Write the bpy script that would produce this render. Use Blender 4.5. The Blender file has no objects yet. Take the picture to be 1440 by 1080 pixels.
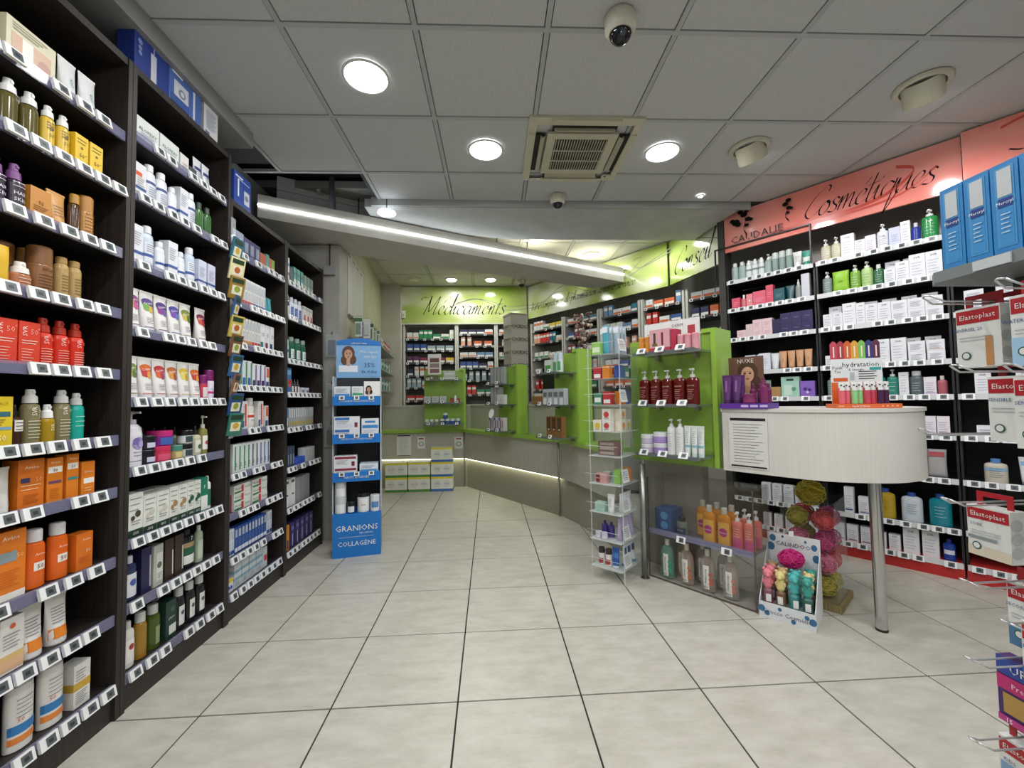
import bpy, math, random
from mathutils import Vector, Matrix
random.seed(7)
R = math.radians
SC = bpy.context.scene
COL = SC.collection

# ------------------------------------------------------------------ camera
CAMH = 1.2058
YAW, PITCH, ROLL = 0.0550, 0.0401, -0.0157
cd = bpy.data.cameras.new('camera'); cam = bpy.data.objects.new('camera', cd); COL.objects.link(cam)
cd.sensor_fit = 'HORIZONTAL'; cd.sensor_width = 36.0; cd.lens = 581.37 * 36.0 / 1440.0
cd.clip_start = 0.05; cd.clip_end = 60
fw = Vector((math.sin(YAW) * math.cos(PITCH), math.cos(YAW) * math.cos(PITCH), math.sin(PITCH)))
r0 = Vector((math.cos(YAW), -math.sin(YAW), 0)); u0 = r0.cross(fw)
rr = r0 * math.cos(ROLL) + u0 * math.sin(ROLL); uu = u0 * math.cos(ROLL) - r0 * math.sin(ROLL)
cam.matrix_world = Matrix(((rr.x, uu.x, -fw.x, 0), (rr.y, uu.y, -fw.y, 0), (rr.z, uu.z, -fw.z, CAMH), (0, 0, 0, 1)))
SC.camera = cam

# ------------------------------------------------------------------ world, exposure
w = bpy.data.worlds.new('world'); SC.world = w; w.use_nodes = True
w.node_tree.nodes['Background'].inputs[0].default_value = (0.75, 0.85, 1, 1)
w.node_tree.nodes['Background'].inputs[1].default_value = 0.3
SC.view_settings.view_transform = 'Standard'; SC.view_settings.look = 'None'
SC.view_settings.gamma = 1.0; SC.view_settings.use_curve_mapping = False
SC.view_settings.exposure = 0.0
SC.cycles.transparent_max_bounces = 24
LAMP_W = 9.6      # each round LED downlight
FAR_W = 6.0        # lights of the rear room
CZ = 2.894         # ceiling of the shop
CZ2 = 3.0          # ceiling behind the counter

# ------------------------------------------------------------------ materials
def lin(h):
    h = h.lstrip('#'); o = []
    if len(h) == 3: h = ''.join(c * 2 for c in h)
    for i in (0, 2, 4):
        c = int(h[i:i + 2], 16) / 255
        o.append(c / 12.92 if c <= .04045 else ((c + .055) / 1.055) ** 2.4)
    return (*o, 1)
_m = {}
def M(h, rough=.45, metal=0, kind='', spec=.5):
    k = (h, rough, metal, kind, spec)
    if k in _m: return _m[k]
    m = bpy.data.materials.new('mat_' + h.lstrip('#') + kind); _m[k] = m; m.use_nodes = True
    nt = m.node_tree; N = nt.nodes; L = nt.links; b = N['Principled BSDF']
    b.inputs['Roughness'].default_value = rough; b.inputs['Metallic'].default_value = metal
    b.inputs['Specular IOR Level'].default_value = spec
    c = lin(h)
    if kind == '':
        no = N.new('ShaderNodeTexNoise'); no.inputs['Scale'].default_value = 35; no.inputs['Detail'].default_value = 2
        tc = N.new('ShaderNodeTexCoord'); L.new(tc.outputs['Object'], no.inputs['Vector'])
        mx = N.new('ShaderNodeMix'); mx.data_type = 'RGBA'
        mx.inputs['A'].default_value = tuple(x * .94 for x in c[:3]) + (1,)
        mx.inputs['B'].default_value = tuple(min(1, x * 1.05) for x in c[:3]) + (1,)
        L.new(no.outputs['Fac'], mx.inputs['Factor']); L.new(mx.outputs['Result'], b.inputs['Base Color'])
    else:
        b.inputs['Base Color'].default_value = c
    return m
def MN(name, build):
    m = bpy.data.materials.new(name); m.use_nodes = True
    build(m.node_tree, m.node_tree.nodes['Principled BSDF'], m.node_tree.nodes.new, m.node_tree.links.new); return m
def emis(name, h, s):
    def f(nt, b, N, L):
        b.inputs['Base Color'].default_value = (0.8, 0.8, 0.8, 1)
        b.inputs['Emission Color'].default_value = lin(h); b.inputs['Emission Strength'].default_value = s
    return MN(name, f)
def ramp(N, stops):
    r = N('ShaderNodeValToRGB'); e = r.color_ramp.elements
    while len(e) < len(stops): e.new(.5)
    for i, (p, c) in enumerate(stops): e[i].position = p; e[i].color = lin(c)
    return r
def clear(name, h, alpha, rough=.05, edge=.35):
    m = bpy.data.materials.new(name); m.use_nodes = True; nt = m.node_tree; N = nt.nodes; L = nt.links
    b = N['Principled BSDF']; b.inputs['Base Color'].default_value = lin(h); b.inputs['Roughness'].default_value = rough
    t = N.new('ShaderNodeBsdfTransparent'); t.inputs[0].default_value = (.97, .98, .98, 1)
    mx = N.new('ShaderNodeMixShader'); lw = N.new('ShaderNodeLayerWeight'); lw.inputs[0].default_value = .5
    fr = N.new('ShaderNodeMath'); fr.operation = 'POWER'; fr.inputs[1].default_value = 4; L.new(lw.outputs['Facing'], fr.inputs[0])
    ma = N.new('ShaderNodeMath'); ma.operation = 'MULTIPLY_ADD'; ma.use_clamp = True; ma.inputs[1].default_value = edge; ma.inputs[2].default_value = alpha
    L.new(fr.outputs[0], ma.inputs[0]); L.new(ma.outputs[0], mx.inputs[0]); L.new(t.outputs[0], mx.inputs[1]); L.new(b.outputs[0], mx.inputs[2])
    L.new(mx.outputs[0], N['Material Output'].inputs[0]); return m
ACR = clear('clear_acrylic', '#d8dede', .02, edge=.22)
ACRS = clear('smoked_acrylic', '#7d7468', .09, edge=.25)
ACRE = clear('acrylic_edge', '#e8eeee', .35)
CLR = clear('clear_plastic', '#dfe6e6', .25)

def wood(name, c1, c2, rough, scale=(40, 40, 1.5)):
    def f(nt, b, N, L):
        tc = N('ShaderNodeTexCoord'); mp = N('ShaderNodeMapping'); mp.inputs['Scale'].default_value = scale
        L(tc.outputs['Object'], mp.inputs[0]); no = N('ShaderNodeTexNoise'); no.inputs['Scale'].default_value = 3; no.inputs['Detail'].default_value = 6
        L(mp.outputs[0], no.inputs['Vector']); r = ramp(N, [(.3, c1), (.7, c2)]); L(no.outputs['Fac'], r.inputs[0]); L(r.outputs[0], b.inputs['Base Color'])
        b.inputs['Roughness'].default_value = rough
    return MN(name, f)
DARK = wood('dark_wenge_laminate', '#211c1a', '#332c28', .5)
GREYLAM = wood('grey_green_laminate', '#a9a79b', '#b7b5a9', .45)
CREAM = wood('white_ribbed_laminate', '#cfcdc6', '#dddbd4', .4, (220, 220, 1))
BACKLAM = wood('grey_oak_laminate', '#8d8680', '#a39c95', .5)
def f_floor(nt, b, N, L):
    tc = N('ShaderNodeTexCoord'); oi = N('ShaderNodeObjectInfo'); va = N('ShaderNodeVectorMath'); va.operation = 'ADD'
    mu = N('ShaderNodeVectorMath'); mu.operation = 'SCALE'; mu.inputs['Scale'].default_value = 37.0
    L(oi.outputs['Location'], mu.inputs[0]); L(tc.outputs['Object'], va.inputs[0]); L(mu.outputs[0], va.inputs[1])
    mp = N('ShaderNodeMapping'); mp.inputs['Scale'].default_value = (4, 9, 4); L(va.outputs[0], mp.inputs[0])
    no = N('ShaderNodeTexNoise'); no.inputs['Scale'].default_value = 1.6; no.inputs['Detail'].default_value = 9; no.inputs['Roughness'].default_value = .65
    L(mp.outputs[0], no.inputs['Vector']); r = ramp(N, [(.3, '#aeaa9e'), (.55, '#bfbbb0'), (.75, '#c9c6bc')]); L(no.outputs['Fac'], r.inputs[0])
    L(r.outputs[0], b.inputs['Base Color']); b.inputs['Roughness'].default_value = .33
    rr_ = N('ShaderNodeMapRange'); rr_.inputs['To Min'].default_value = .26; rr_.inputs['To Max'].default_value = .44
    L(no.outputs['Fac'], rr_.inputs[0]); L(rr_.outputs[0], b.inputs['Roughness'])
FLOORM = MN('beige_stone_tile', f_floor)
def f_ceil(c1, c2):
    def f(nt, b, N, L):
        tc = N('ShaderNodeTexCoord'); mp = N('ShaderNodeMapping'); mp.inputs['Scale'].default_value = (60, 6, 6); L(tc.outputs['Object'], mp.inputs[0])
        no = N('ShaderNodeTexNoise'); no.inputs['Scale'].default_value = 4; no.inputs['Detail'].default_value = 8; L(mp.outputs[0], no.inputs['Vector'])
        r = ramp(N, [(.3, c1), (.7, c2)]); L(no.outputs['Fac'], r.inputs[0]); L(r.outputs[0], b.inputs['Base Color']); b.inputs['Roughness'].default_value = .8
        bp = N('ShaderNodeBump'); bp.inputs['Strength'].default_value = .15; L(no.outputs['Fac'], bp.inputs['Height']); L(bp.outputs[0], b.inputs['Normal'])
    return f
CEILM = MN('grey_ceiling_tile', f_ceil('#bcbebe', '#c8caca'))
CEIL2M = MN('pale_ceiling_tile', f_ceil('#bdbcae', '#c9c8ba'))
def f_paint(c1, c2):
    def f(nt, b, N, L):
        no = N('ShaderNodeTexNoise'); no.inputs['Scale'].default_value = 6; no.inputs['Detail'].default_value = 4
        tc = N('ShaderNodeTexCoord'); L(tc.outputs['Object'], no.inputs['Vector'])
        r = ramp(N, [(.35, c1), (.65, c2)]); L(no.outputs['Fac'], r.inputs[0]); L(r.outputs[0], b.inputs['Base Color']); b.inputs['Roughness'].default_value = .6
    return f
WALLM = MN('light_grey_paint', f_paint('#b4b3ad', '#bdbcb6'))
GREYP = MN('mid_grey_paint', f_paint('#8e8f8d', '#979896'))
BULKM = MN('soffit_paint', f_paint('#b0b3b2', '#bbbebd'))
def f_sign(stops, sc, loc=(0, 0, 0)):
    def f(nt, b, N, L):
        tc = N('ShaderNodeTexCoord'); mp = N('ShaderNodeMapping'); mp.inputs['Scale'].default_value = sc; mp.inputs['Location'].default_value = loc
        L(tc.outputs['Object'], mp.inputs[0])
        no = N('ShaderNodeTexNoise'); no.inputs['Scale'].default_value = 1; no.inputs['Detail'].default_value = 1.5; L(mp.outputs[0], no.inputs['Vector'])
        r = ramp(N, stops); L(no.outputs['Fac'], r.inputs[0]); L(r.outputs[0], b.inputs['Base Color'])
        b.inputs['Roughness'].default_value = .12
    return f
SIGNG = MN('lime_printed_panel', f_sign([(.32, '#8fa944'), (.48, '#b2c274'), (.62, '#e2e5d2')], (1.1, 1.1, 2.2)))
SIGNP = MN('coral_printed_panel', f_sign([(.3, '#e67568'), (.5, '#ec8c80'), (.7, '#f2aaa0')], (1.3, 1.3, 3.0)))
GREEN = M('#8fb548', .35)
GREEN2 = M('#98c24c', .3)
CHROME = M('#c8c8c8', .18, 1)
STEEL = M('#a8a8a4', .35, 1)
WHITE = M('#e9e9e7', .4)
BLACK = M('#0e0e10', .4)
SCREEN = M('#5c6264', .3)
RAIL = clear('lavender_price_rail', '#8f8fae', .45, .15)
GLASS = clear('glass_shelf', '#7d8a8a', .3)
LED = emis('led_strip', '#f4fbff', 14)
LEDW = emis('led_strip_warm', '#fbffd8', 7)
DISC = emis('led_disc', '#ffffff', 12)

# ------------------------------------------------------------------ mesh builder
_txt = {}
def txtmesh(s):
    if s in _txt: return _txt[s]
    cu = bpy.data.curves.new('t', 'FONT'); cu.body = s; cu.align_x = 'CENTER'; cu.resolution_u = 1
    ob = bpy.data.objects.new('t', cu); COL.objects.link(ob)
    bpy.context.view_layer.update()
    me = bpy.data.meshes.new_from_object(ob)
    vs = [(v.co.x, v.co.y - .35) for v in me.vertices]; fs = [tuple(p.vertices) for p in me.polygons]
    bpy.data.objects.remove(ob); bpy.data.curves.remove(cu); bpy.data.meshes.remove(me)
    _txt[s] = (vs, fs); return _txt[s]

class MB:
    def __init__(s): s.v = []; s.f = []; s.mi = []; s.sm = []; s.mats = []
    def mat(s, m):
        if m not in s.mats: s.mats.append(m)
        return s.mats.index(m)
    def poly(s, pts, m, smooth=False):
        b = len(s.v); s.v += [tuple(p) for p in pts]; s.f.append(tuple(range(b, b + len(pts)))); s.mi.append(s.mat(m)); s.sm.append(smooth)
    def mesh(s, vs, fs, m, smooth=False):
        b = len(s.v); s.v += [tuple(p) for p in vs]; k = s.mat(m)
        for f in fs: s.f.append(tuple(i + b for i in f)); s.mi.append(k); s.sm.append(smooth)
    def box(s, x0, x1, y0, y1, z0, z1, m, T=None):
        vs = [(x, y, z) for z in (z0, z1) for x, y in ((x0, y0), (x1, y0), (x1, y1), (x0, y1))]
        if T: vs = [T @ Vector(p) for p in vs]
        s.mesh(vs, [(3, 2, 1, 0), (4, 5, 6, 7), (0, 1, 5, 4), (1, 2, 6, 5), (2, 3, 7, 6), (3, 0, 4, 7)], m); return s
    def lathe(s, prof, m, seg=14, sx=1, sy=1, cx=0, cy=0, T=None, cap=True):
        cs = [(math.cos(2 * math.pi * i / seg), math.sin(2 * math.pi * i / seg)) for i in range(seg)]
        for k in range(len(prof) - 1):
            (ra, za), (rb, zb) = prof[k], prof[k + 1]
            mm = m(k) if callable(m) else m
            vs = [(cx + ra * sx * c, cy + ra * sy * q, za) for c, q in cs] + [(cx + rb * sx * c, cy + rb * sy * q, zb) for c, q in cs]
            if T: vs = [T @ Vector(p) for p in vs]
            s.mesh(vs, [(i, (i + 1) % seg, seg + (i + 1) % seg, seg + i) for i in range(seg)], mm, True)
        for (rad, z, fl) in ((prof[0][0], prof[0][1], 1), (prof[-1][0], prof[-1][1], 0)):
            if rad > 1e-5 and cap:
                vs = [(cx + rad * sx * c, cy + rad * sy * q, z) for c, q in cs]
                if T: vs = [T @ Vector(p) for p in vs]
                s.mesh(vs, [tuple(range(seg))[::-1] if fl else tuple(range(seg))], m(0) if callable(m) else m)
        return s
    def sphere(s, c, r, m, seg=10, rings=6, sc=(1, 1, 1)):
        vs = []; fs = []
        for j in range(rings + 1):
            a = math.pi * j / rings - math.pi / 2
            for i in range(seg):
                b = 2 * math.pi * i / seg
                vs.append((c[0] + r * sc[0] * math.cos(a) * math.cos(b), c[1] + r * sc[1] * math.cos(a) * math.sin(b), c[2] + r * sc[2] * math.sin(a)))
        for j in range(rings):
            for i in range(seg):
                fs.append((j * seg + i, j * seg + (i + 1) % seg, (j + 1) * seg + (i + 1) % seg, (j + 1) * seg + i))
        s.mesh(vs, fs, m, True); return s
    def tube(s, path, r, m, seg=6):
        P = [Vector(p) for p in path]; vs = []
        for i, p in enumerate(P):
            d = (P[min(i + 1, len(P) - 1)] - P[max(i - 1, 0)]).normalized()
            a = d.cross(Vector((0, 0, 1)))
            if a.length < .05: a = d.cross(Vector((0, 1, 0)))
            a.normalize(); b = d.cross(a)
            vs += [p + a * r * math.cos(2 * math.pi * k / seg) + b * r * math.sin(2 * math.pi * k / seg) for k in range(seg)]
        fs = [(i * seg + k, i * seg + (k + 1) % seg, (i + 1) * seg + (k + 1) % seg, (i + 1) * seg + k) for i in range(len(P) - 1) for k in range(seg)]
        fs += [tuple(range(seg))[::-1], tuple(range((len(P) - 1) * seg, len(P) * seg))]
        s.mesh(vs, fs, m, True); return s
    def prism(s, pts, z0, z1, m, mtop=None):
        n = len(pts)
        s.mesh([(x, y, z0) for x, y in pts] + [(x, y, z1) for x, y in pts], [(i, (i + 1) % n, n + (i + 1) % n, n + i) for i in range(n)] + [tuple(range(n))[::-1]], m)
        s.poly([(x, y, z1) for x, y in pts], mtop or m); return s
    def rect(s, x0, x1, z0, z1, m, mp, k=1):
        for i in range(k):
            a = x0 + (x1 - x0) * i / k; b = x0 + (x1 - x0) * (i + 1) / k
            s.poly([mp(a, z0), mp(b, z0), mp(b, z1), mp(a, z1)], m)
        return s
    def text(s, t, x, z, size, m, mp, rot=0):
        vs, fs = txtmesh(t); c, q = math.cos(rot), math.sin(rot)
        s.mesh([mp(x + size * (a * c - b * q), z + size * (a * q + b * c)) for a, b in vs], fs, m); return s
    def disc(s, x, z, r, m, mp, sx=1, n=14):
        s.poly([mp(x + r * sx * math.cos(2 * math.pi * i / n), z + r * math.sin(2 * math.pi * i / n)) for i in range(n)], m); return s
    def build(s, name):
        me = bpy.data.meshes.new(name); me.from_pydata(s.v, [], s.f)
        for m in s.mats: me.materials.append(m)
        me.polygons.foreach_set('material_index', s.mi); me.polygons.foreach_set('use_smooth', s.sm); me.update(); return me

def link(name, me, parent=None, loc=None, rz=None, **kw):
    o = bpy.data.objects.new(name, me); COL.objects.link(o)
    if parent: o.parent = parent
    if loc is not None: o.location = loc
    if rz is not None: o.rotation_euler = (0, 0, rz)
    for k, v in kw.items():
        if v is not None: o[k] = v
    return o
def part(name, mb, parent, **kw): return link(name, mb.build(name), parent, **kw)
def struct(name, mb=None, **kw): return link(name, mb.build(name) if mb else None, kind='structure', **kw)
def thing(name, label, cat, loc=(0, 0, 0), rz=0, group=None, mb=None):
    return link(name, mb.build(name) if mb else None, None, loc, rz, label=label, category=cat, group=group)
def flat(d):                       # map for the front face of a box of depth d
    return lambda x, z: (x, -d / 2 - .0007, z)
def cyl(a, b): return lambda x, z: ((a + .0006) * math.sin(x / a), -(b + .0006) * math.cos(x / a), z)

# ------------------------------------------------------------------ product kinds
PR = {}
KIND = {'s': 'sunscreen', 'h': 'hair_care', 't': 'toothbrush', 'm': 'mouthwash', 'c': 'cosmetics', 'w': 'skin_care', 'r': 'medicine', 'g': 'gift', 'b': 'trial_size', 'gr': 'supplement', 'k': 'milk', 'top': 'appliance', 'f': 'bath', 'p': 'plaster', 'n': 'perfume'}
def reg(key, name, cat, w, d, h, parts):
    pre = KIND.get(key.split('_')[0]); name = f'{pre}_{name}' if pre else name
    PR[key] = dict(name=name, cat=cat, w=w, d=d, h=h, parts=parts)
def prints(mb, w, h, mp, bands=(), txt=(), lines=(), k=1, discs=()):
    for i, b in enumerate(bands):
        x0, x1 = (b[3], b[4]) if len(b) > 3 else (-.5, .5)
        mb.rect(x0 * w, x1 * w, b[0] * h, b[1] * h, M(b[2], .4), (lambda x, z, i=i: (lambda p: (p[0], p[1] - .0004 * i, p[2]))(mp(x, z))), k)
    e_ = .0006 + .0004 * len(bands)
    def up(x, z): p = mp(x, z); return (p[0], p[1] - e_, p[2])
    for i, dd in enumerate(discs): mb.disc(dd[0] * w, dd[1] * h, dd[2], M(dd[3], .4), lambda x, z, i=i: (lambda p: (p[0], p[1] + .0004 - .0003 * i, p[2]))(up(x, z)))
    if discs: e_ += .0003 * len(discs)
    for (x0, x1, z0, z1, n, c) in lines:
        for i in range(n):
            z = z1 - (z1 - z0) * i / max(1, n - 1); e = x1 - (x1 - x0) * (.25 * ((i * 7) % 3) / 2)
            mb.rect(x0 * w, e * w, z * h - .0011, z * h + .0011, M(c, .5), up, k)
    for t in txt: mb.text(t[0], t[1] * w, t[2] * h, t[3], M(t[4], .5), up, t[5] if len(t) > 5 else 0)
def carton(key, w, d, h, c, bands=(), txt=(), lines=(), c2=None, discs=(), name='carton', cat='box'):
    a = MB().box(-w / 2, w / 2, -d / 2, d / 2, 0, h, M(c, .42))
    if c2: a.box(-w / 2 - .0004, w / 2 + .0004, -d / 2 + .001, d / 2, 0.001, h + .0004, M(c2, .45))
    ps = [(name, a.build(name))]
    if bands or txt or lines or discs:
        p = MB(); prints(p, w, h, flat(d), bands, txt, lines, discs=discs)
        for b in bands:
            if len(b) == 3:
                for sx in (-1, 1):
                    x = sx * (w / 2 + .0007)
                    p.poly([(x, -d / 2 * sx, b[0] * h), (x, d / 2 * sx, b[0] * h), (x, d / 2 * sx, b[1] * h), (x, -d / 2 * sx, b[1] * h)], M(b[2], .4))
        ps.append(('print', p.build('print')))
    reg(key, name, cat, w, d, h, ps)
def bottle(key, w, h, c, cap=('screw', '#e8e8e8'), dr=1, hb=.8, neck=.38, lab=None, txt=(), lines=(), bands=(), mat=None, sh=.08, seg=14, name='bottle', cat='bottle', discs=()):
    if cap[0] == 'spray': neck = max(neck, .6)
    a = w / 2; b = a * dr; H = hb * h; m = mat or M(c, .25)
    prof = [(.9 * a, 0), (a, .012 * h), (a, H * (1 - 2 * sh)), (a * .9, H * (1 - .8 * sh)), (max(neck, .6) * a, H * (1 - .25 * sh)), (neck * a, H)]
    bo = MB().lathe(prof, m, seg, 1, dr); ps = [(name, bo.build(name))]
    t, cc = cap; cm = M(cc, .35) if isinstance(cc, str) else cc; k = MB(); n = neck * a; top = h
    if t == 'screw': k.lathe([(n * 1.12, H - .002), (n * 1.12, top - .004), (n * .95, top)], cm, seg)
    elif t == 'disc': k.lathe([(a * .97, H * (1 - 2 * sh) + .001), (a * .97, top - .006), (a * .85, top)], cm, seg, 1, dr)
    elif t == 'spray':
        k.lathe([(n * 1.25, H - .002), (n * 1.15, H + (top - H) * .45), (n * .8, H + (top - H) * .55), (n * .72, top)], cm, seg)
        k.box(-.004, .004, -n * .72 - .003, 0, top - .013, top - .006, cm)
    elif t == 'pump':
        g = top - H
        k.lathe([(n * 1.2, H - .002), (n * 1.15, H + g * .3)], cm, seg); k.lathe([(n * .35, H + g * .3), (n * .35, top - .012)], cm, 8)
        k.lathe([(n * .9, top - .013), (n * .9, top - .002), (n * .7, top)], cm, 10); k.box(-.005, .005, -n * .9 - a * .55, 0, top - .011, top - .003, cm)
    elif t == 'dropper':
        k.lathe([(n * 1.1, H - .002), (n * 1.1, H + (top - H) * .45), (n * .6, H + (top - H) * .5), (n * .5, top - .006), (n * .25, top)], cm, 10)
    ps.append(('cap' if t != 'pump' else 'pump', k.build('cap')))
    if lab or txt or lines or bands:
        p = MB(); mp = cyl(a, b)
        if lab:
            arc = lab[3] if len(lab) > 3 else .9
            p.rect(-arc * a, arc * a, lab[0] * h, lab[1] * h, M(lab[2], .4), mp, 6)
        mp2 = lambda x, z: (lambda q: (q[0], q[1] - .0006, q[2]))(mp(x, z))
        for bd in bands:
            p.rect(-1.3 * a, 1.3 * a, bd[0] * h, bd[1] * h, M(bd[2], .4), mp2, 8)
        mp3 = lambda x, z: (lambda q: (q[0], q[1] - .0012, q[2]))(mp(x, z))
        prints(p, w, h, mp3, (), txt, lines, 3, discs)
        ps.append(('label', p.build('label')))
    reg(key, name, cat, w, w * dr, h, ps)
def tube(key, w, h, c, cap='#e8e8e8', bands=(), txt=(), lines=(), splash=(), capup=False, name='tube', flatw=1.06, cath=.12):
    m = M(c, .35); seg = 16; Hc = cath * h; rings = 6; vs = []; fs = []
    def ab(f): return (w / 2) * (.86 + (flatw - .86) * f), (w / 2) * (.8 * (1 - f) + .04)
    for j in range(rings + 1):
        f = j / rings; a, b = ab(f); z = Hc + (h * .95 - Hc) * f
        vs += [(a * math.cos(2 * math.pi * i / seg), b * math.sin(2 * math.pi * i / seg), z) for i in range(seg)]
    for j in range(rings):
        fs += [(j * seg + i, j * seg + (i + 1) % seg, (j + 1) * seg + (i + 1) % seg, (j + 1) * seg + i) for i in range(seg)]
    bo = MB(); bo.mesh(vs, fs, m, True)
    a, b = ab(1); bo.box(-a, a, -.0018, .0018, h * .945, h, m)
    k = MB().lathe([(w * .40, 0), (w * .42, .004), (w * .42, Hc), (w*.3, Hc + .001)], M(cap, .35), 14)
    def mp(x, z):
        f = min(1, max(0, (z - Hc) / (h * .95 - Hc))); A, B = ab(f); q = max(-.98, min(.98, x / A))
        return (x, -B * math.sqrt(1 - q * q) - .0012, z)
    ps = [(name, bo.build(name)), ('cap', k.build('cap'))]
    if bands or txt or lines or splash:
        p = MB()
        for i, s_ in enumerate(splash):      # blobs of printed colour
            x, z, rx, rz, cc = s_; q = [(x * w + rx * w * math.cos(t_) * (1 + .2 * math.sin(3 * t_ + i)), z * h + rz * h * math.sin(t_) * (1 + .15 * math.cos(2 * t_ + i))) for t_ in [2 * math.pi * u / 14 for u in range(14)]]
            n_ = len(q); c0 = mp(x * w, z * h)
            for u in range(n_):
                p.poly([(c0[0], c0[1] - .0003 * i, c0[2]), *[(lambda g: (g[0], g[1] - .0003 * i, g[2]))(mp(*q[v])) for v in (u, (u + 1) % n_)]], M(cc, .4))
        for bd in bands:
            steps = max(1, int((bd[1] - bd[0]) * 6))
            for u in range(steps):
                za = bd[0] + (bd[1] - bd[0]) * u / steps; zb = bd[0] + (bd[1] - bd[0]) * (u + 1) / steps
                x0, x1 = (bd[3], bd[4]) if len(bd) > 3 else (-.43, .43)
                p.rect(x0 * w, x1 * w, za * h, zb * h, M(bd[2], .4), mp, 6)
        mp3 = lambda x, z: (lambda q: (q[0], q[1] - .0012, q[2]))(mp(x, z))
        prints(p, w, h, mp3, (), txt, lines, 3)
        ps.append(('print', p.build('print')))
    reg(key, name, 'tube', w * 1.065, w * .84, h, ps)
def jar(key, w, h, c, lid, lab=None, txt=(), lf=.4):
    a = w / 2
    bo = MB().lathe([(a * .92, 0), (a, .004), (a, h * (1 - lf))], M(c, .25), 16)
    k = MB().lathe([(a * 1.02, h * (1 - lf)), (a * 1.02, h - .003), (a * .96, h)], M(lid, .3), 16)
    ps = [('jar', bo.build('jar')), ('lid', k.build('lid'))]
    if lab or txt:
        p = MB(); mp = cyl(a, a)
        if lab: p.rect(-.8 * a, .8 * a, lab[0] * h, lab[1] * h, M(lab[2], .4), mp, 6)
        mp3 = lambda x, z: (lambda q: (q[0], q[1] - .0008, q[2]))(mp(x, z))
        prints(p, w, h, mp3, (), txt, ()); ps.append(('label', p.build('label')))
    reg(key, 'jar', 'jar', w, w, h, ps)
def pouch(key, w, h, c, bands=(), txt=(), lines=(), name='pouch'):
    d = w * .45; vs = []; fs = []; seg = 16; rings = 7
    for j in range(rings + 1):
        f = j / rings; b = d / 2 * max(.04, (math.sin(math.pi * min(1, .12 + .88 * (1 - f) ** .8)) if f > .3 else .75 + .25 * f / .3)); a = w / 2 * (1 - .06 * math.sin(math.pi * f))
        vs += [(a * math.copysign(abs(math.cos(t)) ** .6, math.cos(t)), b * math.sin(t), h * f) for t in [2 * math.pi * i / seg for i in range(seg)]]
    for j in range(rings): fs += [(j * seg + i, j * seg + (i + 1) % seg, (j + 1) * seg + (i + 1) % seg, (j + 1) * seg + i) for i in range(seg)]
    fs.append(tuple(range(seg))[::-1]); bo = MB(); bo.mesh(vs, fs, M(c, .4), True); ps = [(name, bo.build(name))]
    if bands or txt or lines:
        p = MB(); prints(p, w, h, lambda x, z: (x, -d / 2 - .002, z), bands, txt, lines); ps.append(('print', p.build('print')))
    reg(key, name, 'pouch', w, d, h, ps)

def put(key, x, y, z, rz, label, group=None, tilt=None):
    p = PR[key]
    o = link(p['name'], p['parts'][0][1], None, (x, y, z), rz, label=label, category=p['cat'], group=group)
    if tilt: o.rotation_euler = (tilt[0], tilt[1], rz)
    for n, me in p['parts'][1:]: link(n, me, o)
    return o

class Bay:
    def __init__(s, name, n, D, a0, a1, zs): s.name = name; s.n = Vector((n[0], n[1], 0)).normalized(); s.t = Vector((-s.n.y, s.n.x, 0)); s.D = D; s.a0 = a0; s.a1 = a1; s.zs = zs; s.rz = math.atan2(s.n.y, s.n.x) + math.pi / 2
    def P(s, a, off, z): p = s.t * a + s.n * (s.D + off); return Vector((p.x, p.y, z))
ORD = ['top', 'second', 'third', 'fourth', 'fifth', 'sixth', 'seventh', 'eighth', 'ninth', 'tenth']
def ordn(bay, i): return 'bottom' if i == len(bay.zs) - 1 else ORD[i]
def row(bay, i, items, lo=0.0, hi=1.0, set_=.025, sq=True):
    """items: (kind, count, look, options); left to right along the bay"""
    z = bay.zs[i]; L0 = bay.a0 + .03 + (bay.a1 - bay.a0 - .06) * lo; L1 = bay.a0 + .03 + (bay.a1 - bay.a0 - .06) * hi
    tot = sum(PR[it[0]]['w'] * it[1] if it[0] else it[1] for it in items); cnt = sum(it[1] if it[0] else 0 for it in items)
    gap = max(.0015, (L1 - L0 - tot) / max(1, cnt)) if sq else .003
    if tot + gap * cnt > L1 - L0 + .02: print('ROW OVERFULL', bay.name, i, round(tot, 3), round(L1 - L0, 3))
    a = L0
    for it in items:
        if not it[0]: a += it[1]; continue
        k, c, look = it[:3]; o = it[3] if len(it) > 3 else {}; p = PR[k]
        lab = f"{look} on the {ordn(bay, i)} shelf, {bay.name}" if look else None
        for q in range(c):
            a += p['w'] / 2 + gap / 2
            for b in range(o.get('rows', 1)):
                for st in range(o.get('stack', 1)):
                    c_ = bay.P(a, -set_ - p['d'] / 2 - b * (p['d'] + .006) - o.get('in', 0), z + .0127 + st * (p['h'] + .0009))
                    put(k, c_.x, c_.y, c_.z, bay.rz + R(random.uniform(-2.5, 2.5)) * (gap > .004) + R(o.get('rot', 0)), lab, f"{look.rstrip(',')}, {ordn(bay, i)} shelf, {bay.name}")
            a += p['w'] / 2 + gap / 2
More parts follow.
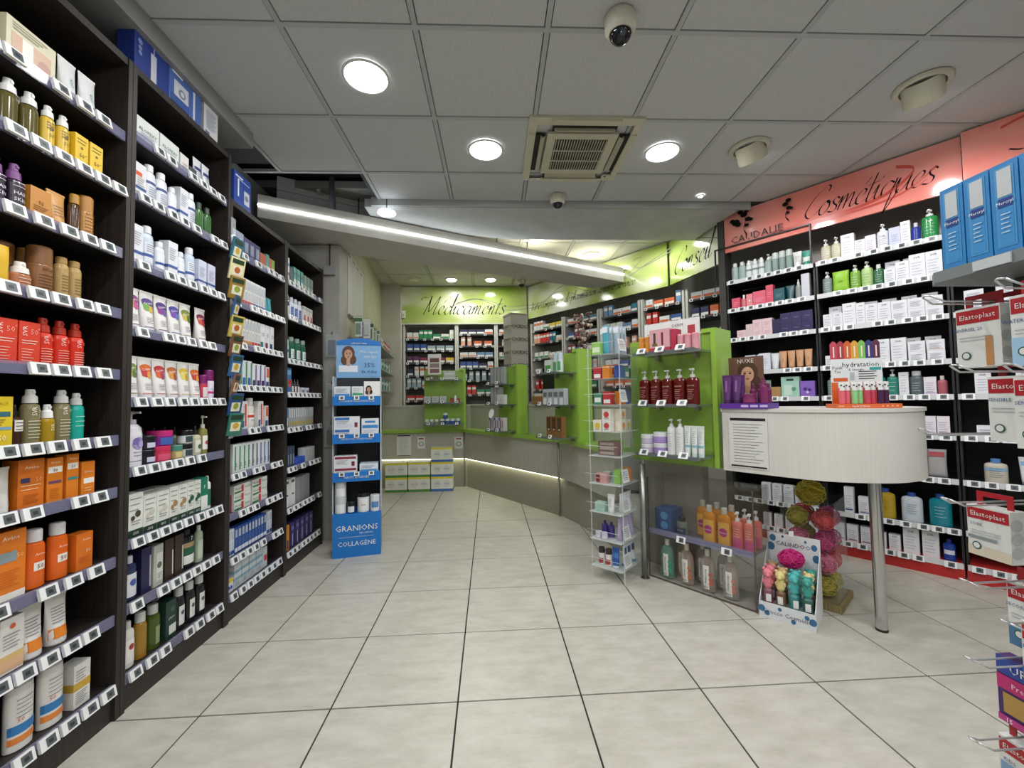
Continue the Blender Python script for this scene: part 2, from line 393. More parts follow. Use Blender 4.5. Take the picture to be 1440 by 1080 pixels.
# price tag shared mesh: white clip with a grey e-paper screen (local front -y)
_tg = MB(); _T = Matrix.Rotation(R(-14), 4, 'X')
_tg.box(-.029, .029, -.005, .005, -.02, .02, M('#eceeee', .35), _T)
_tg.poly([_T @ Vector(p) for p in ((-.011, -.0056, -.014), (.019, -.0056, -.014), (.019, -.0056, .014), (-.011, -.0056, .014))], SCREEN)
_tg.poly([_T @ Vector(p) for p in ((-.004, -.006, -.006), (.01, -.006, -.006), (.01, -.006, .005), (-.004, -.006, .005))], M('#30363a', .4))
TAG = _tg.build('price_tag')
_tg = MB(); _tg.box(-.02, .02, -.004, .004, -.016, .016, M('#eceeee', .35)); _tg.poly([(-.011, -.0046, -.010), (.011, -.0046, -.010), (.011, -.0046, .010), (-.011, -.0046, .010)], SCREEN)
TAGS = _tg.build('price_tag')
def tags(bay, shelf, z, step, p=.85, me=None, off=.012):
    a = bay.a0 + .05
    while a < bay.a1 - .03:
        if random.random() < p:
            q = bay.P(a, off, z); link('price_tag', me or TAG, shelf, q, bay.rz)
        a += step * random.choice((.95, 1, 1, 1.15))

def base(root, L):
    """put a thing's Empty at its base; its parts stay where they were built"""
    L = Vector(L); root.location = L
    for c in root.children: c.matrix_parent_inverse = Matrix.Translation(-L)
def T4(loc, rz): return Matrix.Translation(Vector(loc)) @ Matrix.Rotation(rz, 4, 'Z')

# ================================================================== setting
fl = struct('floor', MB().box(-2.2, 4.6, -2.6, 6.9, -.08, -.0035, M('#2a2826', .9)))
ft = MB(); e = .2474
ft.mesh([(-e, -e, -.01), (e, -e, -.01), (e, e, -.01), (-e, e, -.01), (-e + .001, -e + .001, 0), (e - .001, -e + .001, 0), (e - .001, e - .001, 0), (-e + .001, e - .001, 0)],
        [(4, 5, 6, 7), (0, 1, 5, 4), (1, 2, 6, 5), (2, 3, 7, 6), (3, 0, 4, 7)], FLOORM)
FT = ft.build('floor_tile')
for i in range(-4, 8):
    for j in range(-7, 9):
        x = -.1429 + .5 * i + .25; y = 1.7209 + .5 * j + .25
        if x < -1.9 or (x > 3.6) or y < -1.9 or (y > 5 and (x > 1.6)): continue
        o = link('floor_tile', FT, fl, (x, y, 0))

# ceiling of the shop: tiles in a T grid
ce = struct('ceiling', MB().box(-2.0, 4.4, -2.6, 2.98, CZ + .03, CZ + .1, M('#55585a', .9)).box(-.95, 4.4, 2.98, 3.43, CZ + .03, CZ + .1, M('#55585a', .9)))
ca = -.0135; RC = Matrix.Rotation(ca, 4, 'Z')
def ctile(w0, w1, h0, h1, m):
    return MB().box(w0, w1, h0, h1, 0, .012, m).build('ceiling_tile')
CT = ctile(-.2835, .2835, -.2835, .2835, CEILM)
bars = MB(); GB = M('#b2b5b5', .5)
for i in range(-3, 8):
    for j in range(-7, 4):
        cx = -.3376 + .6 * i + .3; cy = 1.814 + .6 * j + .3
        p = RC @ Vector((cx, cy, 0))
        if p.x < -1.6 or p.x > 3.9 or p.y < -2.2: continue
        if -.798 * (p.x - .3) - .602 * (p.y - .3) < -3.95: continue
        if j == 2 and p.x < -1.0: continue          # open bay in front of the duct
        if j == 2: me = ctile(-.2835, .2835, -.2835, .115, CEILM)
        elif j > 2: continue
        else: me = CT
        o = link('ceiling_tile', me, ce, (p.x, p.y, CZ + .004), ca)
for i in range(-3, 9):
    x = -.3376 + .6 * i; bars.box(x - .012, x + .012, -2.2, 3.43 if x > -1.2 else 3.02, CZ, CZ + .02, GB, RC)
for j in range(-7, 3):
    y = 1.814 + .6 * j; bars.box(-1.8, 4.2, y - .012, y + .012, CZ - .0005, CZ + .02, GB, RC)
part('ceiling_grid', bars, ce)
part('edge_rail', MB().box(-.96, 2.30, 3.425, 3.45, CZ - .05, CZ + .02, M('#a9acab', .4)), ce)
so = MB(); so.prism([(-1.02, 3.45), (2.2, 3.45), (2.14, 4.13), (.2, 4.13), (-.3, 4.0), (-1.02, 3.64)], 2.842, 2.91, BULKM); so.prism([(-.96, 3.45), (2.2, 3.45), (2.16, 3.9), (-.96, 3.5)], 2.91, CZ2 + .08, BULKM)
struct('trim_1', so)           # plasterboard soffit
struct('painted_void', MB().box(-2.0, -.95, 2.98, 4.2, 3.12, 3.16, M('#141414', .9)).box(-2.0, -1.96, 2.98, 4.2, 2.9, 3.16, M('#141414', .9)))   # black boards over the duct: the void's darkness put into colour
# boxed bulkhead over the left shelving
struct('trim_2', MB().box(-1.86, -1.45, -2.2, 2.60, 2.80, CZ, GREYP))

# rear room
c2 = struct('ceiling_rear', MB().box(-2.0, 2.6, 3.49, 6.7, CZ2 + .02, CZ2 + .08, M('#8a8a84', .9)))
CT2 = ctile(-.282, .282, -.282, .282, CEIL2M)
b2 = MB(); GB2 = M('#b9b8ac', .5)
for i in range(-2, 6):
    for j in range(0, 5):
        x = -.82 + .6 * i + .3; y = 6.42 - .6 * j - .3
        if y < 3.8 or x > 2.4 or x < -1.75 or (-.798 * (x-.3) - .602 * (y-.3) < -4.4): continue
        link('ceiling_tile', CT2, c2, (x, y, CZ2))
for i in range(-2, 6): b2.box(-.82 + .6 * i - .012, -.82 + .6 * i + .012, 3.5, 6.42, CZ2 - .002, CZ2 + .016, GB2)
for j in range(0, 5): b2.box(-1.9, 2.4, 6.42 - .6 * j - .012, 6.42 - .6 * j + .012, CZ2 - .0025, CZ2 + .016, GB2)
part('ceiling_grid', b2, c2)
struct('wall_left', MB().box(-1.95, -1.85, -2.6, 3.8, 0, 2.99, GREYP))
struct('wall_front', MB().box(-1.95, 4.6, -2.7, -2.6, 0, 2.99, WALLM))
struct('wall_pilaster', MB().box(-1.86, -1.34, 3.78, 3.95, 0, 2.64, MN('pilaster_paint', f_paint('#a19f98', '#aaa8a1'))))
sw = MB(); q = [(-1.34, 3.95), (-1.62, 6.30), (-1.9, 6.30), (-1.9, 3.95)]; sw.prism(q, 0, CZ2, MN('side_wall_paint', f_paint('#a9aa8c', '#b4b496')))
struct('wall_side', sw)
struct('wall_rear', MB().box(-1.9, 1.0, 6.72, 6.82, 0, CZ2, WALLM))
struct('trim_3', MB().box(-1.62, -1.33, 6.30, 6.44, 0, CZ2, MN('column_paint', f_paint('#b3b0a4', '#bdbaae'))))
WN = Vector((-.798, -.602, 0)); WT = Vector((.602, -.798, 0))
def wp(s, D, z=0): p = WT * s + WN * D; return Vector((p.x, p.y, z))
def wbox(mb, s0, s1, d0, d1, z0, z1, m):
    pts = [wp(s0, d1), wp(s1, d1), wp(s1, d0), wp(s0, d0)]
    mb.mesh([(p.x, p.y, z) for z in (z0, z1) for p in pts], [(3, 2, 1, 0), (4, 5, 6, 7), (0, 1, 5, 4), (1, 2, 6, 5), (2, 3, 7, 6), (3, 0, 4, 7)], m); return mb
struct('wall_right', wbox(MB(), -1.72, 1.6, -4.46, -4.36, 0, 2.99, GREYP))
struct('wall_right_rear', wbox(MB(), -5.2, -1.75, -4.86, -4.76, 0, CZ2, WALLM))
struct('wall_right_front', MB().box(4.45, 4.55, -2.6, 0.9, 0, 2.99, WALLM))

# ================================================================== lamps of the ceiling
def downlight(x, y, z, r, W, label, group, col='#ffffff', dirn=None):
    t = thing('downlight', label, 'ceiling light', (x, y, z), 0, group)
    part('rim', MB().lathe([(r * 1.16, -.008), (r * 1.02, -.012), (r * 1.0, 0)], M('#d8d8d6', .4), 28, cap=False), t)
    part('diffuser', MB().lathe([(r, -.006), (r * .98, -.002)], DISC, 28), t)
    ld = bpy.data.lights.new('downlight_lamp', 'AREA'); ld.shape = 'DISK'; ld.size = r * 1.9; ld.energy = W; ld.color = lin(col)[:3]
    lo = bpy.data.objects.new('lamp', ld); COL.objects.link(lo); lo.parent = t; lo.location = (0, 0, -.014)
    return t
LB = 'round white LED downlight recessed in the grey ceiling '
downlight(-.614, 2.108, CZ, .105, LAMP_W, LB + 'above the hair-care bay aisle', 'round LED downlights')
downlight(-.003, 2.714, CZ, .105, LAMP_W, LB + 'left beside the air conditioner', 'round LED downlights')
downlight(1.203, 2.703, CZ, .105, LAMP_W, LB + 'between air conditioner and swivel spot', 'round LED downlights')
downlight(-.05, 1.52, CZ, .105, LAMP_W, LB + 'over the shop entrance aisle', 'round LED downlights over the entrance')
downlight(1.79, 1.45, CZ, .105, LAMP_W, LB + 'over the shop entrance aisle', 'round LED downlights over the entrance')
for x, y in ((-.63, .9), (1.2, .6), (2.4, .3), (-.6, -.3), (.6, -.4), (1.8, -.6), (3.2, -.6), (-.6, -1.5), (.9, -1.6), (2.4, -1.6)):
    downlight(x, y, CZ, .105, LAMP_W, LB + 'over the shop entrance aisle', 'round LED downlights over the entrance')

def spot(x, y, label):
    t = thing('swivel_spotlight', label, 'ceiling light', (x, y, CZ), 0, None)
    part('trim_ring', MB().lathe([(.125, -.001), (.12, -.014), (.098, -.016), (.094, -.002)], M('#c9c5b4', .4), 28, cap=False), t)
    rot = Matrix.Rotation(R(38), 4, Vector((-WN.y, WN.x, 0)))
    h = MB(); h.lathe([(.088, .03), (.088, -.085), (.082, -.09), (.078, -.07)], M('#c4c0ab', .45), 28, T=rot, cap=False); h.lathe([(.086, .025), (.0, .028)], M('#807c70', .5), 20, T=rot)
    part('housing', h, t)
    part('lamp_face', MB().lathe([(.077, -.072), (.0, -.071)], emis('spot_glow', '#ffffff', 9), 24, T=rot, cap=False), t)
    ld = bpy.data.lights.new('spot_lamp', 'SPOT'); ld.energy = 20; ld.spot_size = R(105); ld.spot_blend = .6; ld.shadow_soft_size = .06
    lo = bpy.data.objects.new('lamp', ld); COL.objects.link(lo); lo.parent = t
    d = rot @ Vector((0, 0, -1)); lo.location = d * .1; lo.rotation_euler = d.to_track_quat('-Z', 'Y').to_euler()
    return t
spot(2.387, 2.068, 'beige swivel spotlight tilted at the wide part of the coral sign')
spot(1.785, 2.646, 'beige swivel spotlight in the ceiling tile next to the round downlight')
def minispot(x, y, z, label):
    t = thing('mini_spot', label, 'ceiling light', (x, y, z), 0, 'small recessed spots')
    part('rim', MB().lathe([(.03, -.001), (.028, -.008), (.022, -.009)], M('#c8c8c4', .4), 16, cap=False), t)
    part('bulb', MB().lathe([(.021, -.005), (.012, -.014), (0, -.016)], emis('mini_glow', '#ffffff', 14), 14, cap=False), t)
minispot(1.785, 3.30, CZ, 'tiny bright recessed spot near the soffit edge')
def rearspot(x, y, lit, label):
    t = thing('rear_downlight', label, 'ceiling light', (x, y, CZ2), 0, 'downlights of the rear room')
    part('rim', MB().lathe([(.11, -.001), (.10, -.016), (.075, -.018)], M('#bdb9a6', .4), 20, cap=False), t)
    part('bulb', MB().lathe([(.074, -.012), (.06, -.032), (0, -.036)], emis('rear_glow', '#fbfff0', 10) if lit else M('#d6d3c0', .4), 18, cap=False), t)
    if lit:
        ld = bpy.data.lights.new('rear_lamp', 'AREA'); ld.shape = 'DISK'; ld.size = .15; ld.energy = FAR_W; ld.color = (1, .99, .93)
        lo = bpy.data.objects.new('lamp', ld); COL.objects.link(lo); lo.parent = t; lo.location = (0, 0, -.045)
RL = 'lit downlight in the pale ceiling '
rearspot(-.53, 6.02, 1, RL + 'in front of the lime medicine sign')
rearspot(.04, 6.02, 1, RL + 'above the spectacle tower')
rearspot(-1.07, 6.02, 0, 'unlit beige downlight in the pale ceiling near the grey column')
rearspot(1.28, 4.98, 1, RL + 'beside the lime sign with the slogan')
rearspot(1.75, 4.35, 1, RL + 'over the advice corner')
rearspot(.55, 4.5, 1, RL + 'over the counter bend, added unseen fill')  # added lamp hidden behind the beam, brightens the counter bend
rearspot(-.3, 5.2, 1, RL + 'over the medicine counter, an added unseen light')  # another added lamp with no visible fitting, fills the rear counter

# air conditioner cassette
ac = thing('air_conditioner', 'beige four-way air conditioner cassette set flush in the grey ceiling', 'air conditioner', (.615, 2.72, CZ), ca)
AB = M('#c6c2ab', .4); AB2 = M('#b5b19b', .45)
o_, i_ = .35, .20
fr = MB()
for k in range(4):
    Tz = Matrix.Rotation(k * math.pi / 2, 4, 'Z')
    fr.mesh([Tz @ Vector(p) for p in ((-o_, -o_, -.012), (o_, -o_, -.012), (i_ + .1, -i_ - .1, -.022), (-i_ - .1, -i_ - .1, -.022), (-o_, -o_, .003), (o_, -o_, .003))], [(0, 3, 2, 1), (0, 1, 5, 4)], AB)
part('frame', fr, ac)
for k in range(4):
    Tz = Matrix.Rotation(k * math.pi / 2, 4, 'Z')
    part('air_slot', MB().box(-.2, .2, -.30, -.235, -.0175, -.01, M('#15140f', .6), Tz), ac)
    lo = MB(); lo.mesh([Tz @ Vector(p) for p in ((-.19, -.262, -.035), (.19, -.262, -.035), (.19, -.237, -.018), (-.19, -.237, -.018))], [(0, 1, 2, 3)], AB2)
    lo.box(-.21, .21, -.345, -.302, -.026, -.014, AB, Tz); lo.box(-.19, .19, -.266, -.258, -.036, -.016, AB2, Tz)
    part('louvre', lo, ac)
gl = MB().box(-.225, .225, -.225, .225, -.028, -.012, AB); part('grille_frame', gl, ac)
gr = MB().box(-.17, .17, -.17, .17, -.0292, -.027, M('#1a1915', .6)); part('grille_opening', gr, ac)
sl = MB().box(-.003, .003, -.17, .17, -.034, -.029, AB2).build('grille_slat')
for k in range(20): link('grille_slat', sl, ac, (-.162 + k * .01705, 0, 0))
part('grille_bar', MB().box(-.17, .17, -.06, -.055, -.036, -.029, AB).box(-.17, .17, .055, .06, -.036, -.029, AB), ac)
part('sensor', MB().box(-.31, -.24, -.31, -.25, -.026, -.017, AB).box(-.27, -.255, -.272, -.26, -.028, -.025, BLACK), ac)
ac.rotation_euler = (0, 0, ca + math.pi)
def dome(x, y, label, s=1):
    t = thing('dome_camera', label, 'camera', (x, y, CZ), 0, None)
    part('housing', MB().lathe([(.062 * s, 0), (.066 * s, -.012 * s), (.064 * s, -.055 * s), (.05 * s, -.075 * s)], M('#c9c6b6', .4), 24), t)
    part('lens_dome', MB().sphere((0, 0, -.068 * s), .047 * s, M('#101216', .08), 18, 10), t)
    part('lens', MB().sphere((0, -.032 * s, -.095 * s), .014 * s, M('#3c4650', .1), 10, 6), t)
dome(.60, 1.735, 'white dome security camera with dark lens before the air conditioner', 1.05)
dome(.584, 3.33, 'small white dome security camera at the ceiling edge by the soffit', .95)

# ================================================================== LED beam
bm = thing('light_beam', 'long white hanging beam with a bright LED line across its face', 'light fixture')
A, B_, C_, D_ = (-1.765, 3.23), (1.685, 4.985), (1.395, 5.29), (-1.808, 3.832)
part('beam_body', MB().prism([A, B_, C_, D_], 2.65, 2.83, MN('beam_white', f_paint('#bdbab1', '#c6c3ba'))), bm)
dv = Vector((B_[0] - A[0], B_[1] - A[1], 0)).normalized(); nv = Vector((dv.y, -dv.x, 0))
l = MB(); pa = Vector((*A, 0)) + nv * .002; pb = Vector((*B_, 0)) + nv * .002
l.mesh([(p.x + nv.x * q, p.y + nv.y * q, z) for z in (2.738, 2.752) for p, q in ((pa, 0), (pb, 0), (pb, .006), (pa, .006))], [(3, 2, 1, 0), (4, 5, 6, 7), (0, 1, 5, 4), (1, 2, 6, 5), (2, 3, 7, 6), (3, 0, 4, 7)], LED)
part('led_strip', l, bm)
for (x, y) in ((-1.12, 3.62), (.45, 4.6), (.1, 4.4)):
    part('hanger_rod', MB().tube([(x, y, 2.83), (x, y, 3.0)], .006, M('#55565a', .4, .8)), bm)
base(bm, (-.3, 4.2, 2.65))
pd = thing('pendant_disc', 'small round white disc lamp hanging on a thin stem above the beam', 'ceiling light', (-.83, 3.42, 2.765))
part('stem', MB().tube([(0, 0, .02), (0, 0, .129)], .004, M('#333333', .4)), pd)
part('disc', MB().lathe([(.06, 0), (.075, .008), (.07, .02)], emis('pendant_glow', '#eef6ff', 3), 22), pd)
du = thing('duct_box', 'scuffed white metal duct box behind the light beam at the shelving', 'duct', (-1.42, 3.72, 2.845), R(27))
part('casing', MB().box(-.40, .40, -.12, .12, 0, .24, M('#c6c6c2', .3)), du)
part('seam', MB().box(-.402, .402, -.123, -.12, .12, .125, M('#8d8d8a', .4)), du)
up_ = thing('metal_upright', 'grey aluminium upright between shelf top and ceiling beside the duct', 'post', (-1.30, 3.50, 2.831))
part('profile', MB().box(-.02, .02, -.02, .02, 0, .28, STEEL).box(-.012, .012, -.028, -.02, 0, .28, STEEL), up_)

# ================================================================== hand-lettered signs
G = {'a': (1.0, [[(.75, .85), (.45, 1), (.1, .6), (.1, .12), (.35, 0), (.7, .5), (.8, .98), (.72, .25), (.85, 0), (1.1, .25)]]),
 'c': (.8, [[(.72, .78), (.5, 1), (.15, .65), (.12, .15), (.4, 0), (.85, .35)]]),
 'd': (1.0, [[(.72, .8), (.45, 1), (.1, .6), (.1, .12), (.35, 0), (.72, .6), (1.05, 2.2), (.95, 2.3), (.74, .3), (.85, 0), (1.1, .25)]]),
 'e': (.78, [[(.0, .3), (.5, .6), (.6, .9), (.4, 1), (.12, .55), (.15, .12), (.4, 0), (.82, .35)]]),
 'i': (.45, [[(0, .45), (.2, 1), (.12, .25), (.22, 0), (.48, .3)], [(.3, 1.38), (.36, 1.5)]]),
 'm': (1.2, [[(0, .5), (.2, 1), (.08, 0)], [(.1, .3), (.42, 1), (.5, .85), (.42, 0)], [(.44, .3), (.78, 1), (.88, .85), (.8, .15), (.92, 0), (1.2, .3)]]),
 'n': (.85, [[(0, .5), (.2, 1), (.08, 0)], [(.1, .3), (.42, 1), (.54, .85), (.46, .15), (.58, 0), (.88, .3)]]),
 'o': (.8, [[(.45, 1), (.1, .6), (.12, .1), (.38, 0), (.66, .45), (.6, .9), (.42, 1), (.6, .78), (.88, .85)]]),
 'p': (.8, [[(0, .5), (.22, 1), (0, -1)], [(.12, .5), (.5, 1), (.7, .7), (.55, .1), (.2, .05)]]),
 'q': (.95, [[(.7, .8), (.4, 1), (.1, .6), (.15, .1), (.4, .02), (.72, .6), (.78, 1), (.55, -1), (.6, -1.05), (1.05, .25)]]),
 'r': (.65, [[(0, .5), (.2, 1.1), (.28, .85), (.55, .95), (.4, .3), (.48, 0), (.72, .25)]]),
 's': (.66, [[(.58, .88), (.4, 1.05), (.2, .85), (.28, .6), (.5, .38), (.46, .1), (.25, 0), (-.02, .1)]]),
 't': (.5, [[(.34, 1.9), (.1, .25), (.22, 0), (.52, .3)], [(-.05, 1.15), (.62, 1.28)]]),
 'u': (.95, [[(0, .5), (.16, 1), (.1, .2), (.3, 0), (.62, .5), (.74, 1), (.66, .2), (.8, 0), (1, .25)]]),
 'v': (.75, [[(0, .8), (.15, 1), (.28, 0), (.6, .7), (.62, 1), (.8, .9)]]),
 'h': (.8, [[(0, .5), (.4, 2.2), (.3, 2.3), (.08, 0)], [(.1, .3), (.42, 1), (.54, .8), (.46, .1), (.82, .28)]]),
 'l': (.45, [[(0, .4), (.42, 2.1), (.3, 2.25), (.1, .25), (.22, 0), (.5, .3)]]),
 'M': (1.75, [[(-.55, 1.75), (-.5, 2.0), (.1, 2.05), (.55, 2.1), (.15, 0)], [(.52, 2.05), (.72, .3), (1.55, 2.15), (1.3, .25), (1.45, 0), (1.7, .3)]]),
 'C': (1.15, [[(1.35, 1.7), (1.4, 2.05), (1.15, 2.15), (.5, 1.5), (.1, .5), (.35, 0), (.7, .1), (1.15, .6)]]),
 'V': (1.0, [[(-.35, 1.8), (.1, 2.1), (.3, 0)], [(.3, 0), (1.0, 1.9), (1.25, 2.2)]]),
 'S': (1.2, [[(1.3, 1.9), (.9, 2.2), (.5, 1.6), (.8, .9), (.5, .05), (-.2, .25)]]), ' ': (.55, [])}
def spl(P, n=5):
    if len(P) < 3: return P
    o = []; Q = [P[0]] + list(P) + [P[-1]]
    for i in range(1, len(Q) - 2):
        for k in range(n):
            t = k / n; a, b, c, d = Q[i - 1], Q[i], Q[i + 1], Q[i + 2]
            o.append(tuple(.5 * (2 * b[j] + (c[j] - a[j]) * t + (2 * a[j] - 5 * b[j] + 4 * c[j] - d[j]) * t * t + (3 * b[j] - a[j] - 3 * c[j] + d[j]) * t ** 3) for j in (0, 1)))
    o.append(P[-1]); return o
def ribbon(mb, pts, nib, m, mp):
    for a, b in zip(pts, pts[1:]):
        mb.poly([mp(a[0] - nib[0], a[1] - nib[1]), mp(b[0] - nib[0], b[1] - nib[1]), mp(b[0] + nib[0], b[1] + nib[1]), mp(a[0] + nib[0], a[1] + nib[1])], m)
def script(mb, s, x, z, size, m, mp, slope=0, wgt=.055, shear=.3, spread=1.0):
    """brush lettering starting at x on the baseline z; size = x height"""
    acc = {'é': 'e', 'à': 'a', 'ê': 'e'}; cx = 0
    for ch in s:
        adv, st = G[acc.get(ch, ch)]; st = list(st)
        if ch == 'é': st.append([(.42, 1.35), (.7, 1.75)])
        if ch == 'à': st.append([(.35, 1.75), (.6, 1.35)])
        if ch == 'ê': st.append([(.25, 1.35), (.45, 1.7), (.65, 1.35)])
        for k in st:
            pts = [(x + size * (cx + px + shear * py), z + size * (py + slope * (cx + px))) for px, py in spl(k)]
            ribbon(mb, pts, (wgt * size, wgt * size * .5), m, mp)
        cx += adv * spread
    return x + size * cx
INK = M('#0b0809', .7, 0, '', .2); SWO = M('#8f9378', .3); SWR = M('#d25243', .3)
def swoosh(mb, pts, th, m, mp): ribbon(mb, spl(pts, 8), (0, th), m, mp)

# lime panel over the medicine shelves (faces the shop)
sg = thing('sign_panel', 'lime green wall sign with black brush lettering Médicaments', 'sign', (0, 6.40, 0))
part('board', MB().box(-1.33, .602, 0, .02, 2.42, 2.985, SIGNG), sg)
fm = lambda x, z: (x, -.002, z); fm2 = lambda x, z: (x, -.0008, z)
lt = MB(); script(lt, 'Médicaments', -1.02, 2.555, .13, INK, fm, wgt=.06, spread=1.0); part('lettering', lt, sg)
lt = MB(); swoosh(lt, [(-.5, 2.72), (-.2, 2.80), (.05, 2.72), (.3, 2.62), (.6, 2.64)], .006, SWO, fm2); swoosh(lt, [(-.6, 2.66), (-.3, 2.78), (0, 2.77), (.3, 2.67), (.6, 2.70)], .006, SWO, fm2); part('swirl', lt, sg)
part('bottom_trim', MB().box(-1.33, .60, -.006, .02, 2.40, 2.42, M('#c9cbb8', .4)), sg)
# lime panel along the right wall, slogan
SD = -4.37
def wsign(name, s0, s1, z0, z1, mat, D, label):
    t = thing(name, label, 'sign'); part('board', wbox(MB(), s0, s1, D - .02, D, z0, z1, mat), t)
    return t, (lambda s, z: wp(s, D + .002, z))
t, mp = wsign('sign_panel', -4.80, -2.40, 2.48, 2.985, SIGNG, SD, 'long lime green wall sign with small handwritten slogan over white shelves')
lt = MB(); script(lt, 'Votre compétence de pharmacien à votre service', -4.68, 2.60, .0535, INK, mp, wgt=.085, slope=-.0022, shear=.35); part('lettering', lt, t)
lt = MB(); swoosh(lt, [(-4.8, 2.66), (-4.5, 2.64), (-4.1, 2.78), (-3.6, 2.62), (-3.1, 2.66), (-2.8, 2.82), (-2.72, 2.90), (-2.85, 2.88), (-2.75, 2.78), (-2.36, 2.86)], .006, SWO, mp)
swoosh(lt, [(-4.8, 2.70), (-4.4, 2.69), (-4.0, 2.84), (-3.5, 2.66), (-3.0, 2.69), (-2.7, 2.79), (-2.36, 2.90)], .006, SWO, mp); part('swirl', lt, t); base(t, wp(-3.6, SD, 2.48))
# end panel "Conseil", turned a little towards the shop
ca_ = Vector((2.068, 4.545, 0)); cb_ = Vector((2.23, 3.78, 0)); cdv = (cb_ - ca_).normalized(); cn = Vector((cdv.y, -cdv.x, 0))
t = thing('sign_panel', 'lime green end panel lettered Conseil beside the coral sign', 'sign')
pb_ = MB(); q = [ca_, cb_, cb_ - cn * .02, ca_ - cn * .02]; pb_.prism([(p.x, p.y) for p in q], 2.49, 2.985, SIGNG); part('board', pb_, t)
cmp_ = lambda s, z: ca_ + cdv * s + cn * .0012 + Vector((0, 0, z))
lt = MB(); script(lt, 'Conseil', .07, 2.58, .115, INK, cmp_, wgt=.07, slope=.03, spread=.98); part('lettering', lt, t)
lt = MB(); swoosh(lt, [(0, 2.87), (.25, 2.93), (.45, 2.86), (.76, 2.74)], .006, SWO, cmp_); part('swirl', lt, t); base(t, (2.15, 4.16, 2.49))
# coral sign over the cosmetics wall
PD = -3.958
t, mp = wsign('sign_panel', -1.60, -.11, 2.535, 2.885, SIGNP, PD, 'coral wall sign with black brush lettering Cosmétiques above white cartons')
lt = MB(); script(lt, 'Cosmétiques', -.99, 2.635, .098, INK, mp, wgt=.05, spread=.86, slope=.0); part('lettering', lt, t)
lt = MB(); swoosh(lt, [(-1.2, 2.60), (-.8, 2.60), (-.5, 2.64), (-.33, 2.76), (-.42, 2.82)], .012, SWR, mp); swoosh(lt, [(-1.1, 2.58), (-.7, 2.585), (-.4, 2.62), (-.22, 2.74)], .008, SWR, mp); part('swirl', lt, t); base(t, wp(-.85, PD, 2.535))
t, mp = wsign('sign_panel', -.105, 1.5, 2.50, 2.885, SIGNP, PD + .05, 'glossy coral sign panel standing proud of the Cosmétiques sign')
lt = MB(); script(lt, 'S', .10, 2.66, .1, INK, mp, wgt=.05); swoosh(lt, [(.06, 2.83), (.2, 2.86), (.4, 2.80)], .008, SWR, mp); part('lettering', lt, t); base(t, wp(.7, PD, 2.50))
struct('trim_4', wbox(MB(), -1.66, -1.605, -4.1, -3.95, 0, 2.885, M('#3b3835', .5)))

# ================================================================== left dark shelving: four bays
LF = -1.465
def left_bay(name, y0, y1, top, zs, label):
    bay = Bay(name, (1, 0), LF, y0, y1, zs)
    t = thing('shelving_unit', label, 'shelf')
    part('side_panel', MB().box(-1.84, LF + .012, y0 - .019, y0 + .001, 0, top, DARK), t)
    part('side_panel', MB().box(-1.84, LF + .012, y1 - .001, y1 + .019, 0, top, DARK), t)
    part('back_panel', MB().box(-1.848, -1.838, y0, y1, 0, top, M('#171513', .6)), t)
    part('top_board', MB().box(-1.84, LF + .008, y0, y1, top - .03, top, DARK), t)
    part('plinth', MB().box(-1.84, LF, y0, y1, 0, zs[-1] - .012, DARK), t)
    for i, z in enumerate(zs):
        s = part('shelf', MB().box(-1.838, LF - .004, y0 + .002, y1 - .002, z - .01, z + .012, M('#26211e', .5)), t)
        part('price_rail', MB().box(LF - .003, LF + .006, y0 + .004, y1 - .004, z - .02, z + .02, RAIL), s)
        tags(bay, s, z, .072, .88)
    base(t, (LF - .15, (y0 + y1) / 2, 0))
    return bay
B1 = left_bay('sunscreen bay', 1.06, 1.72, 2.63, [2.30, 2.07, 1.82, 1.575, 1.333, 1.075, .872, .603, .38, .118], 'dark wood shelving bay full of orange, red and yellow sunscreens')
B2 = left_bay('hair-care bay', 1.76, 2.37, 2.63, [2.34, 2.09, 1.80, 1.517, 1.224, .939, .648, .392, .121], 'dark wood shelving bay with shampoo bottles and splash-printed tubes')
B3 = left_bay('toothbrush bay', 2.41, 3.02, 2.385, [2.094, 1.80, 1.554, 1.304, 1.045, .796, .573, .327, .127], 'lower dark wood shelving bay packed with slim toothbrush packs')
B4 = left_bay('mouthwash bay', 3.06, 3.68, 2.385, [2.10, 1.844, 1.52, 1.274, 1.016, .727, .435, .124], 'dark wood shelving bay with mouthwash bottles beside the grey pilaster')

# ---- kinds for the sunscreen bay
W_, K_, GY = '#ecebe6', '#1c1c1c', '#8a8a8a'
bottle('s_white', .055, .17, '#d9d8e8', ('screw', '#e8e8ec'), .6, .85, lines=((-.3, .3, .3, .5, 4, '#8888aa'),))
pouch('s_cloth', .1, .13, '#cfcbc4')
carton('s_gift', .15, .07, .13, '#d8d2b4', bands=((.06, .66, '#cfa98e', -.4, .4), (.06, .66, '#efe9dd', -.2, .02)), lines=((-.4, .3, .76, .9, 3, '#6a6a55'),), discs=((.25, .3, .02, '#b98a74'),))
tube('s_teal', .062, .15, '#e6e8e8', '#1c8f86', txt=(('cica', 0, .45, .022, '#1c8f86', 1.57),))
carton('s_yel', .05, .035, .125, '#e8c32e', txt=(('50', 0, .4, .02, '#5b4a10'), ('+', .3, .45, .012, '#5b4a10')), lines=((-.35, .35, .76, .86, 2, '#6b5a1c'),), discs=((0, .62, .005, '#7a6418'),))
bottle('s_olive', .052, .165, '#6d6430', ('spray', '#e4e4e2'), .75, .74, mat=M('#5d5528', .15))
bottle('s_olivelab', .05, .15, '#6a5a20', ('spray', '#e4e4e2'), .75, .74, lab=(.08, .5, '#d9b23a'), lines=((-.3, .3, .2, .4, 3, '#4a3c10'),))
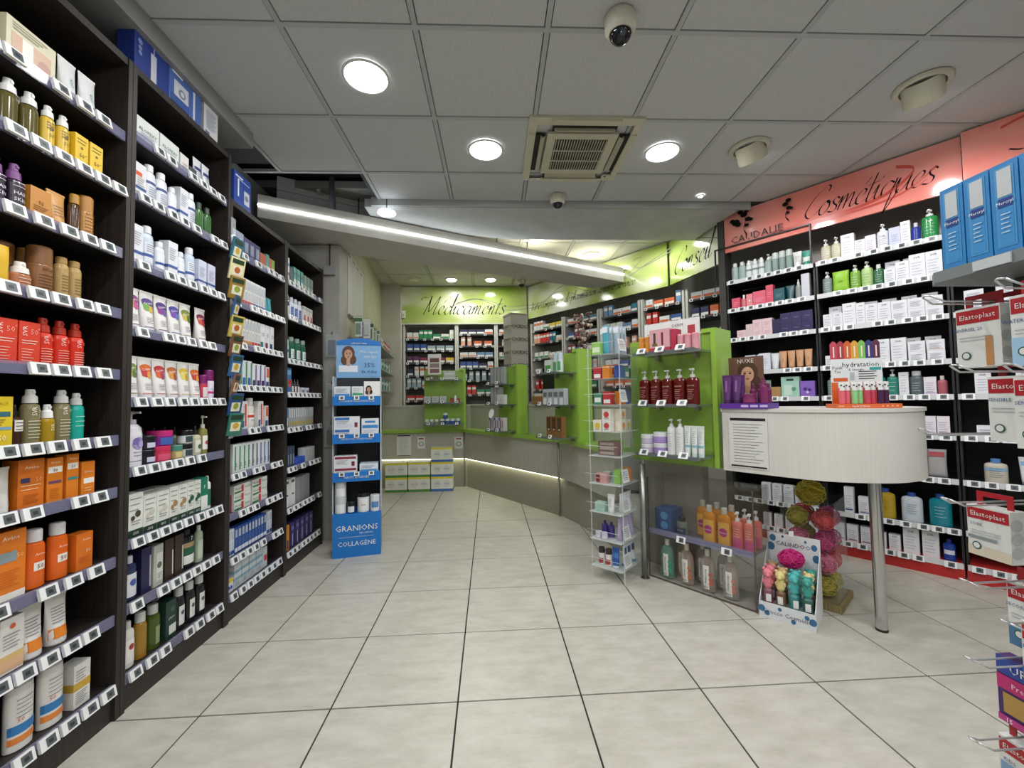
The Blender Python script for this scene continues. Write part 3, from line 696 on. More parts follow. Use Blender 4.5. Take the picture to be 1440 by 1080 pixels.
bottle('s_yspray', .042, .16, '#dcb83a', ('spray', '#ecece8'), .8, .76, txt=(('50', 0, .36, .017, '#5b4a10'),), lines=((-.35, .3, .5, .62, 3, '#6b5a1c'),), discs=((0, .5, .006, '#5b4a10'),))
bottle('s_hair', .048, .155, '#2a1a30', ('spray', '#7d4a86'), 1, .68, txt=(('HAIR', 0, .38, .016, '#e8e4ee'), ('SKIN', 0, .25, .016, '#e8e4ee')), lines=((-.4, .4, .52, .6, 2, '#cfc7d6'),))
carton('s_amber', .065, .04, .105, '#c8893a', txt=(('N', 0, .55, .02, '#8a5a1c'),), lines=((-.35, .35, .3, .42, 3, '#8a5a1c'),))
tube('s_tan', .06, .13, '#cf9a58', '#8a5a2a', lines=((-.3, .3, .35, .6, 4, '#7a4e20'),))
bottle('s_oil', .04, .15, '#5a3812', ('screw', '#b98a3c'), .8, .78, mat=M('#4c2e10', .12), neck=.6)
bottle('s_gold', .048, .165, '#c7924c', ('disc', '#b7813c'), 1, .72, lines=((-.4, .4, .2, .5, 5, '#7d4f1e'),), txt=(('NUXE', 0, .58, .012, '#5f3a12'),))
pouch('s_ytube', .075, .125, '#e2b62c')
bottle('s_nozzle', .06, .09, '#b5724c', ('spray', '#f0ece6'), .7, .6, lines=((-.3, .3, .15, .4, 3, '#e9d2c0'),))
bottle('s_brown', .066, .165, '#8f5f38', ('disc', '#83552f'), 1, .7, txt=(('NUXE', 0, .52, .014, '#3f2410'),), lines=((-.4, .4, .15, .4, 5, '#4f3018'),))
bottle('s_goldslim', .04, .15, '#b89a63', ('screw', '#a98a52'), 1, .86, neck=.7, lines=((-.35, .35, .2, .55, 6, '#6f5526'),))
carton('s_red', .062, .04, .14, '#d8402a', txt=(('SVR', -.25, .78, .02, '#f2d9d0', 1.57), ('50', .2, .78, .024, '#f0a090'), ('+', .42, .86, .014, '#f0a090')), lines=((-.38, .38, .5, .56, 2, '#f4ddd4'), (-.38, .2, .1, .36, 5, '#f0b0a2')))
bottle('s_redspray', .05, .165, '#d6331f', ('spray', '#b9301c'), 1, .72, txt=(('SVR', -.16, .55, .018, '#f4d6cc', 1.57), ('50', .25, .56, .014, '#f0a090')), lines=((-.4, .4, .1, .36, 6, '#f0b8aa'),))
carton('s_lis', .068, .04, .155, '#dfc22c', bands=((.6, .7, '#3a6a78', -.4, .4), (.34, .40, '#7aa2b8', -.45, .45)), txt=(('LISACE', 0, .86, .013, '#8a7a1c'), ('-50', .02, .18, .024, '#f6f2d8')), lines=((-.4, .2, .44, .54, 3, '#7a6a14'),))
carton('s_white50', .06, .04, .14, '#e6e6e4', lines=((-.35, .3, .2, .7, 7, '#77777a'),), bands=((.05, .1, '#d8842a'),))
bottle('s_darkserum', .036, .13, '#4a3020', ('dropper', '#15120f'), 1, .7, mat=M('#3a2214', .12), lab=(.35, .62, '#e8e4dc', .7), lines=((-.3, .3, .4, .56, 3, '#333'),))
bottle('s_clearsp', .05, .18, '#8a8460', ('spray', '#dfdfdc'), .9, .76, mat=M('#837b58', .14), txt=(('SVR', -.14, .6, .018, '#f0eee0', 1.57), ('30', .25, .6, .014, '#e6e2c8')), lines=((-.4, .4, .12, .42, 6, '#e0dcc6'),))
bottle('s_ysmall', .042, .13, '#c2a024', ('spray', '#ededea'), .9, .66, mat=M('#a98a1c', .14), txt=(('SVR', 0, .4, .014, '#f4eecb', 1.57),))
bottle('s_tealsp', .046, .17, '#1fa898', ('spray', '#dcdfde'), .95, .76, lines=((-.4, .4, .3, .5, 3, '#b7e6de'),))
carton('s_avb', .075, .05, .155, '#d4701e', bands=((.52, .62, '#3a3a66', -.4, -.05),), txt=(('Avène', 0, .84, .016, '#f4dcc0'), ('50', .28, .57, .02, '#e8a878')), lines=((-.4, .35, .38, .46, 2, '#f1cfa8'), (-.3, .3, .1, .26, 5, '#b85a12')))
carton('s_avs', .05, .04, .15, '#dd7c1f', bands=((.66, .80, '#f0ece2', -.44, .44), (.42, .48, '#6a4a66', -.4, .4)), txt=(('Avène', 0, .9, .012, '#f6e0c4'), ('50', 0, .72, .014, '#333')), lines=((-.3, .3, .1, .3, 5, '#c06a18'),))
carton('s_avt', .044, .04, .155, '#dd7c1f', bands=((.66, .80, '#f0ece2', -.44, .44), (.42, .48, '#3a8a86', -.4, .4)), txt=(('Avène', 0, .9, .011, '#f6e0c4'), ('50', 0, .72, .014, '#333')))
carton('s_avn', .05, .04, .12, '#e07f20', bands=((.34, .50, '#f0ece2', -.34, .45),), txt=(('Avène', 0, .7, .013, '#f8e4cc'),), lines=((-.3, .3, .12, .2, 2, '#f4d2a8'),))
carton('s_taupe', .055, .04, .145, '#b8ad94', bands=((.84, 1, '#d98a3a'), (.62, .76, '#e9e6da', -.5, .5), (0, .14, '#d9822e')), lines=((-.4, .4, .25, .55, 5, '#7a715c'),))
tube('s_whitetube', .04, .14, '#d7d5cf', '#e6e6e2')
bottle('s_avsp', .07, .20, '#dd5f1c', ('screw', '#d9d9d8'), .8, .78, neck=.62, lab=(.22, .4, '#ece6da', .7), txt=(('50', 0, .31, .026, '#7a3a4a'), ('Avène', 0, .52, .014, '#f8d8bc')), lines=((-.35, .35, .06, .16, 3, '#f4c49a'),))
tube('s_avtube', .062, .195, '#e37a1c', '#ececea', bands=((.42, .62, '#f0ebe0', -.05, .4),), txt=(('50', .17, .52, .028, '#7a3a2a'),), lines=((-.3, .3, .24, .34, 3, '#f8d8b0'),), cath=.09)
carton('s_avbig', .085, .05, .21, '#e07b22', bands=((0, .1, '#eceae4'), (.55, .7, '#8a9aa0', -.32, .2)), txt=(('Avène', 0, .9, .018, '#f8e2c8'), ('50', .3, .62, .02, '#f4c090')), lines=((-.3, .3, .2, .42, 7, '#c8681a'),))
bottle('s_avbot', .062, .19, '#df641d', ('screw', '#dcdcda'), .75, .8, neck=.6, lab=(.3, .44, '#ece6da', .55), txt=(('50', 0, .37, .02, '#7a3a3a'), ('Avène', 0, .58, .012, '#f8d8bc')))
carton('s_avcube', .062, .045, .13, '#d9701e', txt=(('Avène', .1, .82, .012, '#f8e0c4'), ('50', .2, .5, .016, '#f6dcc0')), lines=((-.35, .35, .2, .34, 4, '#c25f14'),))
carton('s_lrpw', .07, .045, .13, '#e6e6e4', bands=((.22, .36, '#2f6a86'),), txt=(('50', -.2, .5, .018, '#d0603a'),), lines=((-.4, .3, .6, .82, 4, '#555'),), discs=((.25, .88, .006, '#d0603a'),))
carton('s_lrpo', .065, .045, .165, '#e4e2de', bands=((.04, .24, '#e3b690'), (.24, .34, '#d8b878')), lines=((-.4, .3, .46, .7, 5, '#666'),), discs=((0, .84, .008, '#d0603a'),))
tube('s_lrpt', .07, .165, '#e8e6e2', '#eceae6', bands=((.13, .34, '#e0832c'),), lines=((-.35, .3, .45, .75, 6, '#666'),))
bottle('s_lrpb', .075, .2, '#e6e4e0', ('disc', '#dcdad6'), .7, .9, bands=((.12, .22, '#e0863a'), (.26, .4, '#2f78b4')), txt=(('50', -.2, .47, .018, '#d0603a'),), lines=((-.35, .3, .52, .78, 5, '#777'),), sh=.02)
carton('s_goldw', .06, .06, .15, '#e2e1dd', bands=((.4, .58, '#c9a23a'),), lines=((-.4, .3, .1, .34, 6, '#777'), (-.4, .2, .64, .84, 4, '#666')))
row(B1, 0, [('s_white', 1, 'lilac-white bottle'), ('s_cloth', 1, 'crumpled off-white cloth pouch'), ('s_gift', 1, 'cream gift set box'), (None, .02), ('s_teal', 2, 'white tube on a teal cap')], .1, .93)
row(B1, 1, [('s_yel', 2, 'bright yellow carton, first in its row,'), ('s_olivelab', 1, 'dark spray bottle with yellow label'), ('s_olive', 2, 'plain olive spray bottle with white nozzle'), ('s_yspray', 2, 'yellow spray bottle marked 50'), ('s_yel', 2, 'bright yellow carton marked 50')], .1, .95)
row(B1, 2, [('s_cloth', 1, 'bunched off-white cotton pouch'), ('s_hair', 2, 'dark purple spray bottle reading HAIR SKIN'), ('s_amber', 1, 'amber orange carton'), ('s_tan', 1, 'tan tube on a brown cap'), ('s_oil', 1, 'dark glass oil bottle, gold cap,'), ('s_gold', 1, 'shiny gold spray can')], .18, .92)
row(B1, 3, [('s_ytube', 2, 'plump golden yellow pouch'), ('s_nozzle', 1, 'small copper bottle with white nozzle'), ('s_brown', 1, 'wide bronze spray can'), ('s_goldslim', 2, 'slim beige-gold bottle')], .2, .85)
row(B1, 4, [('s_red', 5, 'red carton with white SVR lettering'), ('s_redspray', 3, 'red spray bottle with red cap')], .05, .88)
row(B1, 5, [('s_white50', 1, 'white carton with orange base'), ('s_lis', 2, 'lemon yellow carton marked 50'), ('s_darkserum', 1, 'small brown dropper bottle'), ('s_clearsp', 1, 'clear olive spray bottle next to brown dropper'), ('s_ysmall', 1, 'short golden spray bottle'), ('s_clearsp', 1, 'clear olive spray bottle next to the turquoise one'), ('s_tealsp', 1, 'turquoise spray bottle with white nozzle')], .14, .89)
row(B1, 6, [('s_avb', 2, 'wide orange carton'), ('s_taupe', 1, 'taupe carton with orange ends'), ('s_whitetube', 1, 'plain white tube'), ('s_avb', 1, 'wide orange carton next to white tube'), ('s_avs', 1, 'orange carton with white and plum stripes'), ('s_avt', 1, 'orange carton with white and teal stripes'), ('s_avn', 1, 'short orange carton')], .02, .95)
row(B1, 7, [('s_avsp', 1, 'large orange bottle with pale grey cap'), ('s_avtube', 1, 'orange tube marked 50'), ('s_avbig', 1, 'tall orange carton, white base,'), ('s_avbot', 2, 'slimmer orange bottle, grey cap,'), ('s_avcube', 1, 'small orange carton')], .14, .95)
row(B1, 8, [('s_lrpw', 2, 'white carton with steel-blue stripe'), ('s_lrpo', 1, 'white carton with peach base'), ('s_lrpt', 2, 'white tube with orange band')], .2, .84)
row(B1, 9, [('s_lrpb', 4, 'white bottle with blue and orange bands'), ('s_goldw', 1, 'white carton with gold stripe')], .2, .96)

# ---- hair-care bay
carton('h_alo', .12, .05, .105, '#dfe4e0', txt=(('ALOPEXY', 0, .55, .022, '#2d6b4e'),), lines=((-.3, .3, .26, .4, 3, '#88a'),), discs=())
carton('h_alos', .06, .04, .09, '#e4e3e2', bands=((.0, .08, '#c44'),), txt=(('OPEX', 0, .5, .014, '#b34a44'),), lines=((-.3, .3, .2, .36, 3, '#888'),))
carton('h_dark', .05, .04, .06, '#4c4c52')
tube('h_wtube', .055, .14, '#e2e4e8', '#d8dade', bands=((.55, .68, '#2c3f74'),), lines=((-.3, .3, .25, .48, 4, '#667'),))
carton('h_wor', .055, .045, .15, '#e6e6e8', bands=((.62, .74, '#e0603a', -.5, .1), (.24, .32, '#3b5a94')), lines=((-.4, .3, .36, .56, 4, '#778'),))
bottle('h_ducb', .06, .18, '#e4e7ee', ('screw', '#e6e8ec'), .7, .84, lab=(.3, .62, '#dfe3ec'), bands=((.5, .57, '#2f4a86'),), lines=((-.35, .35, .2, .42, 5, '#6a7390'),), neck=.5)
bottle('h_green', .055, .165, '#3e6b3a', ('screw', '#26382a'), .8, .8, mat=M('#3d6a36', .12), neck=.5)
bottle('h_clearbl', .06, .19, '#c9d6e6', ('screw', '#e4e8ee'), .7, .84, lab=(.15, .6, '#e4e8f0'), bands=((.27, .34, '#34559a'),), lines=((-.35, .35, .4, .56, 4, '#66708c'),), neck=.5)
bottle('h_ducs', .05, .145, '#e2e6ee', ('screw', '#e6e8ec'), .7, .84, lab=(.1, .62, '#e8ebf2'), bands=((.26, .34, '#34559a'),), neck=.5)
carton('h_cart', .055, .045, .17, '#e4e6ec', bands=((.26, .34, '#3b5a98'),), lines=((-.4, .3, .5, .8, 6, '#79819c'),))
carton('h_lil', .06, .045, .15, '#d5d9ea', bands=((.24, .31, '#3f5a98'),), lines=((-.4, .3, .42, .74, 6, '#7b84a6'),))
def splash_tube(k, c1, c2, c3, w='#e9e7e4'):
    tube(k, .07, .185, w, '#e9e7ea', splash=((-.0, .70, .40, .16, c1), (-.14, .62, .24, .10, c2), (.16, .58, .2, .08, c3)), txt=(('Crème', -.02, .72, .016, '#f4f0f4', .2),), bands=((.13, .145, c1),), lines=((-.25, .25, .24, .36, 4, '#9a95a0'),))
splash_tube('h_t1', '#8e2f78', '#e0a63a', '#c9489a'); splash_tube('h_t2', '#5a3a8a', '#7ab04a', '#d8b23a'); splash_tube('h_t3', '#4c2a7a', '#8a3a8e', '#6a4aa0')
splash_tube('h_t4', '#3f3a94', '#7a4ab0', '#5a6ac0'); splash_tube('h_t5', '#7a8a34', '#c8b84a', '#5a7a3a'); splash_tube('h_t6', '#7a2248', '#d0563a', '#b03050')
splash_tube('h_o1', '#d86a1e', '#c03a3a', '#e0a04a'); splash_tube('h_o2', '#b52f3a', '#d8603a', '#a03a60'); splash_tube('h_o3', '#b8672e', '#d89a4a', '#9a4a2a'); splash_tube('h_o4', '#d8b93a', '#e0d06a', '#c8a02a')
bottle('h_mag', .05, .16, '#e6e2ee', ('disc', '#7a1f66'), 1, .72, lab=(.12, .6, '#e9e4f0'), txt=(('Curl', 0, .36, .018, '#3a78c0'),), bands=((.2, .28, '#c83a8a'),))
bottle('h_pinkb', .042, .13, '#c8455a', ('disc', '#7a1f66'), 1, .74, lab=(.1, .5, '#e8d8dc'))
bottle('h_flower', .09, .235, '#e6e5ec', ('pump', '#dedde4'), .75, .78, neck=.34, discs=((0, .42, .026, '#9a8ec4'), (-.12, .46, .014, '#7a6ab0'), (.14, .4, .016, '#b4a8d8')), lines=((-.25, .25, .2, .26, 2, '#55518a'),), bands=((.1, .108, '#4a4880'),), sh=.14)
jar('h_darkjar', .06, .062, '#23202a', '#15131a', (.15, .5, '#cfd0e6'))
jar('h_purpjar', .1, .07, '#7a2d8a', '#c22d78', (.1, .55, '#3f62b0'), lf=.35)
jar('h_pinkjar', .1, .07, '#d23a58', '#cf2f5c', (.1, .5, '#e0567a'), lf=.3)
jar('h_olvjar', .06, .065, '#b8a06a', '#4a8a7a', (.1, .5, '#d8c88a'))
jar('h_greyjar', .066, .066, '#d9dad8', '#14161a', (.1, .55, '#3a4a52'))
bottle('h_wpump', .045, .2, '#a8a06a', ('pump', '#dcdcd4'), 1, .68, mat=M('#8c854c', .15), lab=(.12, .48, '#ece9e4'), discs=((0, .3, .01, '#c04a52'),))
bottle('h_drop', .05, .15, '#c4c0aa', ('dropper', '#2a2a28'), 1, .7, lab=(.1, .52, '#dfe3d6'), discs=((0, .3, .012, '#4a6a3a'),))
def phyto(k, w, h, leaf, band): carton(k, w, .06, h, '#dfe2da', bands=((.0, .17, band),), txt=(('-50%', .0, .085, .016, '#f0f0ea'),), lines=((-.4, .35, .62, .88, 3, '#44504a'), (-.3, .3, .3, .36, 2, '#445')), discs=((.15, .52, .014, leaf), (-.18, .44, .010, leaf)))
phyto('h_p1', .075, .18, '#4a4036', '#1f3a2c'); phyto('h_p2', .07, .16, '#cfc9b8', '#1f3a2c'); phyto('h_p3', .055, .165, '#a8805a', '#1c3a2a'); phyto('h_p4', .045, .165, '#2f5a48', '#1e4434')
carton('h_tealc', .05, .05, .17, '#1f7a62', bands=((.02, .45, '#e8ebe6', -.48, .48),), txt=(('F', 0, .72, .026, '#e8f0ea'),))
bottle('h_tealb', .035, .17, '#e0e4de', ('screw', '#e8eae6'), 1, .84, lab=(.1, .6, '#2a6a54'))
bottle('h_bluewhite', .06, .18, '#2a3358', ('screw', '#d8dae0'), .7, .84, lab=(.08, .6, '#dfe2ea'), discs=((0, .4, .014, '#4a5aa8'),))
carton('h_navy', .05, .05, .19, '#23224a', bands=((.1, .8, '#a8a8ba', .3, .46),))
carton('h_greyp', .055, .05, .18, '#b9bbb0', bands=((.12, .8, '#d6d8ce', -.2, .45),), discs=((.1, .5, .014, '#5f6a56'),), lines=((-.1, .4, .2, .3, 3, '#566'),))
carton('h_brown', .052, .05, .185, '#3a2a22', bands=((.1, .7, '#cfc8ba', .32, .46),))
bottle('h_black7', .085, .19, '#12161a', ('screw', '#0e1012'), .7, .86, lab=(.12, .34, '#dfe3da'), bands=((.36, .54, '#245a3e'), (.54, .66, '#a8906a')), txt=(('7', 0, .76, .026, '#e8ebe8'),))
bottle('h_palegreen', .045, .185, '#9fb09a', ('screw', '#c4cec0'), .8, .86, lab=(.1, .6, '#b9c8b2'))
bottle('h_labelw', .055, .185, '#e4e2dc', ('screw', '#d8d8d4'), .7, .84, lab=(.1, .6, '#efede8'), discs=((0, .45, .012, '#a83a3a'),))
bottle('h_amber', .055, .19, '#a87c2a', ('screw', '#cfd2d0'), .8, .8, mat=M('#9a7424', .15), neck=.6)
bottle('h_olive', .065, .19, '#4a5a22', ('screw', '#c9cfca'), .8, .8, mat=M('#46561c', .12), neck=.55, lab=(.1, .5, '#8a9a6a', .35))
carton('h_dkgreen', .065, .05, .17, '#1e3a30', bands=((.1, .34, '#d9ddd6', -.2, .46),), txt=(('phyto', 0, .55, .016, '#d6dccf'),), discs=((.1, .75, .012, '#3f6a50'),))
bottle('h_blk', .06, .2, '#15181c', ('screw', '#c9ccca'), .75, .8, neck=.55, lab=(.12, .56, '#dfe2de', .6), discs=((0, .4, .01, '#4a5560'),))
row(B2, 0, [('h_alo', 2, 'white box with green oval logo', {'rows': 1}), ('h_alos', 1, 'small white carton with red lettering'), ('h_dark', 1, 'low dark grey carton'), ('h_wtube', 2, 'white tube with navy stripe')], .02, .92)
row(B2, 1, [('h_wor', 1, 'white carton with orange and blue'), ('h_ducb', 2, 'white shampoo bottle with navy band'), ('h_ducs', 1, 'short white bottle'), ('h_cart', 1, 'white carton with blue stripe'), ('h_ducb', 1, 'white shampoo bottle next to green bottles'), ('h_green', 2, 'green glass bottle')], .02, .94)
row(B2, 2, [('h_cart', 1, 'white carton, first in its row,'), ('h_clearbl', 1, 'clear bluish bottle with white label'), ('h_ducs', 1, 'short white bottle beside clear bottle'), ('h_cart', 1, 'tall white carton between bottles'), ('h_ducs', 1, 'short white bottle right of tall carton'), ('h_clearbl', 1, 'clear bluish bottle next to lilac cartons'), ('h_lil', 2, 'lilac-white carton with blue stripe')], 0, .98)
row(B2, 3, [('h_t1', 1, 'white tube with magenta and yellow splash'), ('h_t2', 1, 'white tube with violet and green splash'), ('h_t3', 1, 'white tube with deep purple splash'), ('h_t4', 1, 'white tube with indigo splash'), ('h_t5', 1, 'white tube with olive splash'), (None, .03), ('h_t6', 1, 'white tube with wine-red splash')], .0, .90)
row(B2, 4, [('h_t5', 1, 'white tube with olive splash'), ('h_o1', 1, 'white tube with orange splash'), ('h_o2', 1, 'white tube with red splash'), ('h_o3', 1, 'white tube with copper splash'), ('h_o4', 1, 'white tube with yellow splash'), ('h_o1', 1, 'white tube with orange splash next to pink bottle'), ('h_pinkb', 1, 'small pink bottle with purple cap'), ('h_mag', 1, 'white can with plum cap')], 0, .98)
row(B2, 5, [('h_flower', 1, 'large white pump bottle with violet flower'), ('h_darkjar', 1, 'small black jar with pale label', {'stack': 2}), ('h_pinkjar', 1, 'raspberry pink jar'), ('h_olvjar', 1, 'beige jar with green lid'), ('h_greyjar', 1, 'pale jar with black lid', {'stack': 2}), ('h_drop', 1, 'pale dropper bottle'), ('h_wpump', 1, 'slim olive pump bottle')], .02, .92)
_q = B2.P(B2.a0 + .262, -.025 - .05, .939 + .012 + .0705); put('h_purpjar', _q.x, _q.y, _q.z, B2.rz, 'purple jar with magenta lid on top of the raspberry pink jar')
row(B2, 6, [('h_p1', 1, 'tall white carton with dark flowers'), ('h_p2', 2, 'white carton with pale leaf and dark base'), ('h_p3', 2, 'white carton with tan leaves and dark base'), ('h_p4', 2, 'narrow white carton with green leaves'), ('h_tealc', 1, 'teal carton with white panel'), ('h_tealb', 1, 'slim white bottle')], .02, .97)
row(B2, 7, [('h_bluewhite', 1, 'navy bottle with white label'), ('h_navy', 1, 'tall navy carton'), ('h_greyp', 1, 'grey carton with leaf print'), ('h_brown', 2, 'tall dark brown carton'), ('h_black7', 1, 'black bottle with kraft and green sleeve'), ('h_palegreen', 1, 'pale sage bottle')], .02, .88)
row(B2, 8, [('h_labelw', 1, 'white bottle with red dot'), ('h_amber', 1, 'amber bottle with silver cap'), ('h_olive', 1, 'olive green bottle'), ('h_dkgreen', 1, 'dark green carton'), ('h_blk', 3, 'black bottle with white label')], .02, .92)

# ---- toothbrush bay
carton('t_pur', .06, .05, .13, '#3d3a66', bands=((.3, .8, '#8b93a8', -.3, .3),), lines=((-.3, .3, .08, .22, 3, '#9aa'),))
carton('t_grey', .06, .05, .14, '#9a9fb4', discs=((0, .62, .016, '#d6dae2'),), bands=((.06, .3, '#5a5f86'),))
carton('t_or', .035, .04, .10, '#b55a3a', bands=((.1, .3, '#d8c0a8'),)); carton('t_te', .035, .04, .115, '#3a9a94', bands=((.1, .3, '#cfe0da'),)); carton('t_lime', .035, .04, .10, '#7fa63a', bands=((.1, .4, '#e0d8c0'),))
def slim(k, c, b, w=.026, h=.17): carton(k, w, .04, h, c, bands=((.05, .2, b, -.5, .5), (.6, .9, '#b8bec8', -.35, .35)), lines=((-.35, .35, .26, .5, 5, '#7d8694'),))
slim('t_s1', '#e2e2e0', '#c03a32'); slim('t_s2', '#dfe1e4', '#3a5aa0'); slim('t_s3', '#e4e4e2', '#c78a4a')
tube('t_tealt', .045, .12, '#2a92a0', '#2a92a0')
carton('t_tri', .05, .04, .17, '#e4e4e8', bands=((.04, .3, '#2c3a66', -.5, .1),), discs=((.1, .6, .012, '#8a90a0'), (.1, .6, .007, '#e4e4e8')))
carton('t_trir', .05, .04, .17, '#e4e4e8', bands=((.04, .3, '#7a2a36', -.5, .1),), discs=((.1, .6, .012, '#8a90a0'), (.1, .6, .007, '#e4e4e8')))
carton('t_trit', .05, .04, .17, '#e4e4e8', bands=((.04, .3, '#2a7a86', -.5, .1),), discs=((.1, .6, .012, '#8a90a0'), (.1, .6, .007, '#e4e4e8')))
carton('t_gr', .045, .05, .16, '#d9dfe0', bands=((.1, .95, '#2f8a5a', .2, .46), (.05, .35, '#3a6ab0', -.46, .1)))
carton('t_pu', .045, .05, .15, '#dfdfe4', bands=((.1, .95, '#5a3a86', .2, .46), (.05, .3, '#2c2a5a', -.46, .1)))
carton('t_or2', .04, .05, .14, '#e2dfdc', bands=((.5, .95, '#d0603a', -.3, .4), (.05, .3, '#3a4a86', -.46, .3)))
carton('t_el', .06, .05, .17, '#e4e2de', bands=((.1, .9, '#c8452e', .02, .3), (.06, .3, '#3a5aa0', -.46, -.1)), lines=((-.4, -.02, .5, .8, 5, '#88a'),))
bottle('t_elb', .07, .19, '#e0dcd4', ('screw', '#e8e8e4'), .7, .78, neck=.5, lab=(.1, .5, '#e6e2dc'), bands=((.36, .44, '#c8392c'),), txt=(('elmex', 0, .28, .016, '#3a5a8a'),))
def tall(k, b): carton(k, .042, .045, .165, '#dfe3e2', bands=((.08, .92, b, -.1, .2),), discs=((.3, .3, .004, '#445'), (.3, .22, .004, '#445')))
tall('t_v1', '#2a8a58'); tall('t_v2', '#3f62a8'); tall('t_v3', '#3a4a58')
carton('t_ly', .17, .05, .048, '#dfe2da', bands=((.05, .9, '#c23a42', -.08, .06), (.05, .25, '#2f7a4a', -.48, -.1)), txt=(('Fluocaril', -.28, .6, .018, '#2f7a3a'), ('Fluocaril', .28, .55, .016, '#2f7a3a')))
carton('t_dkred', .03, .05, .10, '#7a3a40')
slim('t_b1', '#2f55a0', '#dfe4ec', .03, .15); slim('t_b2', '#d6dde8', '#2f4f9a', .03, .15)
carton('t_pale', .07, .05, .14, '#cfd8dc', bands=((.3, .42, '#8ab0c0'), (.6, .72, '#8ab0c0')), lines=((-.4, .35, .1, .25, 4, '#778'),))
carton('t_ir', .05, .05, .13, '#c9ccd0', bands=((.3, .6, '#c03a4a', -.2, .4),))
carton('t_yel', .06, .06, .075, '#dfe2ea', bands=((.72, 1, '#e6c42a'),), discs=((-.18, .35, .010, '#3a62b0'), (.18, .35, .010, '#3a62b0')))
row(B3, 0, [('t_grey', 2, 'grey carton with round window'), ('t_pur', 3, 'dark violet carton'), ('t_or', 2, 'small rust-orange carton'), ('t_te', 1, 'teal carton'), ('t_or', 1, 'rust-orange carton past the teal one'), ('t_lime', 1, 'lime green carton')], .03, .92)
row(B3, 1, [('t_s1', 6, 'slim white toothbrush pack with red base'), ('t_s2', 5, 'slim white toothbrush pack with blue base'), ('t_tealt', 2, 'teal tube')], .12, .9)
row(B3, 2, [('t_s3', 5, 'slim white toothbrush pack with ochre base'), ('t_s1', 3, 'slim white toothbrush pack with red base'), ('t_trit', 1, 'white brush carton with teal corner'), ('t_trir', 1, 'white brush carton with maroon corner'), ('t_tri', 1, 'white brush carton with navy corner')], .12, .92)
row(B3, 3, [('t_gr', 4, 'white carton with green stripe'), ('t_pu', 3, 'white carton with violet stripe'), ('t_or2', 1, 'white carton with orange panel')], .06, .82)
row(B3, 4, [('t_el', 2, 'white carton with red stripe'), ('t_elb', 1, 'white mouthwash bottle with red band'), ('t_el', 1, 'white carton with red stripe beyond the bottle'), ('t_or2', 1, 'white carton with orange panel')], .08, .82)
row(B3, 5, [('t_v1', 4, 'tall white carton with green bar'), ('t_v3', 2, 'tall white carton with slate bar'), ('t_v2', 3, 'tall white carton with blue bar')], .1, .84)
row(B3, 6, [('t_dkred', 1, 'dark red carton'), ('t_ly', 2, 'white toothpaste box lying flat in a stack of three', {'stack': 3})], .02, .80)
row(B3, 7, [('t_b2', 2, 'slim pale pack with blue base'), ('t_b1', 10, 'slim blue pack with white base'), ('t_b2', 2, 'slim pale pack at the row end')], .02, .90)
row(B3, 8, [('t_yel', 1, 'low white carton with yellow lid'), ('t_pale', 4, 'pale blue-striped carton'), ('t_ir', 1, 'grey carton with red panel')], .02, .80)
# ---- mouthwash bay
carton('m_tall', .055, .05, .19, '#dfe4ea', bands=((.3, .42, '#3a62a8'), (.66, .78, '#3a8ac0')), lines=((-.4, .3, .1, .25, 4, '#667'),))
carton('m_dark', .04, .05, .13, '#2a2834'); carton('m_teal', .048, .05, .15, '#2f8f86', bands=((.06, .4, '#cfd9d6', -.46, .46), (.6, .75, '#1f5f66', -.46, .46)))
carton('m_sage', .048, .05, .14, '#7d9a8c', bands=((.06, .4, '#c4cfc8', -.46, .46),))
bottle('m_blue', .065, .17, '#1f4a78', ('screw', '#9aa6ae'), .7, .8, mat=M('#1d466e', .12), neck=.5, lab=(.1, .5, '#cfd8e0'))
bottle('m_white', .055, .165, '#dfe3ea', ('screw', '#c9d0da'), .7, .8, neck=.5, lab=(.1, .55, '#4a6ab0'), lines=((-.3, .3, .2, .4, 3, '#e8ecf4'),))
carton('m_red', .05, .05, .14, '#e4e0dc', bands=((.06, .5, '#c8382e', -.2, .3), (.8, .95, '#b8bcc4')))
bottle('m_w2', .06, .2, '#e6e8ea', ('screw', '#e0e2e4'), .7, .82, neck=.5, lab=(.1, .55, '#dde4ee'), bands=((.3, .4, '#3a5a9a'),))
bottle('m_green', .07, .185, '#2f6a52', ('screw', '#8aa096'), .7, .82, mat=M('#2a644c', .12), neck=.5, lab=(.12, .5, '#dfe6e2'), lines=((-.3, .3, .2, .4, 4, '#3a5a8a'),))
carton('m_kid', .09, .05, .19, '#3a72b0', discs=((-.1, .4, .022, '#3f9a4a'), (.16, .42, .026, '#c8283a'), (.1, .3, .016, '#e2506a')), bands=((.72, .92, '#7fb0d8', -.46, .46),))
bottle('m_small', .03, .11, '#3a3034', ('dropper', '#5a5658'), 1, .7, lab=(.1, .5, '#d8d4d0')); carton('m_box', .06, .05, .05, '#d2d4dc', bands=((.2, .6, '#7a80a8', -.3, .4),))
carton('m_card', .028, .04, .15, '#a9adb0', bands=((.1, .3, '#c9b04a', -.4, .4), (.5, .95, '#d5d8da', -.3, .4)))
carton('m_cardb', .05, .04, .15, '#5a86b8', bands=((.1, .5, '#d6dce2', -.4, .4),))
carton('m_slant', .03, .07, .15, '#3f4a60', bands=((.1, .6, '#8a94a6', -.3, .3),)); carton('m_wb', .05, .06, .11, '#c6c9cc', lines=((-.3, .3, .2, .7, 4, '#888'),)); carton('m_bluet', .05, .06, .025, '#2f58c0')
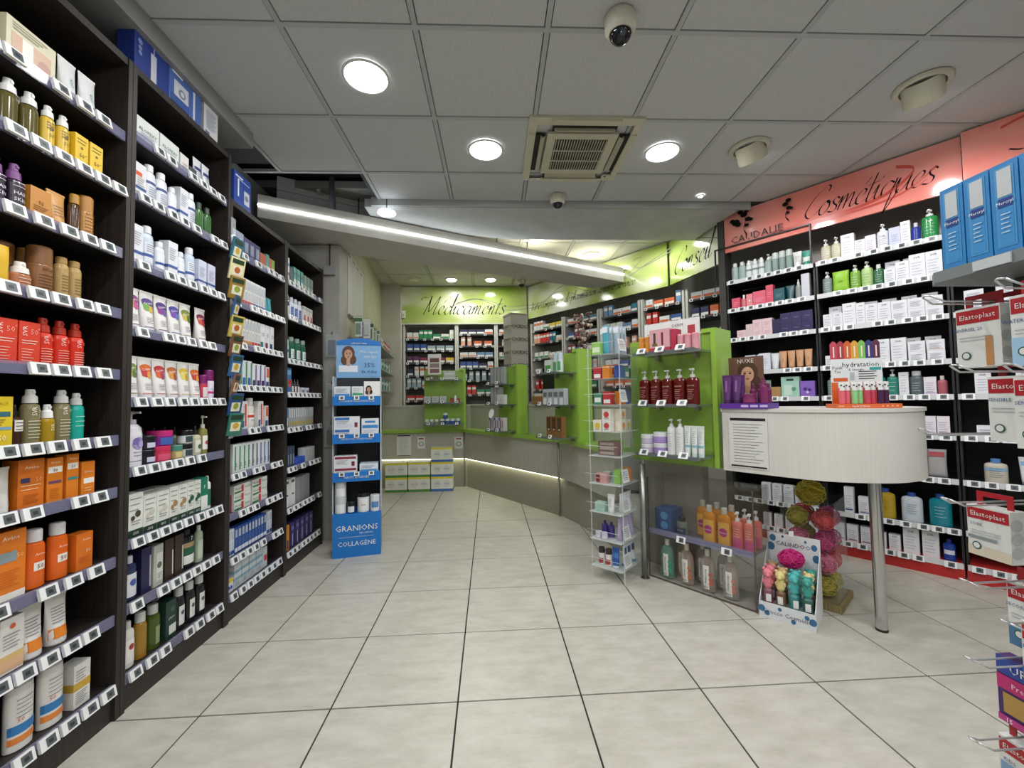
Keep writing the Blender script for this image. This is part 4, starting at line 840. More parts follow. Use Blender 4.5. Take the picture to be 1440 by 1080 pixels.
carton('m_wt', .075, .06, .2, '#dfe1e2', bands=((.4, .46, '#444', -.2, .2), (.85, .95, '#555', -.3, .3))); carton('m_gt', .07, .06, .19, '#8d9092', lines=((-.3, .3, .2, .8, 7, '#aab'),))
carton('m_org', .07, .05, .18, '#d08a2e', bands=((.05, .4, '#b03a2a', -.4, -.1), (.05, .4, '#2a3a6a', .05, .3))); carton('m_vio', .06, .05, .18, '#3a3066', bands=((.05, .55, '#c9c6da', -.06, .08), (.7, .85, '#7a70b0', -.3, .3)))
row(B4, 0, [('m_tall', 1, 'tall white carton with blue stripes'), ('m_dark', 1, 'black carton'), ('m_teal', 3, 'teal and white carton'), ('m_sage', 3, 'sage green carton')], .02, .88)
row(B4, 1, [('m_blue', 1, 'blue mouthwash bottle'), ('m_white', 3, 'white bottle with blue label'), ('m_red', 3, 'white carton with red panel')], .05, .86)
row(B4, 2, [('m_w2', 1, 'white bottle with blue band'), ('m_green', 3, 'green mouthwash bottle')], .02, .7)
row(B4, 3, [('m_kid', 1, 'blue carton with green and red fruit'), ('m_small', 3, 'small dark dropper bottle'), ('m_box', 2, 'low grey carton')], .02, .76)
row(B4, 4, [('m_cardb', 1, 'blue and white carton'), ('m_card', 12, 'slim grey card pack with yellow label')], .02, .9)
row(B4, 5, [('m_slant', 4, 'dark slate pack'), ('m_bluet', 3, 'flat royal blue box', {'stack': 2}), ('m_wb', 3, 'light grey carton')], .02, .95)
row(B4, 6, [('m_wt', 2, 'tall white carton with black marks'), ('m_gt', 3, 'tall grey carton')], .02, .78)
row(B4, 7, [('m_org', 1, 'orange toothbrush carton'), ('m_vio', 5, 'dark violet toothbrush carton')], .02, .9)
# ---- boxes on top of the dark shelving
carton('top_oral', .185, .07, .225, '#223a8c', bands=((.84, .9, '#dfe4ee', -.4, .05), (.74, .77, '#8a9ac8', .0, .42), (.05, .62, '#c9cdda', -.05, .12), (.6, .84, '#b9c2dc', .02, .05)), discs=((-.36, .62, .012, '#7f93c8'), (-.36, .5, .01, '#7f93c8'), (-.36, .4, .01, '#7f93c8')))
carton('top_light', .215, .11, .19, '#4a6ab0', bands=((.84, .89, '#e4e8f0', -.42, -.1), (.25, .7, '#d0d4de', -.36, .08), (.1, .85, '#cfd6e4', .22, .29), (.1, .3, '#3a5a9c', -.44, .1)), discs=((-.12, .46, .022, '#8a93a6'), (-.12, .46, .012, '#d8dce4')))
carton('top_white', .11, .14, .20, '#d8dade', lines=((-.35, .35, .25, .7, 12, '#8d93a8'),), bands=((.9, .94, '#222', -.35, 0), (.06, .16, '#6a6f86', -.4, -.1)))
carton('top_blue3', .17, .11, .205, '#2c4a9e', bands=((.86, .91, '#dfe4ee', -.42, .0), (.2, .6, '#d0d4de', .08, .4), (.3, .82, '#e4e8ee', -.3, -.22), (.8, .84, '#9aacd8', -.26, .4)), discs=((.22, .4, .018, '#7f8698'),))
for k, y, z, lab in (('top_oral', 1.862, 2.63, 'navy blue electric toothbrush box on top of the shelving'), ('top_light', 2.065, 2.63, 'lighter blue box with printed device on top of the shelving'), ('top_white', 2.25, 2.63, 'white box covered in fine print on top of the shelving'), ('top_blue3', 2.54, 2.385, 'bright blue box standing on the lower shelving top')):
    put(k, LF - .015 - PR[k]['d'] / 2 + .004, y, z, math.pi / 2, lab)
# ---- clip strip with sachets between hair-care and toothbrush bays
cs = thing('clip_strip', 'clear hanging strip with sachets on the post beside the toothbrush bay', 'strip', (LF + .02, 2.40, 1.02))
part('strip', MB().box(0, .003, -.02, .02, 0, 1.25, CLR), cs)
SC_ = ['#2f6a80', '#e2d9a8', '#9a7a3a', '#2a5a86', '#c9b45a', '#7a5236', '#3a6a9a', '#8a5a3a', '#2f4f86', '#3a7a6a']
for k in range(10):
    z = 2.12 - k * .11; d = MB(); d.box(-.045, .045, -.004, .004, -.075, .05, M(SC_[k], .3)); d.box(-.03, .03, -.0055, -.004, -.05, .0, M('#e6e0c8', .35)); d.disc(.0, -.02, .018, M(['#c9a43a', '#b3602f', '#8fa03a'][k % 3], .4), lambda x, zz: (x, -.0062, zz)); d.box(-.035, .035, -.0055, -.004, .015, .04, M('#27402f', .35))
    o = thing('sachet', ['pale green', 'yellow', 'brown', 'teal', 'gold', 'copper', 'sky blue', 'rust', 'navy', 'sea green'][k] + ' sachet hanging on the clip strip by the toothbrush bay', 'sachet', (LF + .045, 2.40, z - .02), math.pi / 2 + R(random.uniform(-20, 20)), 'sachets on the clip strip', d)
    o.rotation_euler[0] = R(12)

# ================================================================== cosmetics wall (black shelving, red plinth)
WZ = [2.25, 1.99, 1.72, 1.42, 1.185, .918, .63, .307, .09]
BLK = M('#0f0f10', .5)
def wall_bay(name, s0, s1, label, zs=WZ, tagstep=.075, back=BLK, topback=True):
    bay = Bay(name, (WN.x, WN.y), PD, s0, s1, zs)
    t = thing('shelving_unit', label, 'shelf')
    part('back_panel', wbox(MB(), s0, s1, PD - .36, PD - .345, 0, 2.24, back), t)
    if topback: part('upper_back_panel', wbox(MB(), s0, s1, PD - .345, PD - .335, 2.262, 2.53, BACKLAM), t)
    for s in (s0 + .004, s1 - .004): part('upright', wbox(MB(), s - .006, s + .006, PD - .345, PD - .02, .08, 2.27, M('#202022', .4)), t)
    part('plinth', wbox(MB(), s0, s1, PD - .34, PD, 0, .078, M('#b8292a', .35)), t)
    for i, z in enumerate(zs):
        s = part('shelf', wbox(MB(), s0 + .002, s1 - .002, PD - .34, PD - .006, z - .008, z + .012, M('#2a2b2c', .4) if i < len(zs) - 1 else M('#c23334', .35)), t)
        part('price_rail', wbox(MB(), s0 + .004, s1 - .004, PD - .006, PD + .002, z - .018, z + .018, M('#d6d8da', .35)), s)
        tags(bay, s, z, tagstep, .9, off=.008)
    base(t, wp((s0 + s1) / 2, PD - .15)); return bay
C1 = wall_bay('corner cosmetics bay', -1.60, -.93, 'black cosmetics shelving under the black logo of the coral sign')
C2 = wall_bay('white-carton bay', -.92, -.20, 'black cosmetics shelving crowded with white cartons under the coral sign')
C3 = wall_bay('entrance cosmetics bay', -.19, .62, 'black cosmetics shelving behind the hook display with plaster boxes')
# framed black unit with brand lettering over the corner bay
cf = thing('logo_display', 'thin black frame lettered CAUDALIE with a floral silhouette over frosted bottles', 'display')
f_ = MB(); d0, d1 = PD + .004, PD + .02
for (a, b, z0, z1) in ((-1.69, -.935, 2.575, 2.585), (-1.69, -1.68, 2.27, 2.585), (-.945, -.935, 2.27, 2.585)): wbox(f_, a, b, d0, d1, z0, z1, M('#1a1a1c', .4))
part('frame', f_, cf)
f_ = MB(); mpc = lambda s, z: wp(s, PD + .022, z); f_.text('CAUDALIE', -1.33, 2.625, .088, M('#241c1c', .5), mpc); part('lettering', f_, cf)
f_ = MB()
for cx, zt, sc in ((-1.42, 2.80, 1), (-1.10, 2.78, .75)):
    swoosh(f_, [(cx, zt + .05 * sc), (cx + .012, zt - .03), (cx - .004, zt - .1 * sc), (cx + .02, zt - .16 * sc)], .012 * sc, INK, mpc)
    for (dx, dz, r) in ((.03, .065, .024), (-.03, .06, .02), (0, .03, .026), (-.07, -.02, .03), (-.1, 0, .02), (-.05, -.045, .022), (.03, -.02, .022), (.055, -.03, .016), (.02, -.07, .016)):
        if sc < 1 and dx < -.02: continue
        f_.disc(cx + dx * sc, zt + dz * sc, r * sc * .9, INK, mpc, 1.25)
part('silhouette', f_, cf); base(cf, wp(-1.3, PD, 2.27))

FROST = M('#b9c9c4', .2)
bottle('c_fro', .06, .17, '#b7c6c2', ('screw', '#dfe4e2'), 1, .82, mat=M('#a9bdb8', .15), neck=.5, lines=((-.3, .3, .2, .5, 4, '#6f8480'),))
bottle('c_fropump', .055, .18, '#a8b8b2', ('pump', '#dfe3e0'), 1, .74, mat=M('#9cb0aa', .15))
bottle('c_frowh', .05, .165, '#dfe4e4', ('spray', '#eef0f0'), 1, .76, bands=((.4, .5, '#7a8e90'),))
bottle('c_frotall', .05, .175, '#8fa29c', ('disc', '#c8d2ce'), 1, .8, mat=M('#8a9e98', .18))
tube('c_tealt', .055, .13, '#2f9a84', '#d8dedc', bands=((.3, .6, '#dfe6e2'),)); tube('c_wht', .06, .14, '#e4e4e2', '#7a8a86', lines=((-.3, .3, .4, .7, 4, '#777'),))
carton('c_pink', .07, .05, .105, '#e0566e', lines=((-.3, .3, .3, .6, 3, '#f4c0c8'),)); carton('c_pinkt', .055, .05, .165, '#dc4f6a', lines=((-.3, .3, .4, .6, 3, '#f4c0c8'),)); carton('c_pinks', .05, .05, .12, '#ea8a96', discs=((0, .5, .008, '#f8dfe2'),))
carton('c_pinkw', .1, .05, .13, '#e2607a', lines=((-.35, .35, .3, .5, 3, '#f6ccd2'),)); bottle('c_pinkb', .045, .125, '#dd7a86', ('screw', '#f0e6e6'), 1, .74)
carton('c_petrol', .08, .05, .12, '#1f5660', lines=((-.3, .3, .4, .6, 3, '#8ab0b4'),)); tube('c_petrolt', .06, .13, '#184a52', '#12383e')
bottle('c_sil', .045, .17, '#8c8f8c', ('dropper', '#d8dad8'), 1, .72); carton('c_silv', .055, .05, .2, '#c9ccd4')
carton('c_blush', .075, .055, .075, '#e6c6cc', lines=((-.3, .3, .3, .6, 3, '#b48a92'),)); carton('c_blusht', .055, .05, .12, '#d9c0c4'); carton('c_navy', .075, .055, .085, '#2a2352', txt=(('Caviar', 0, .5, .014, '#8a82b4'),)); carton('c_navyt', .06, .055, .13, '#241e4a')
carton('c_wht1', .07, .05, .12, '#dfe2ea', lines=((-.35, .3, .3, .7, 5, '#8a90a4'),)); carton('c_wht2', .085, .05, .15, '#dde0ea', lines=((-.35, .3, .3, .7, 6, '#8a90a4'),))
tube('c_pale', .055, .14, '#d6dade', '#c6ccd2'); tube('c_nude', .052, .155, '#c9966e', '#9c6a48', txt=(('HYDRA', 0, .5, .01, '#5f3a22', 1.57),)); 
tube('c_sage', .055, .15, '#7d9c8c', '#6a8878'); carton('c_kraft', .07, .05, .09, '#b0885a'); carton('c_mint', .13, .06, .17, '#a9cfc0', bands=((.8, .9, '#2a3a36', -.2, .2), (.1, .6, '#c9e0d2', -.35, .1)), discs=((.2, .4, .016, '#5a9a84'),)); carton('c_violet', .1, .06, .13, '#8a66c0', discs=((-.15, .5, .014, '#4a2f80'), (.15, .45, .012, '#4a2f80'), (0, .3, .01, '#d8c8f0')))
bottle('c_beige', .065, .18, '#cfc7ae', ('pump', '#e8e8e4'), 1, .74, lab=(.2, .55, '#dcd6c2'), lines=((-.3, .3, .25, .5, 4, '#77705a'),))
def wc(k, w, h, band=None, txt='SVR', c='#e6e7ec'): carton(k, w, .05, h, c, txt=((txt, 0, .86, min(.02, w * .25), '#4a4c58'),) if txt else (), lines=((-.36, .3, .2, .66, 5, '#8c90a4'),), bands=((.1, .15, band, -.4, .4),) if band else ())
wc('w_s', .06, .11); wc('w_m', .07, .145); wc('w_l', .08, .175); wc('w_t', .05, .165); wc('w_xs', .055, .085, None, ''); wc('w_sq', .085, .07, None, ''); wc('w_peach', .085, .07, '#d9a08a', ''); wc('w_b', .065, .13, '#3a4a8a', ''); wc('w_tb', .055, .19, '#2f3f86', '')
wc('w_lil', .06, .125, '#a88ab0', '', '#e6dfe8')
bottle('c_wpump', .07, .19, '#e4e6ea', ('pump', '#eceef0'), 1, .76, txt=(('SVR', 0, .5, .02, '#555'),), lines=((-.3, .3, .2, .4, 4, '#889'),))
carton('c_lilac', .06, .05, .14, '#c9cde6', lines=((-.3, .3, .3, .6, 4, '#7a80a8'),)); bottle('c_blue', .05, .14, '#2a3a9a', ('screw', '#cdd0dc'), 1, .8)
bottle('c_gpump', .085, .21, '#3a9a58', ('pump', '#e8ece8'), .9, .8, mat=M('#339450', .14), txt=(('SVR', 0, .6, .022, '#e8f2ea'),), lines=((-.3, .3, .2, .5, 4, '#cfe6d4'),))
bottle('c_greyp', .065, .18, '#8a958f', ('pump', '#d8dcda'), 1, .76, mat=M('#7f8d88', .15), lines=((-.3, .3, .2, .5, 4, '#dde'),)); bottle('c_limeb', .065, .19, '#7fae3f', ('pump', '#e6ece0'), 1, .8, mat=M('#78a83c', .15), lines=((-.3, .3, .2, .5, 4, '#e6f0d4'),))
pouch('c_lime', .105, .165, '#8fc22f', txt=(('SVR', 0, .5, .02, '#4a7a1a'),)); bottle('c_lgr', .07, .2, '#b2d08a', ('pump', '#e6eadc'), 1, .78, lines=((-.3, .3, .2, .5, 4, '#5f7a3a'),)); bottle('c_dgr', .06, .16, '#2f6a44', ('screw', '#cfd6d0'), .8, .82, mat=M('#2c6640', .14), lines=((-.3, .3, .2, .5, 4, '#bcd8c4'),))
bottle('c_sea', .07, .175, '#2d8a78', ('screw', '#dfe6e4'), .8, .8, mat=M('#2a8472', .14), neck=.5, txt=(('SVR', 0, .5, .02, '#e0eee8'),)); bottle('c_seap', .065, .19, '#3a8f80', ('pump', '#e4eae8'), .9, .74, mat=M('#37897a', .14), lines=((-.3, .3, .2, .5, 3, '#d6e8e2'),)); pouch('c_seapo', .08, .15, '#3f9a94'); bottle('c_olv', .055, .13, '#9aa04a', ('screw', '#e0e4dc'), 1, .8, mat=M('#909844', .15))
bottle('c_greyb', .07, .17, '#6a7478', ('screw', '#d8dcde'), 1, .82, neck=.6, mat=M('#5f6a70', .15), lines=((-.3, .3, .2, .5, 4, '#cdd'),)); bottle('c_rose', .05, .13, '#b0606a', ('screw', '#d8d0d0'), 1, .8)
carton('c_ambox', .1, .08, .165, '#a8742a', txt=(('SVR', 0, .78, .026, '#e6d2a4'),), lines=((-.3, .3, .3, .5, 3, '#e0c890'),)); pouch('c_greypo', .095, .19, '#a9a6a8', bands=((.75, .92, '#b0565e', -.4, .4),))
bottle('c_yel', .11, .21, '#c4a82c', ('screw', '#2f4f9a'), .6, .88, mat=M('#b89a24', .14), neck=.35, lines=((-.25, .25, .3, .6, 5, '#6a5a14'),)); bottle('c_ice', .11, .2, '#c9d2dc', ('screw', '#2f4f9a'), .6, .88, neck=.35, lines=((-.25, .25, .3, .6, 5, '#6a7080'),)); bottle('c_aqua', .11, .21, '#1f8a9a', ('screw', '#2a4a90'), .6, .88, mat=M('#1c8494', .14), neck=.35, lines=((-.25, .25, .3, .6, 4, '#c6e4e8'),)); bottle('c_royal', .06, .14, '#1f3f9a', ('screw', '#1a2f7a'), .8, .82, lab=(.3, .5, '#d8dce8'))
bottle('c_cream', .1, .15, '#c9c2b2', ('screw', '#5a8ac0'), .6, .84, neck=.4, lines=((-.3, .3, .25, .6, 5, '#5a6a86'),), bands=((.5, .62, '#8ab2d8'),)); tube('c_creamt', .085, .17, '#dfe2e4', '#7aa8d4', bands=((.7, .85, '#8ab8dc'),), lines=((-.3, .3, .3, .55, 4, '#667'),))
carton('c_red', .08, .05, .14, '#8a2434')

row(C1, 0, [('c_fro', 2, 'frosted bottle with pale cap'), ('c_frowh', 3, 'white spray bottle with grey band'), ('c_fropump', 1, 'frosted pump bottle'), ('c_frotall', 3, 'tall frosted grey bottle'), ('c_wht', 1, 'white tube, grey cap,'), ('c_tealt', 1, 'teal tube with white label')], 0, .99)
row(C1, 1, [('c_pink', 1, 'coral pink carton, first in its row,'), ('c_pinkb', 1, 'pink bottle'), ('c_pinks', 1, 'pale pink carton with dot'), ('c_pinkw', 1, 'wide coral pink carton'), ('c_pinkt', 1, 'tall crimson pink carton'), ('c_petrol', 1, 'petrol blue carton'), ('c_petrolt', 1, 'dark petrol tube'), ('c_sil', 1, 'silver dropper bottle'), ('c_silv', 1, 'tall silver carton')], 0, .99)
row(C1, 2, [('c_blush', 1, 'blush pink carton, first in its row,'), ('c_blusht', 1, 'tall dusty pink carton'), ('c_blush', 2, 'blush pink carton stacked in pairs', {'stack': 2}), ('c_navyt', 1, 'tall indigo carton'), ('c_navy', 3, 'indigo carton stacked in pairs', {'stack': 2})], .06, .98)
row(C1, 3, [('c_wht1', 2, 'white carton with fine print'), ('c_wht2', 1, 'larger white carton'), ('c_pale', 1, 'pale grey tube'), ('c_nude', 4, 'nude brown tube')], .1, .98)
row(C1, 4, [('c_sage', 2, 'sage green tube'), ('c_kraft', 1, 'kraft brown carton'), ('c_mint', 1, 'mint gift box with bottle print'), ('c_violet', 1, 'violet carton with flower print')], .27, 1)
row(C1, 6, [('w_tb', 3, 'tall white carton with navy line'), ('c_red', 1, 'dark red carton')], .3, .98)
row(C1, 7, [('w_m', 5, 'white carton with fine print')], .3, .98)
row(C1, 8, [('w_s', 5, 'short white carton')], .3, .98)
row(C2, 0, [('c_beige', 2, 'beige pump bottle'), ('w_l', 1, 'tall white carton'), ('w_s', 1, 'short white carton'), ('w_lil', 1, 'lilac-striped carton'), ('c_wpump', 1, 'white pump bottle'), ('c_lilac', 1, 'pale lilac carton'), ('w_t', 1, 'narrow tall white carton'), ('c_blue', 1, 'royal blue bottle'), ('c_gpump', 1, 'green pump bottle')], 0, 1)
row(C2, 1, [('c_greyp', 1, 'grey-green pump bottle'), ('c_lime', 1, 'lime green refill pouch'), ('c_limeb', 1, 'lime pump bottle'), ('c_lgr', 1, 'pale green pump bottle'), ('c_dgr', 1, 'dark green bottle'), ('w_s', 1, 'short white carton'), ('w_m', 1, 'middle-sized white carton'), ('w_l', 2, 'tall white carton')], 0, 1)
row(C2, 2, [('w_s', 2, 'short white carton'), ('w_l', 1, 'tall white carton'), ('w_t', 1, 'narrow tall white carton'), ('w_m', 2, 'middle-sized white carton'), ('w_sq', 3, 'flat white carton stacked in pairs', {'stack': 2})], 0, 1)
row(C2, 3, [('w_xs', 1, 'very small white carton'), ('w_m', 3, 'middle-sized white carton'), ('w_l', 2, 'tall white carton'), ('w_sq', 1, 'flat white carton stacked in pairs', {'stack': 2}), ('w_peach', 1, 'flat carton with peach stripe', {'stack': 2})], 0, 1)
row(C2, 4, [('c_greyp', 1, 'grey-green pump bottle'), ('c_seapo', 1, 'sea green pouch'), ('c_olv', 1, 'small olive bottle'), ('c_sea', 2, 'sea green bottle'), ('c_seap', 1, 'sea green pump bottle'), ('w_t', 1, 'narrow tall white carton'), ('c_greyb', 1, 'slate grey bottle'), ('w_lil', 1, 'lilac-striped carton'), ('c_rose', 1, 'rose bottle')], 0, 1)
row(C2, 5, [('w_m', 4, 'middle-sized white carton'), ('w_l', 2, 'tall white carton'), ('w_lil', 2, 'lilac-striped carton')], .1, 1)
row(C2, 6, [('w_tb', 2, 'tall white carton with navy line'), (None, .12), ('c_ambox', 2, 'amber brown box'), ('c_greypo', 1, 'grey refill pouch with red top')], .02, .98)
row(C2, 7, [('w_tb', 1, 'tall white carton with navy line'), ('w_b', 1, 'white carton with short blue line'), ('c_yel', 1, 'yellow oil bottle'), ('c_ice', 1, 'pale blue bottle'), ('c_aqua', 1, 'aqua blue bottle')], .1, 1)
row(C2, 8, [('w_b', 3, 'white carton with short blue line'), ('w_s', 2, 'short white carton'), ('w_l', 2, 'tall white carton'), ('c_royal', 1, 'royal blue bottle')], .0, 1)
row(C3, 2, [('w_sq', 5, 'flat white carton stacked in pairs', {'stack': 2})], 0, .9)
row(C3, 3, [('w_m', 5, 'middle-sized white carton')], 0, .9)
row(C3, 4, [('w_m', 4, 'middle-sized white carton')], 0, .9)
row(C3, 5, [('w_sq', 3, 'flat white carton'), ('w_peach', 2, 'flat carton with peach stripe')], .03, .9)
row(C3, 6, [('c_cream', 1, 'cream bottle with blue cap'), ('c_creamt', 1, 'white tube with blue top'), ('c_cream', 2, 'cream bottle with blue cap past the tube')], .06, .8)
row(C3, 7, [('w_sq', 4, 'flat white carton')], .1, .9)

# ================================================================== pharmacy counter (customer side polyline)
CP = [(-1.55, 5.92), (-.36, 5.885), (.705, 4.253), (.80, 4.0), (.86, 3.72), (.92, 3.45), (.985, 3.25)]
def strip(mb, poly, o0, o1, z0, z1, m):
    """vertical strip along a polyline between two inward offsets"""
    def off(d):
        out = []
        for i, p in enumerate(poly):
            a = Vector(poly[max(i - 1, 0)]); b = Vector(poly[min(i + 1, len(poly) - 1)]); p = Vector(p)
            d0 = (p - a).normalized() if i else (b - p).normalized(); d1 = (b - p).normalized() if i < len(poly) - 1 else d0
            n0 = Vector((-d0.y, d0.x)); n1 = Vector((-d1.y, d1.x)); n_ = (n0 + n1); n_ /= max(.3, (n_.length ** 2) / 2); out.append(p + n_ * d)
        return out
    A_, B2_ = off(o0), off(o1)
    for i in range(len(poly) - 1):
        q = [A_[i], A_[i + 1], B2_[i + 1], B2_[i]]; mb.prism([(p.x, p.y) for p in q], z0, z1, m)
    return mb
pc = thing('pharmacy_counter', 'long angled grey laminate counter with lime green ledge and glowing LED line', 'counter')
part('plinth_panel', strip(MB(), CP, .05, .08, 0, .395, wood('grey_brown_laminate', '#8d887b', '#979285', .45)), pc)
part('front_panel', strip(MB(), CP, .0, .06, .405, .775, GREYLAM), pc)
part('led_strip', strip(MB(), CP[:3], .012, .045, .397, .404, LEDW), pc)
part('ledge', strip(MB(), CP, -.045, .17, .775, .815, GREEN), pc)
part('back_panel', strip(MB(), CP, .15, .175, .815, 1.135, GREYLAM), pc)
part('worktop', strip(MB(), CP, .14, .44, 1.135, 1.16, M('#b9b8ae', .35)), pc)
for i in (1, 2):
    x, y = CP[i]; part('corner_joint', MB().tube([(x - .003, y - .004, .02), (x - .003, y - .004, .775)], .012, STEEL), pc)
base(pc, (0, 5.4, 0))
# notices on the counter front
def notice(name, x, z0, w, h, label, lines, head=None, loc=None, rz=0):
    t = thing(name, label, 'notice', loc or (x, 5.885 + (.36 + x) * -.03 - .009, z0), rz)
    part('sheet', MB().box(-w / 2, w / 2, -.001, .001, 0, h, M('#dcdcd8', .5)), t)
    p = MB(); mp = lambda a, b: (a, -.0016, b)
    prints(p, w, h, mp, [(.93, .985, '#222', -.46, .46), (.02, .05, '#222', -.46, .46)] if head else (), (), ((-.38, .38, .12, .86, lines, '#707070'),) if lines else ())
    if not head:
        p.disc(0, h * .4, w * .26, M('#2a2a2a', .5), mp, 1.2); p.disc(0, h * .4, w * .2, M('#dcdcd8', .5), lambda a, b: (a, -.002, b), 1.2); p.rect(-w * .3, w * .3, h * .78, h * .88, M('#a8322a', .5), mp)
    part('print', p, t)
notice('price_notice', -1.205, .45, .20, .30, 'white printed price list taped to the medicine counter front', 12, True)
notice('pictogram_notice', -.965, .55, .11, .17, 'small pictogram notice on the counter front beside the price list', 0)
notice('pictogram_notice', -.44, .54, .12, .17, 'small pictogram notice on the counter front near its corner', 0)
# stacked milk packs before the counter
carton('k_green', .29, .17, .195, '#e2e2da', bands=((.0, .16, '#4a8a3a'), (.86, 1, '#d9cf3a')), discs=((-.22, .52, .05, '#d6d8d4'), (.22, .52, .05, '#d6d8d4')), txt=(('laboratoire', -.22, .55, .022, '#c23a5a'), ('Gallia', .22, .55, .03, '#7a4a86')))
carton('k_blue', .29, .17, .195, '#e2e2da', bands=((.0, .16, '#3a6ab0'), (.86, 1, '#d9cf3a')), discs=((-.22, .52, .05, '#d6d8d4'), (.22, .52, .05, '#d6d8d4')), txt=(('Gallia', -.22, .55, .03, '#3a5a9a'), ('Gallia', .22, .55, .03, '#3a5a9a')))
for c in range(3):
    for r in range(3 if c == 2 else 2):
        lev = ['lowest', 'second', 'topmost'][r]
        put('k_blue' if c == 2 else 'k_green', -1.265 + c * .305, 5.76, r * .1957, 0, f'white and yellow milk pack with {"blue" if c == 2 else "green"} base, {lev} layer of the stack before the counter', 'milk packs in front of the counter')

# ---- green display uprights on the counter
def gpanel(name, cx, cy, dirn, w, z0, z1, shelves, sd, label, ret=.13):
    """board along dirn facing the shop with glass shelves in front; a return edge on its right end"""
    d = Vector((*dirn, 0)).normalized(); n = Vector((d.y, -d.x, 0)); t = thing(name, label, 'display stand', (cx, cy, z0), math.atan2(d.y, d.x))
    part('back_board', MB().box(0, w, -.012, .012, 0, z1 - z0, GREEN), t)
    part('side_board', MB().box(w, w + .03, -.03, ret, 0, z1 - z0, GREEN2), t)
    part('top_board', MB().box(w - .06, w + .03, -.03, ret, z1 - z0, z1 - z0 + .025, GREEN2), t)
    for z in shelves:
        x0 = .165 if w > .55 else .01
        s = part('glass_shelf', MB().box(x0, w - .005, -.012 - sd, -.012, z - z0 - .012, z - z0, GLASS), t)
        part('shelf_edge', MB().box(x0, w - .005, -.016 - sd, -.012 - sd, z - z0 - .014, z - z0 + .006, M('#6f7678', .3, .3)), s)
        for k in ((.4, .85) if w > .55 else (.2, .8)): part('bracket', MB().box(w * k - .012, w * k + .012, -.06, -.012, z - z0 - .04, z - z0 - .012, STEEL), s)
    def at(a, off, z): p = Vector((cx, cy, 0)) + d * a + n * off; return (p.x, p.y, z)
    return t, at, math.atan2(d.y, d.x)
def gtag(t, at, a, off, z, w0, rz):
    pass
# 1: facing the shop on the straight counter
t, g1, r1 = gpanel('green_display', -.90, 5.80, (1, 0), .54, .816, 1.64, (.90, 1.19, 1.50), .2, 'lime green display board with glass shelves on the straight counter', .1)
t2, g2, r2 = gpanel('green_display', .12, 5.06, (.5, -.6), .33, .816, 1.60, (.86, 1.165, 1.40), .22, 'lime green display board at the counter bend with grey boxes')
t3, g3, r3 = gpanel('green_display', .66, 4.10, (.32, -.6), .36, .816, 1.65, (.86, 1.16, 1.46), .24, 'lime green display board with brush packs beside the clear bin tower')
t4, g4, r4 = gpanel('green_display', 1.06, 3.02, (.602, -.798), .60, .765, 1.62, (.842, 1.163, 1.505), .22, 'large lime green display board with red pump bottles', .2)
for (tt, w, zs, z0) in ((t, .54, (.90, 1.19, 1.50), .816), (t2, .33, (.86, 1.165, 1.40), .816), (t3, .36, (.86, 1.16, 1.46), .816), (t4, .60, (.842, 1.163, 1.505), .765)):
    sd = {.54: .2, .33: .22, .36: .24, .60: .22}[w]
    for s, z in zip([c for c in tt.children if c.name.startswith('glass_shelf')], zs):
        for k in ((.4, .62, .85) if w > .55 else (.15, .5, .85) if w > .4 else (.25, .7)):
            o = link('price_tag', TAGS if w < .55 else TAG, s, (w * k, -.025 - sd, z - z0 + .012)); o.rotation_euler = (R(-20), 0, 0)
def gput(key, g, rz, a, off, z, label, group=None, rows=1): 
    p = PR[key]
    for r_ in range(rows):
        q = g(a, off + .012 - r_ * (p['d'] + .004), z + .0005); put(key, *q, rz, label, group)
carton('g_box', .09, .06, .09, '#c9ced0', lines=((-.3, .3, .3, .7, 4, '#777'),)); carton('g_flat', .16, .06, .06, '#c2c8c4', bands=((.2, .5, '#e0e2e0', -.4, .4),))
carton('g_olive', .17, .06, .06, '#6a6a52', discs=((0, .5, .016, '#c9c4a8'),))
jar('g_blue', .06, .075, '#2a4a90', '#e0e4e8', (.1, .55, '#3f62a8')); jar('g_wj', .05, .07, '#c6cacc', '#e0e4e4', (.1, .5, '#7f8890')); carton('g_red', .13, .05, .06, '#a8382c', bands=((.2, .6, '#c9544a', -.4, .4),)); bottle('g_wb', .04, .1, '#dfe2e2', ('screw', '#e8eaea'))
for k in range(3): gput('g_box', g1, r1, .06 + k * .105, .1, 1.19, 'pale grey carton on the middle glass shelf of the straight counter display', 'grey cartons on the straight counter display')
gput('g_red', g1, r1, .43, .1, 1.19, 'low red carton on the straight counter display'); gput('g_wb', g1, r1, .44, .17, 1.19, 'small white bottle before the red carton')
gput('g_olive', g1, r1, .12, .1, 1.50, 'olive carton on the top shelf of the straight counter display'); gput('g_flat', g1, r1, .36, .1, 1.50, 'flat grey-green carton on the top shelf of the straight counter display'); 
q = g1(.36, .112, 1.5615); put('g_flat', *q, r1, 'flat grey-green carton lying upon another on the straight counter display')
for k in range(3): gput('g_wj', g1, r1, .05 + k * .065, .13, .90, 'grey jar with white lid on the lowest glass shelf', 'grey jars on the straight counter display')
for k in range(4): gput('g_blue', g1, r1, .26 + k * .07, .13, .90, 'blue jar with white lid on the lowest glass shelf', 'blue jars on the straight counter display')
q = g1(.30, .142, .9765); put('g_blue', *q, r1, 'blue jar stacked on the row of blue jars')
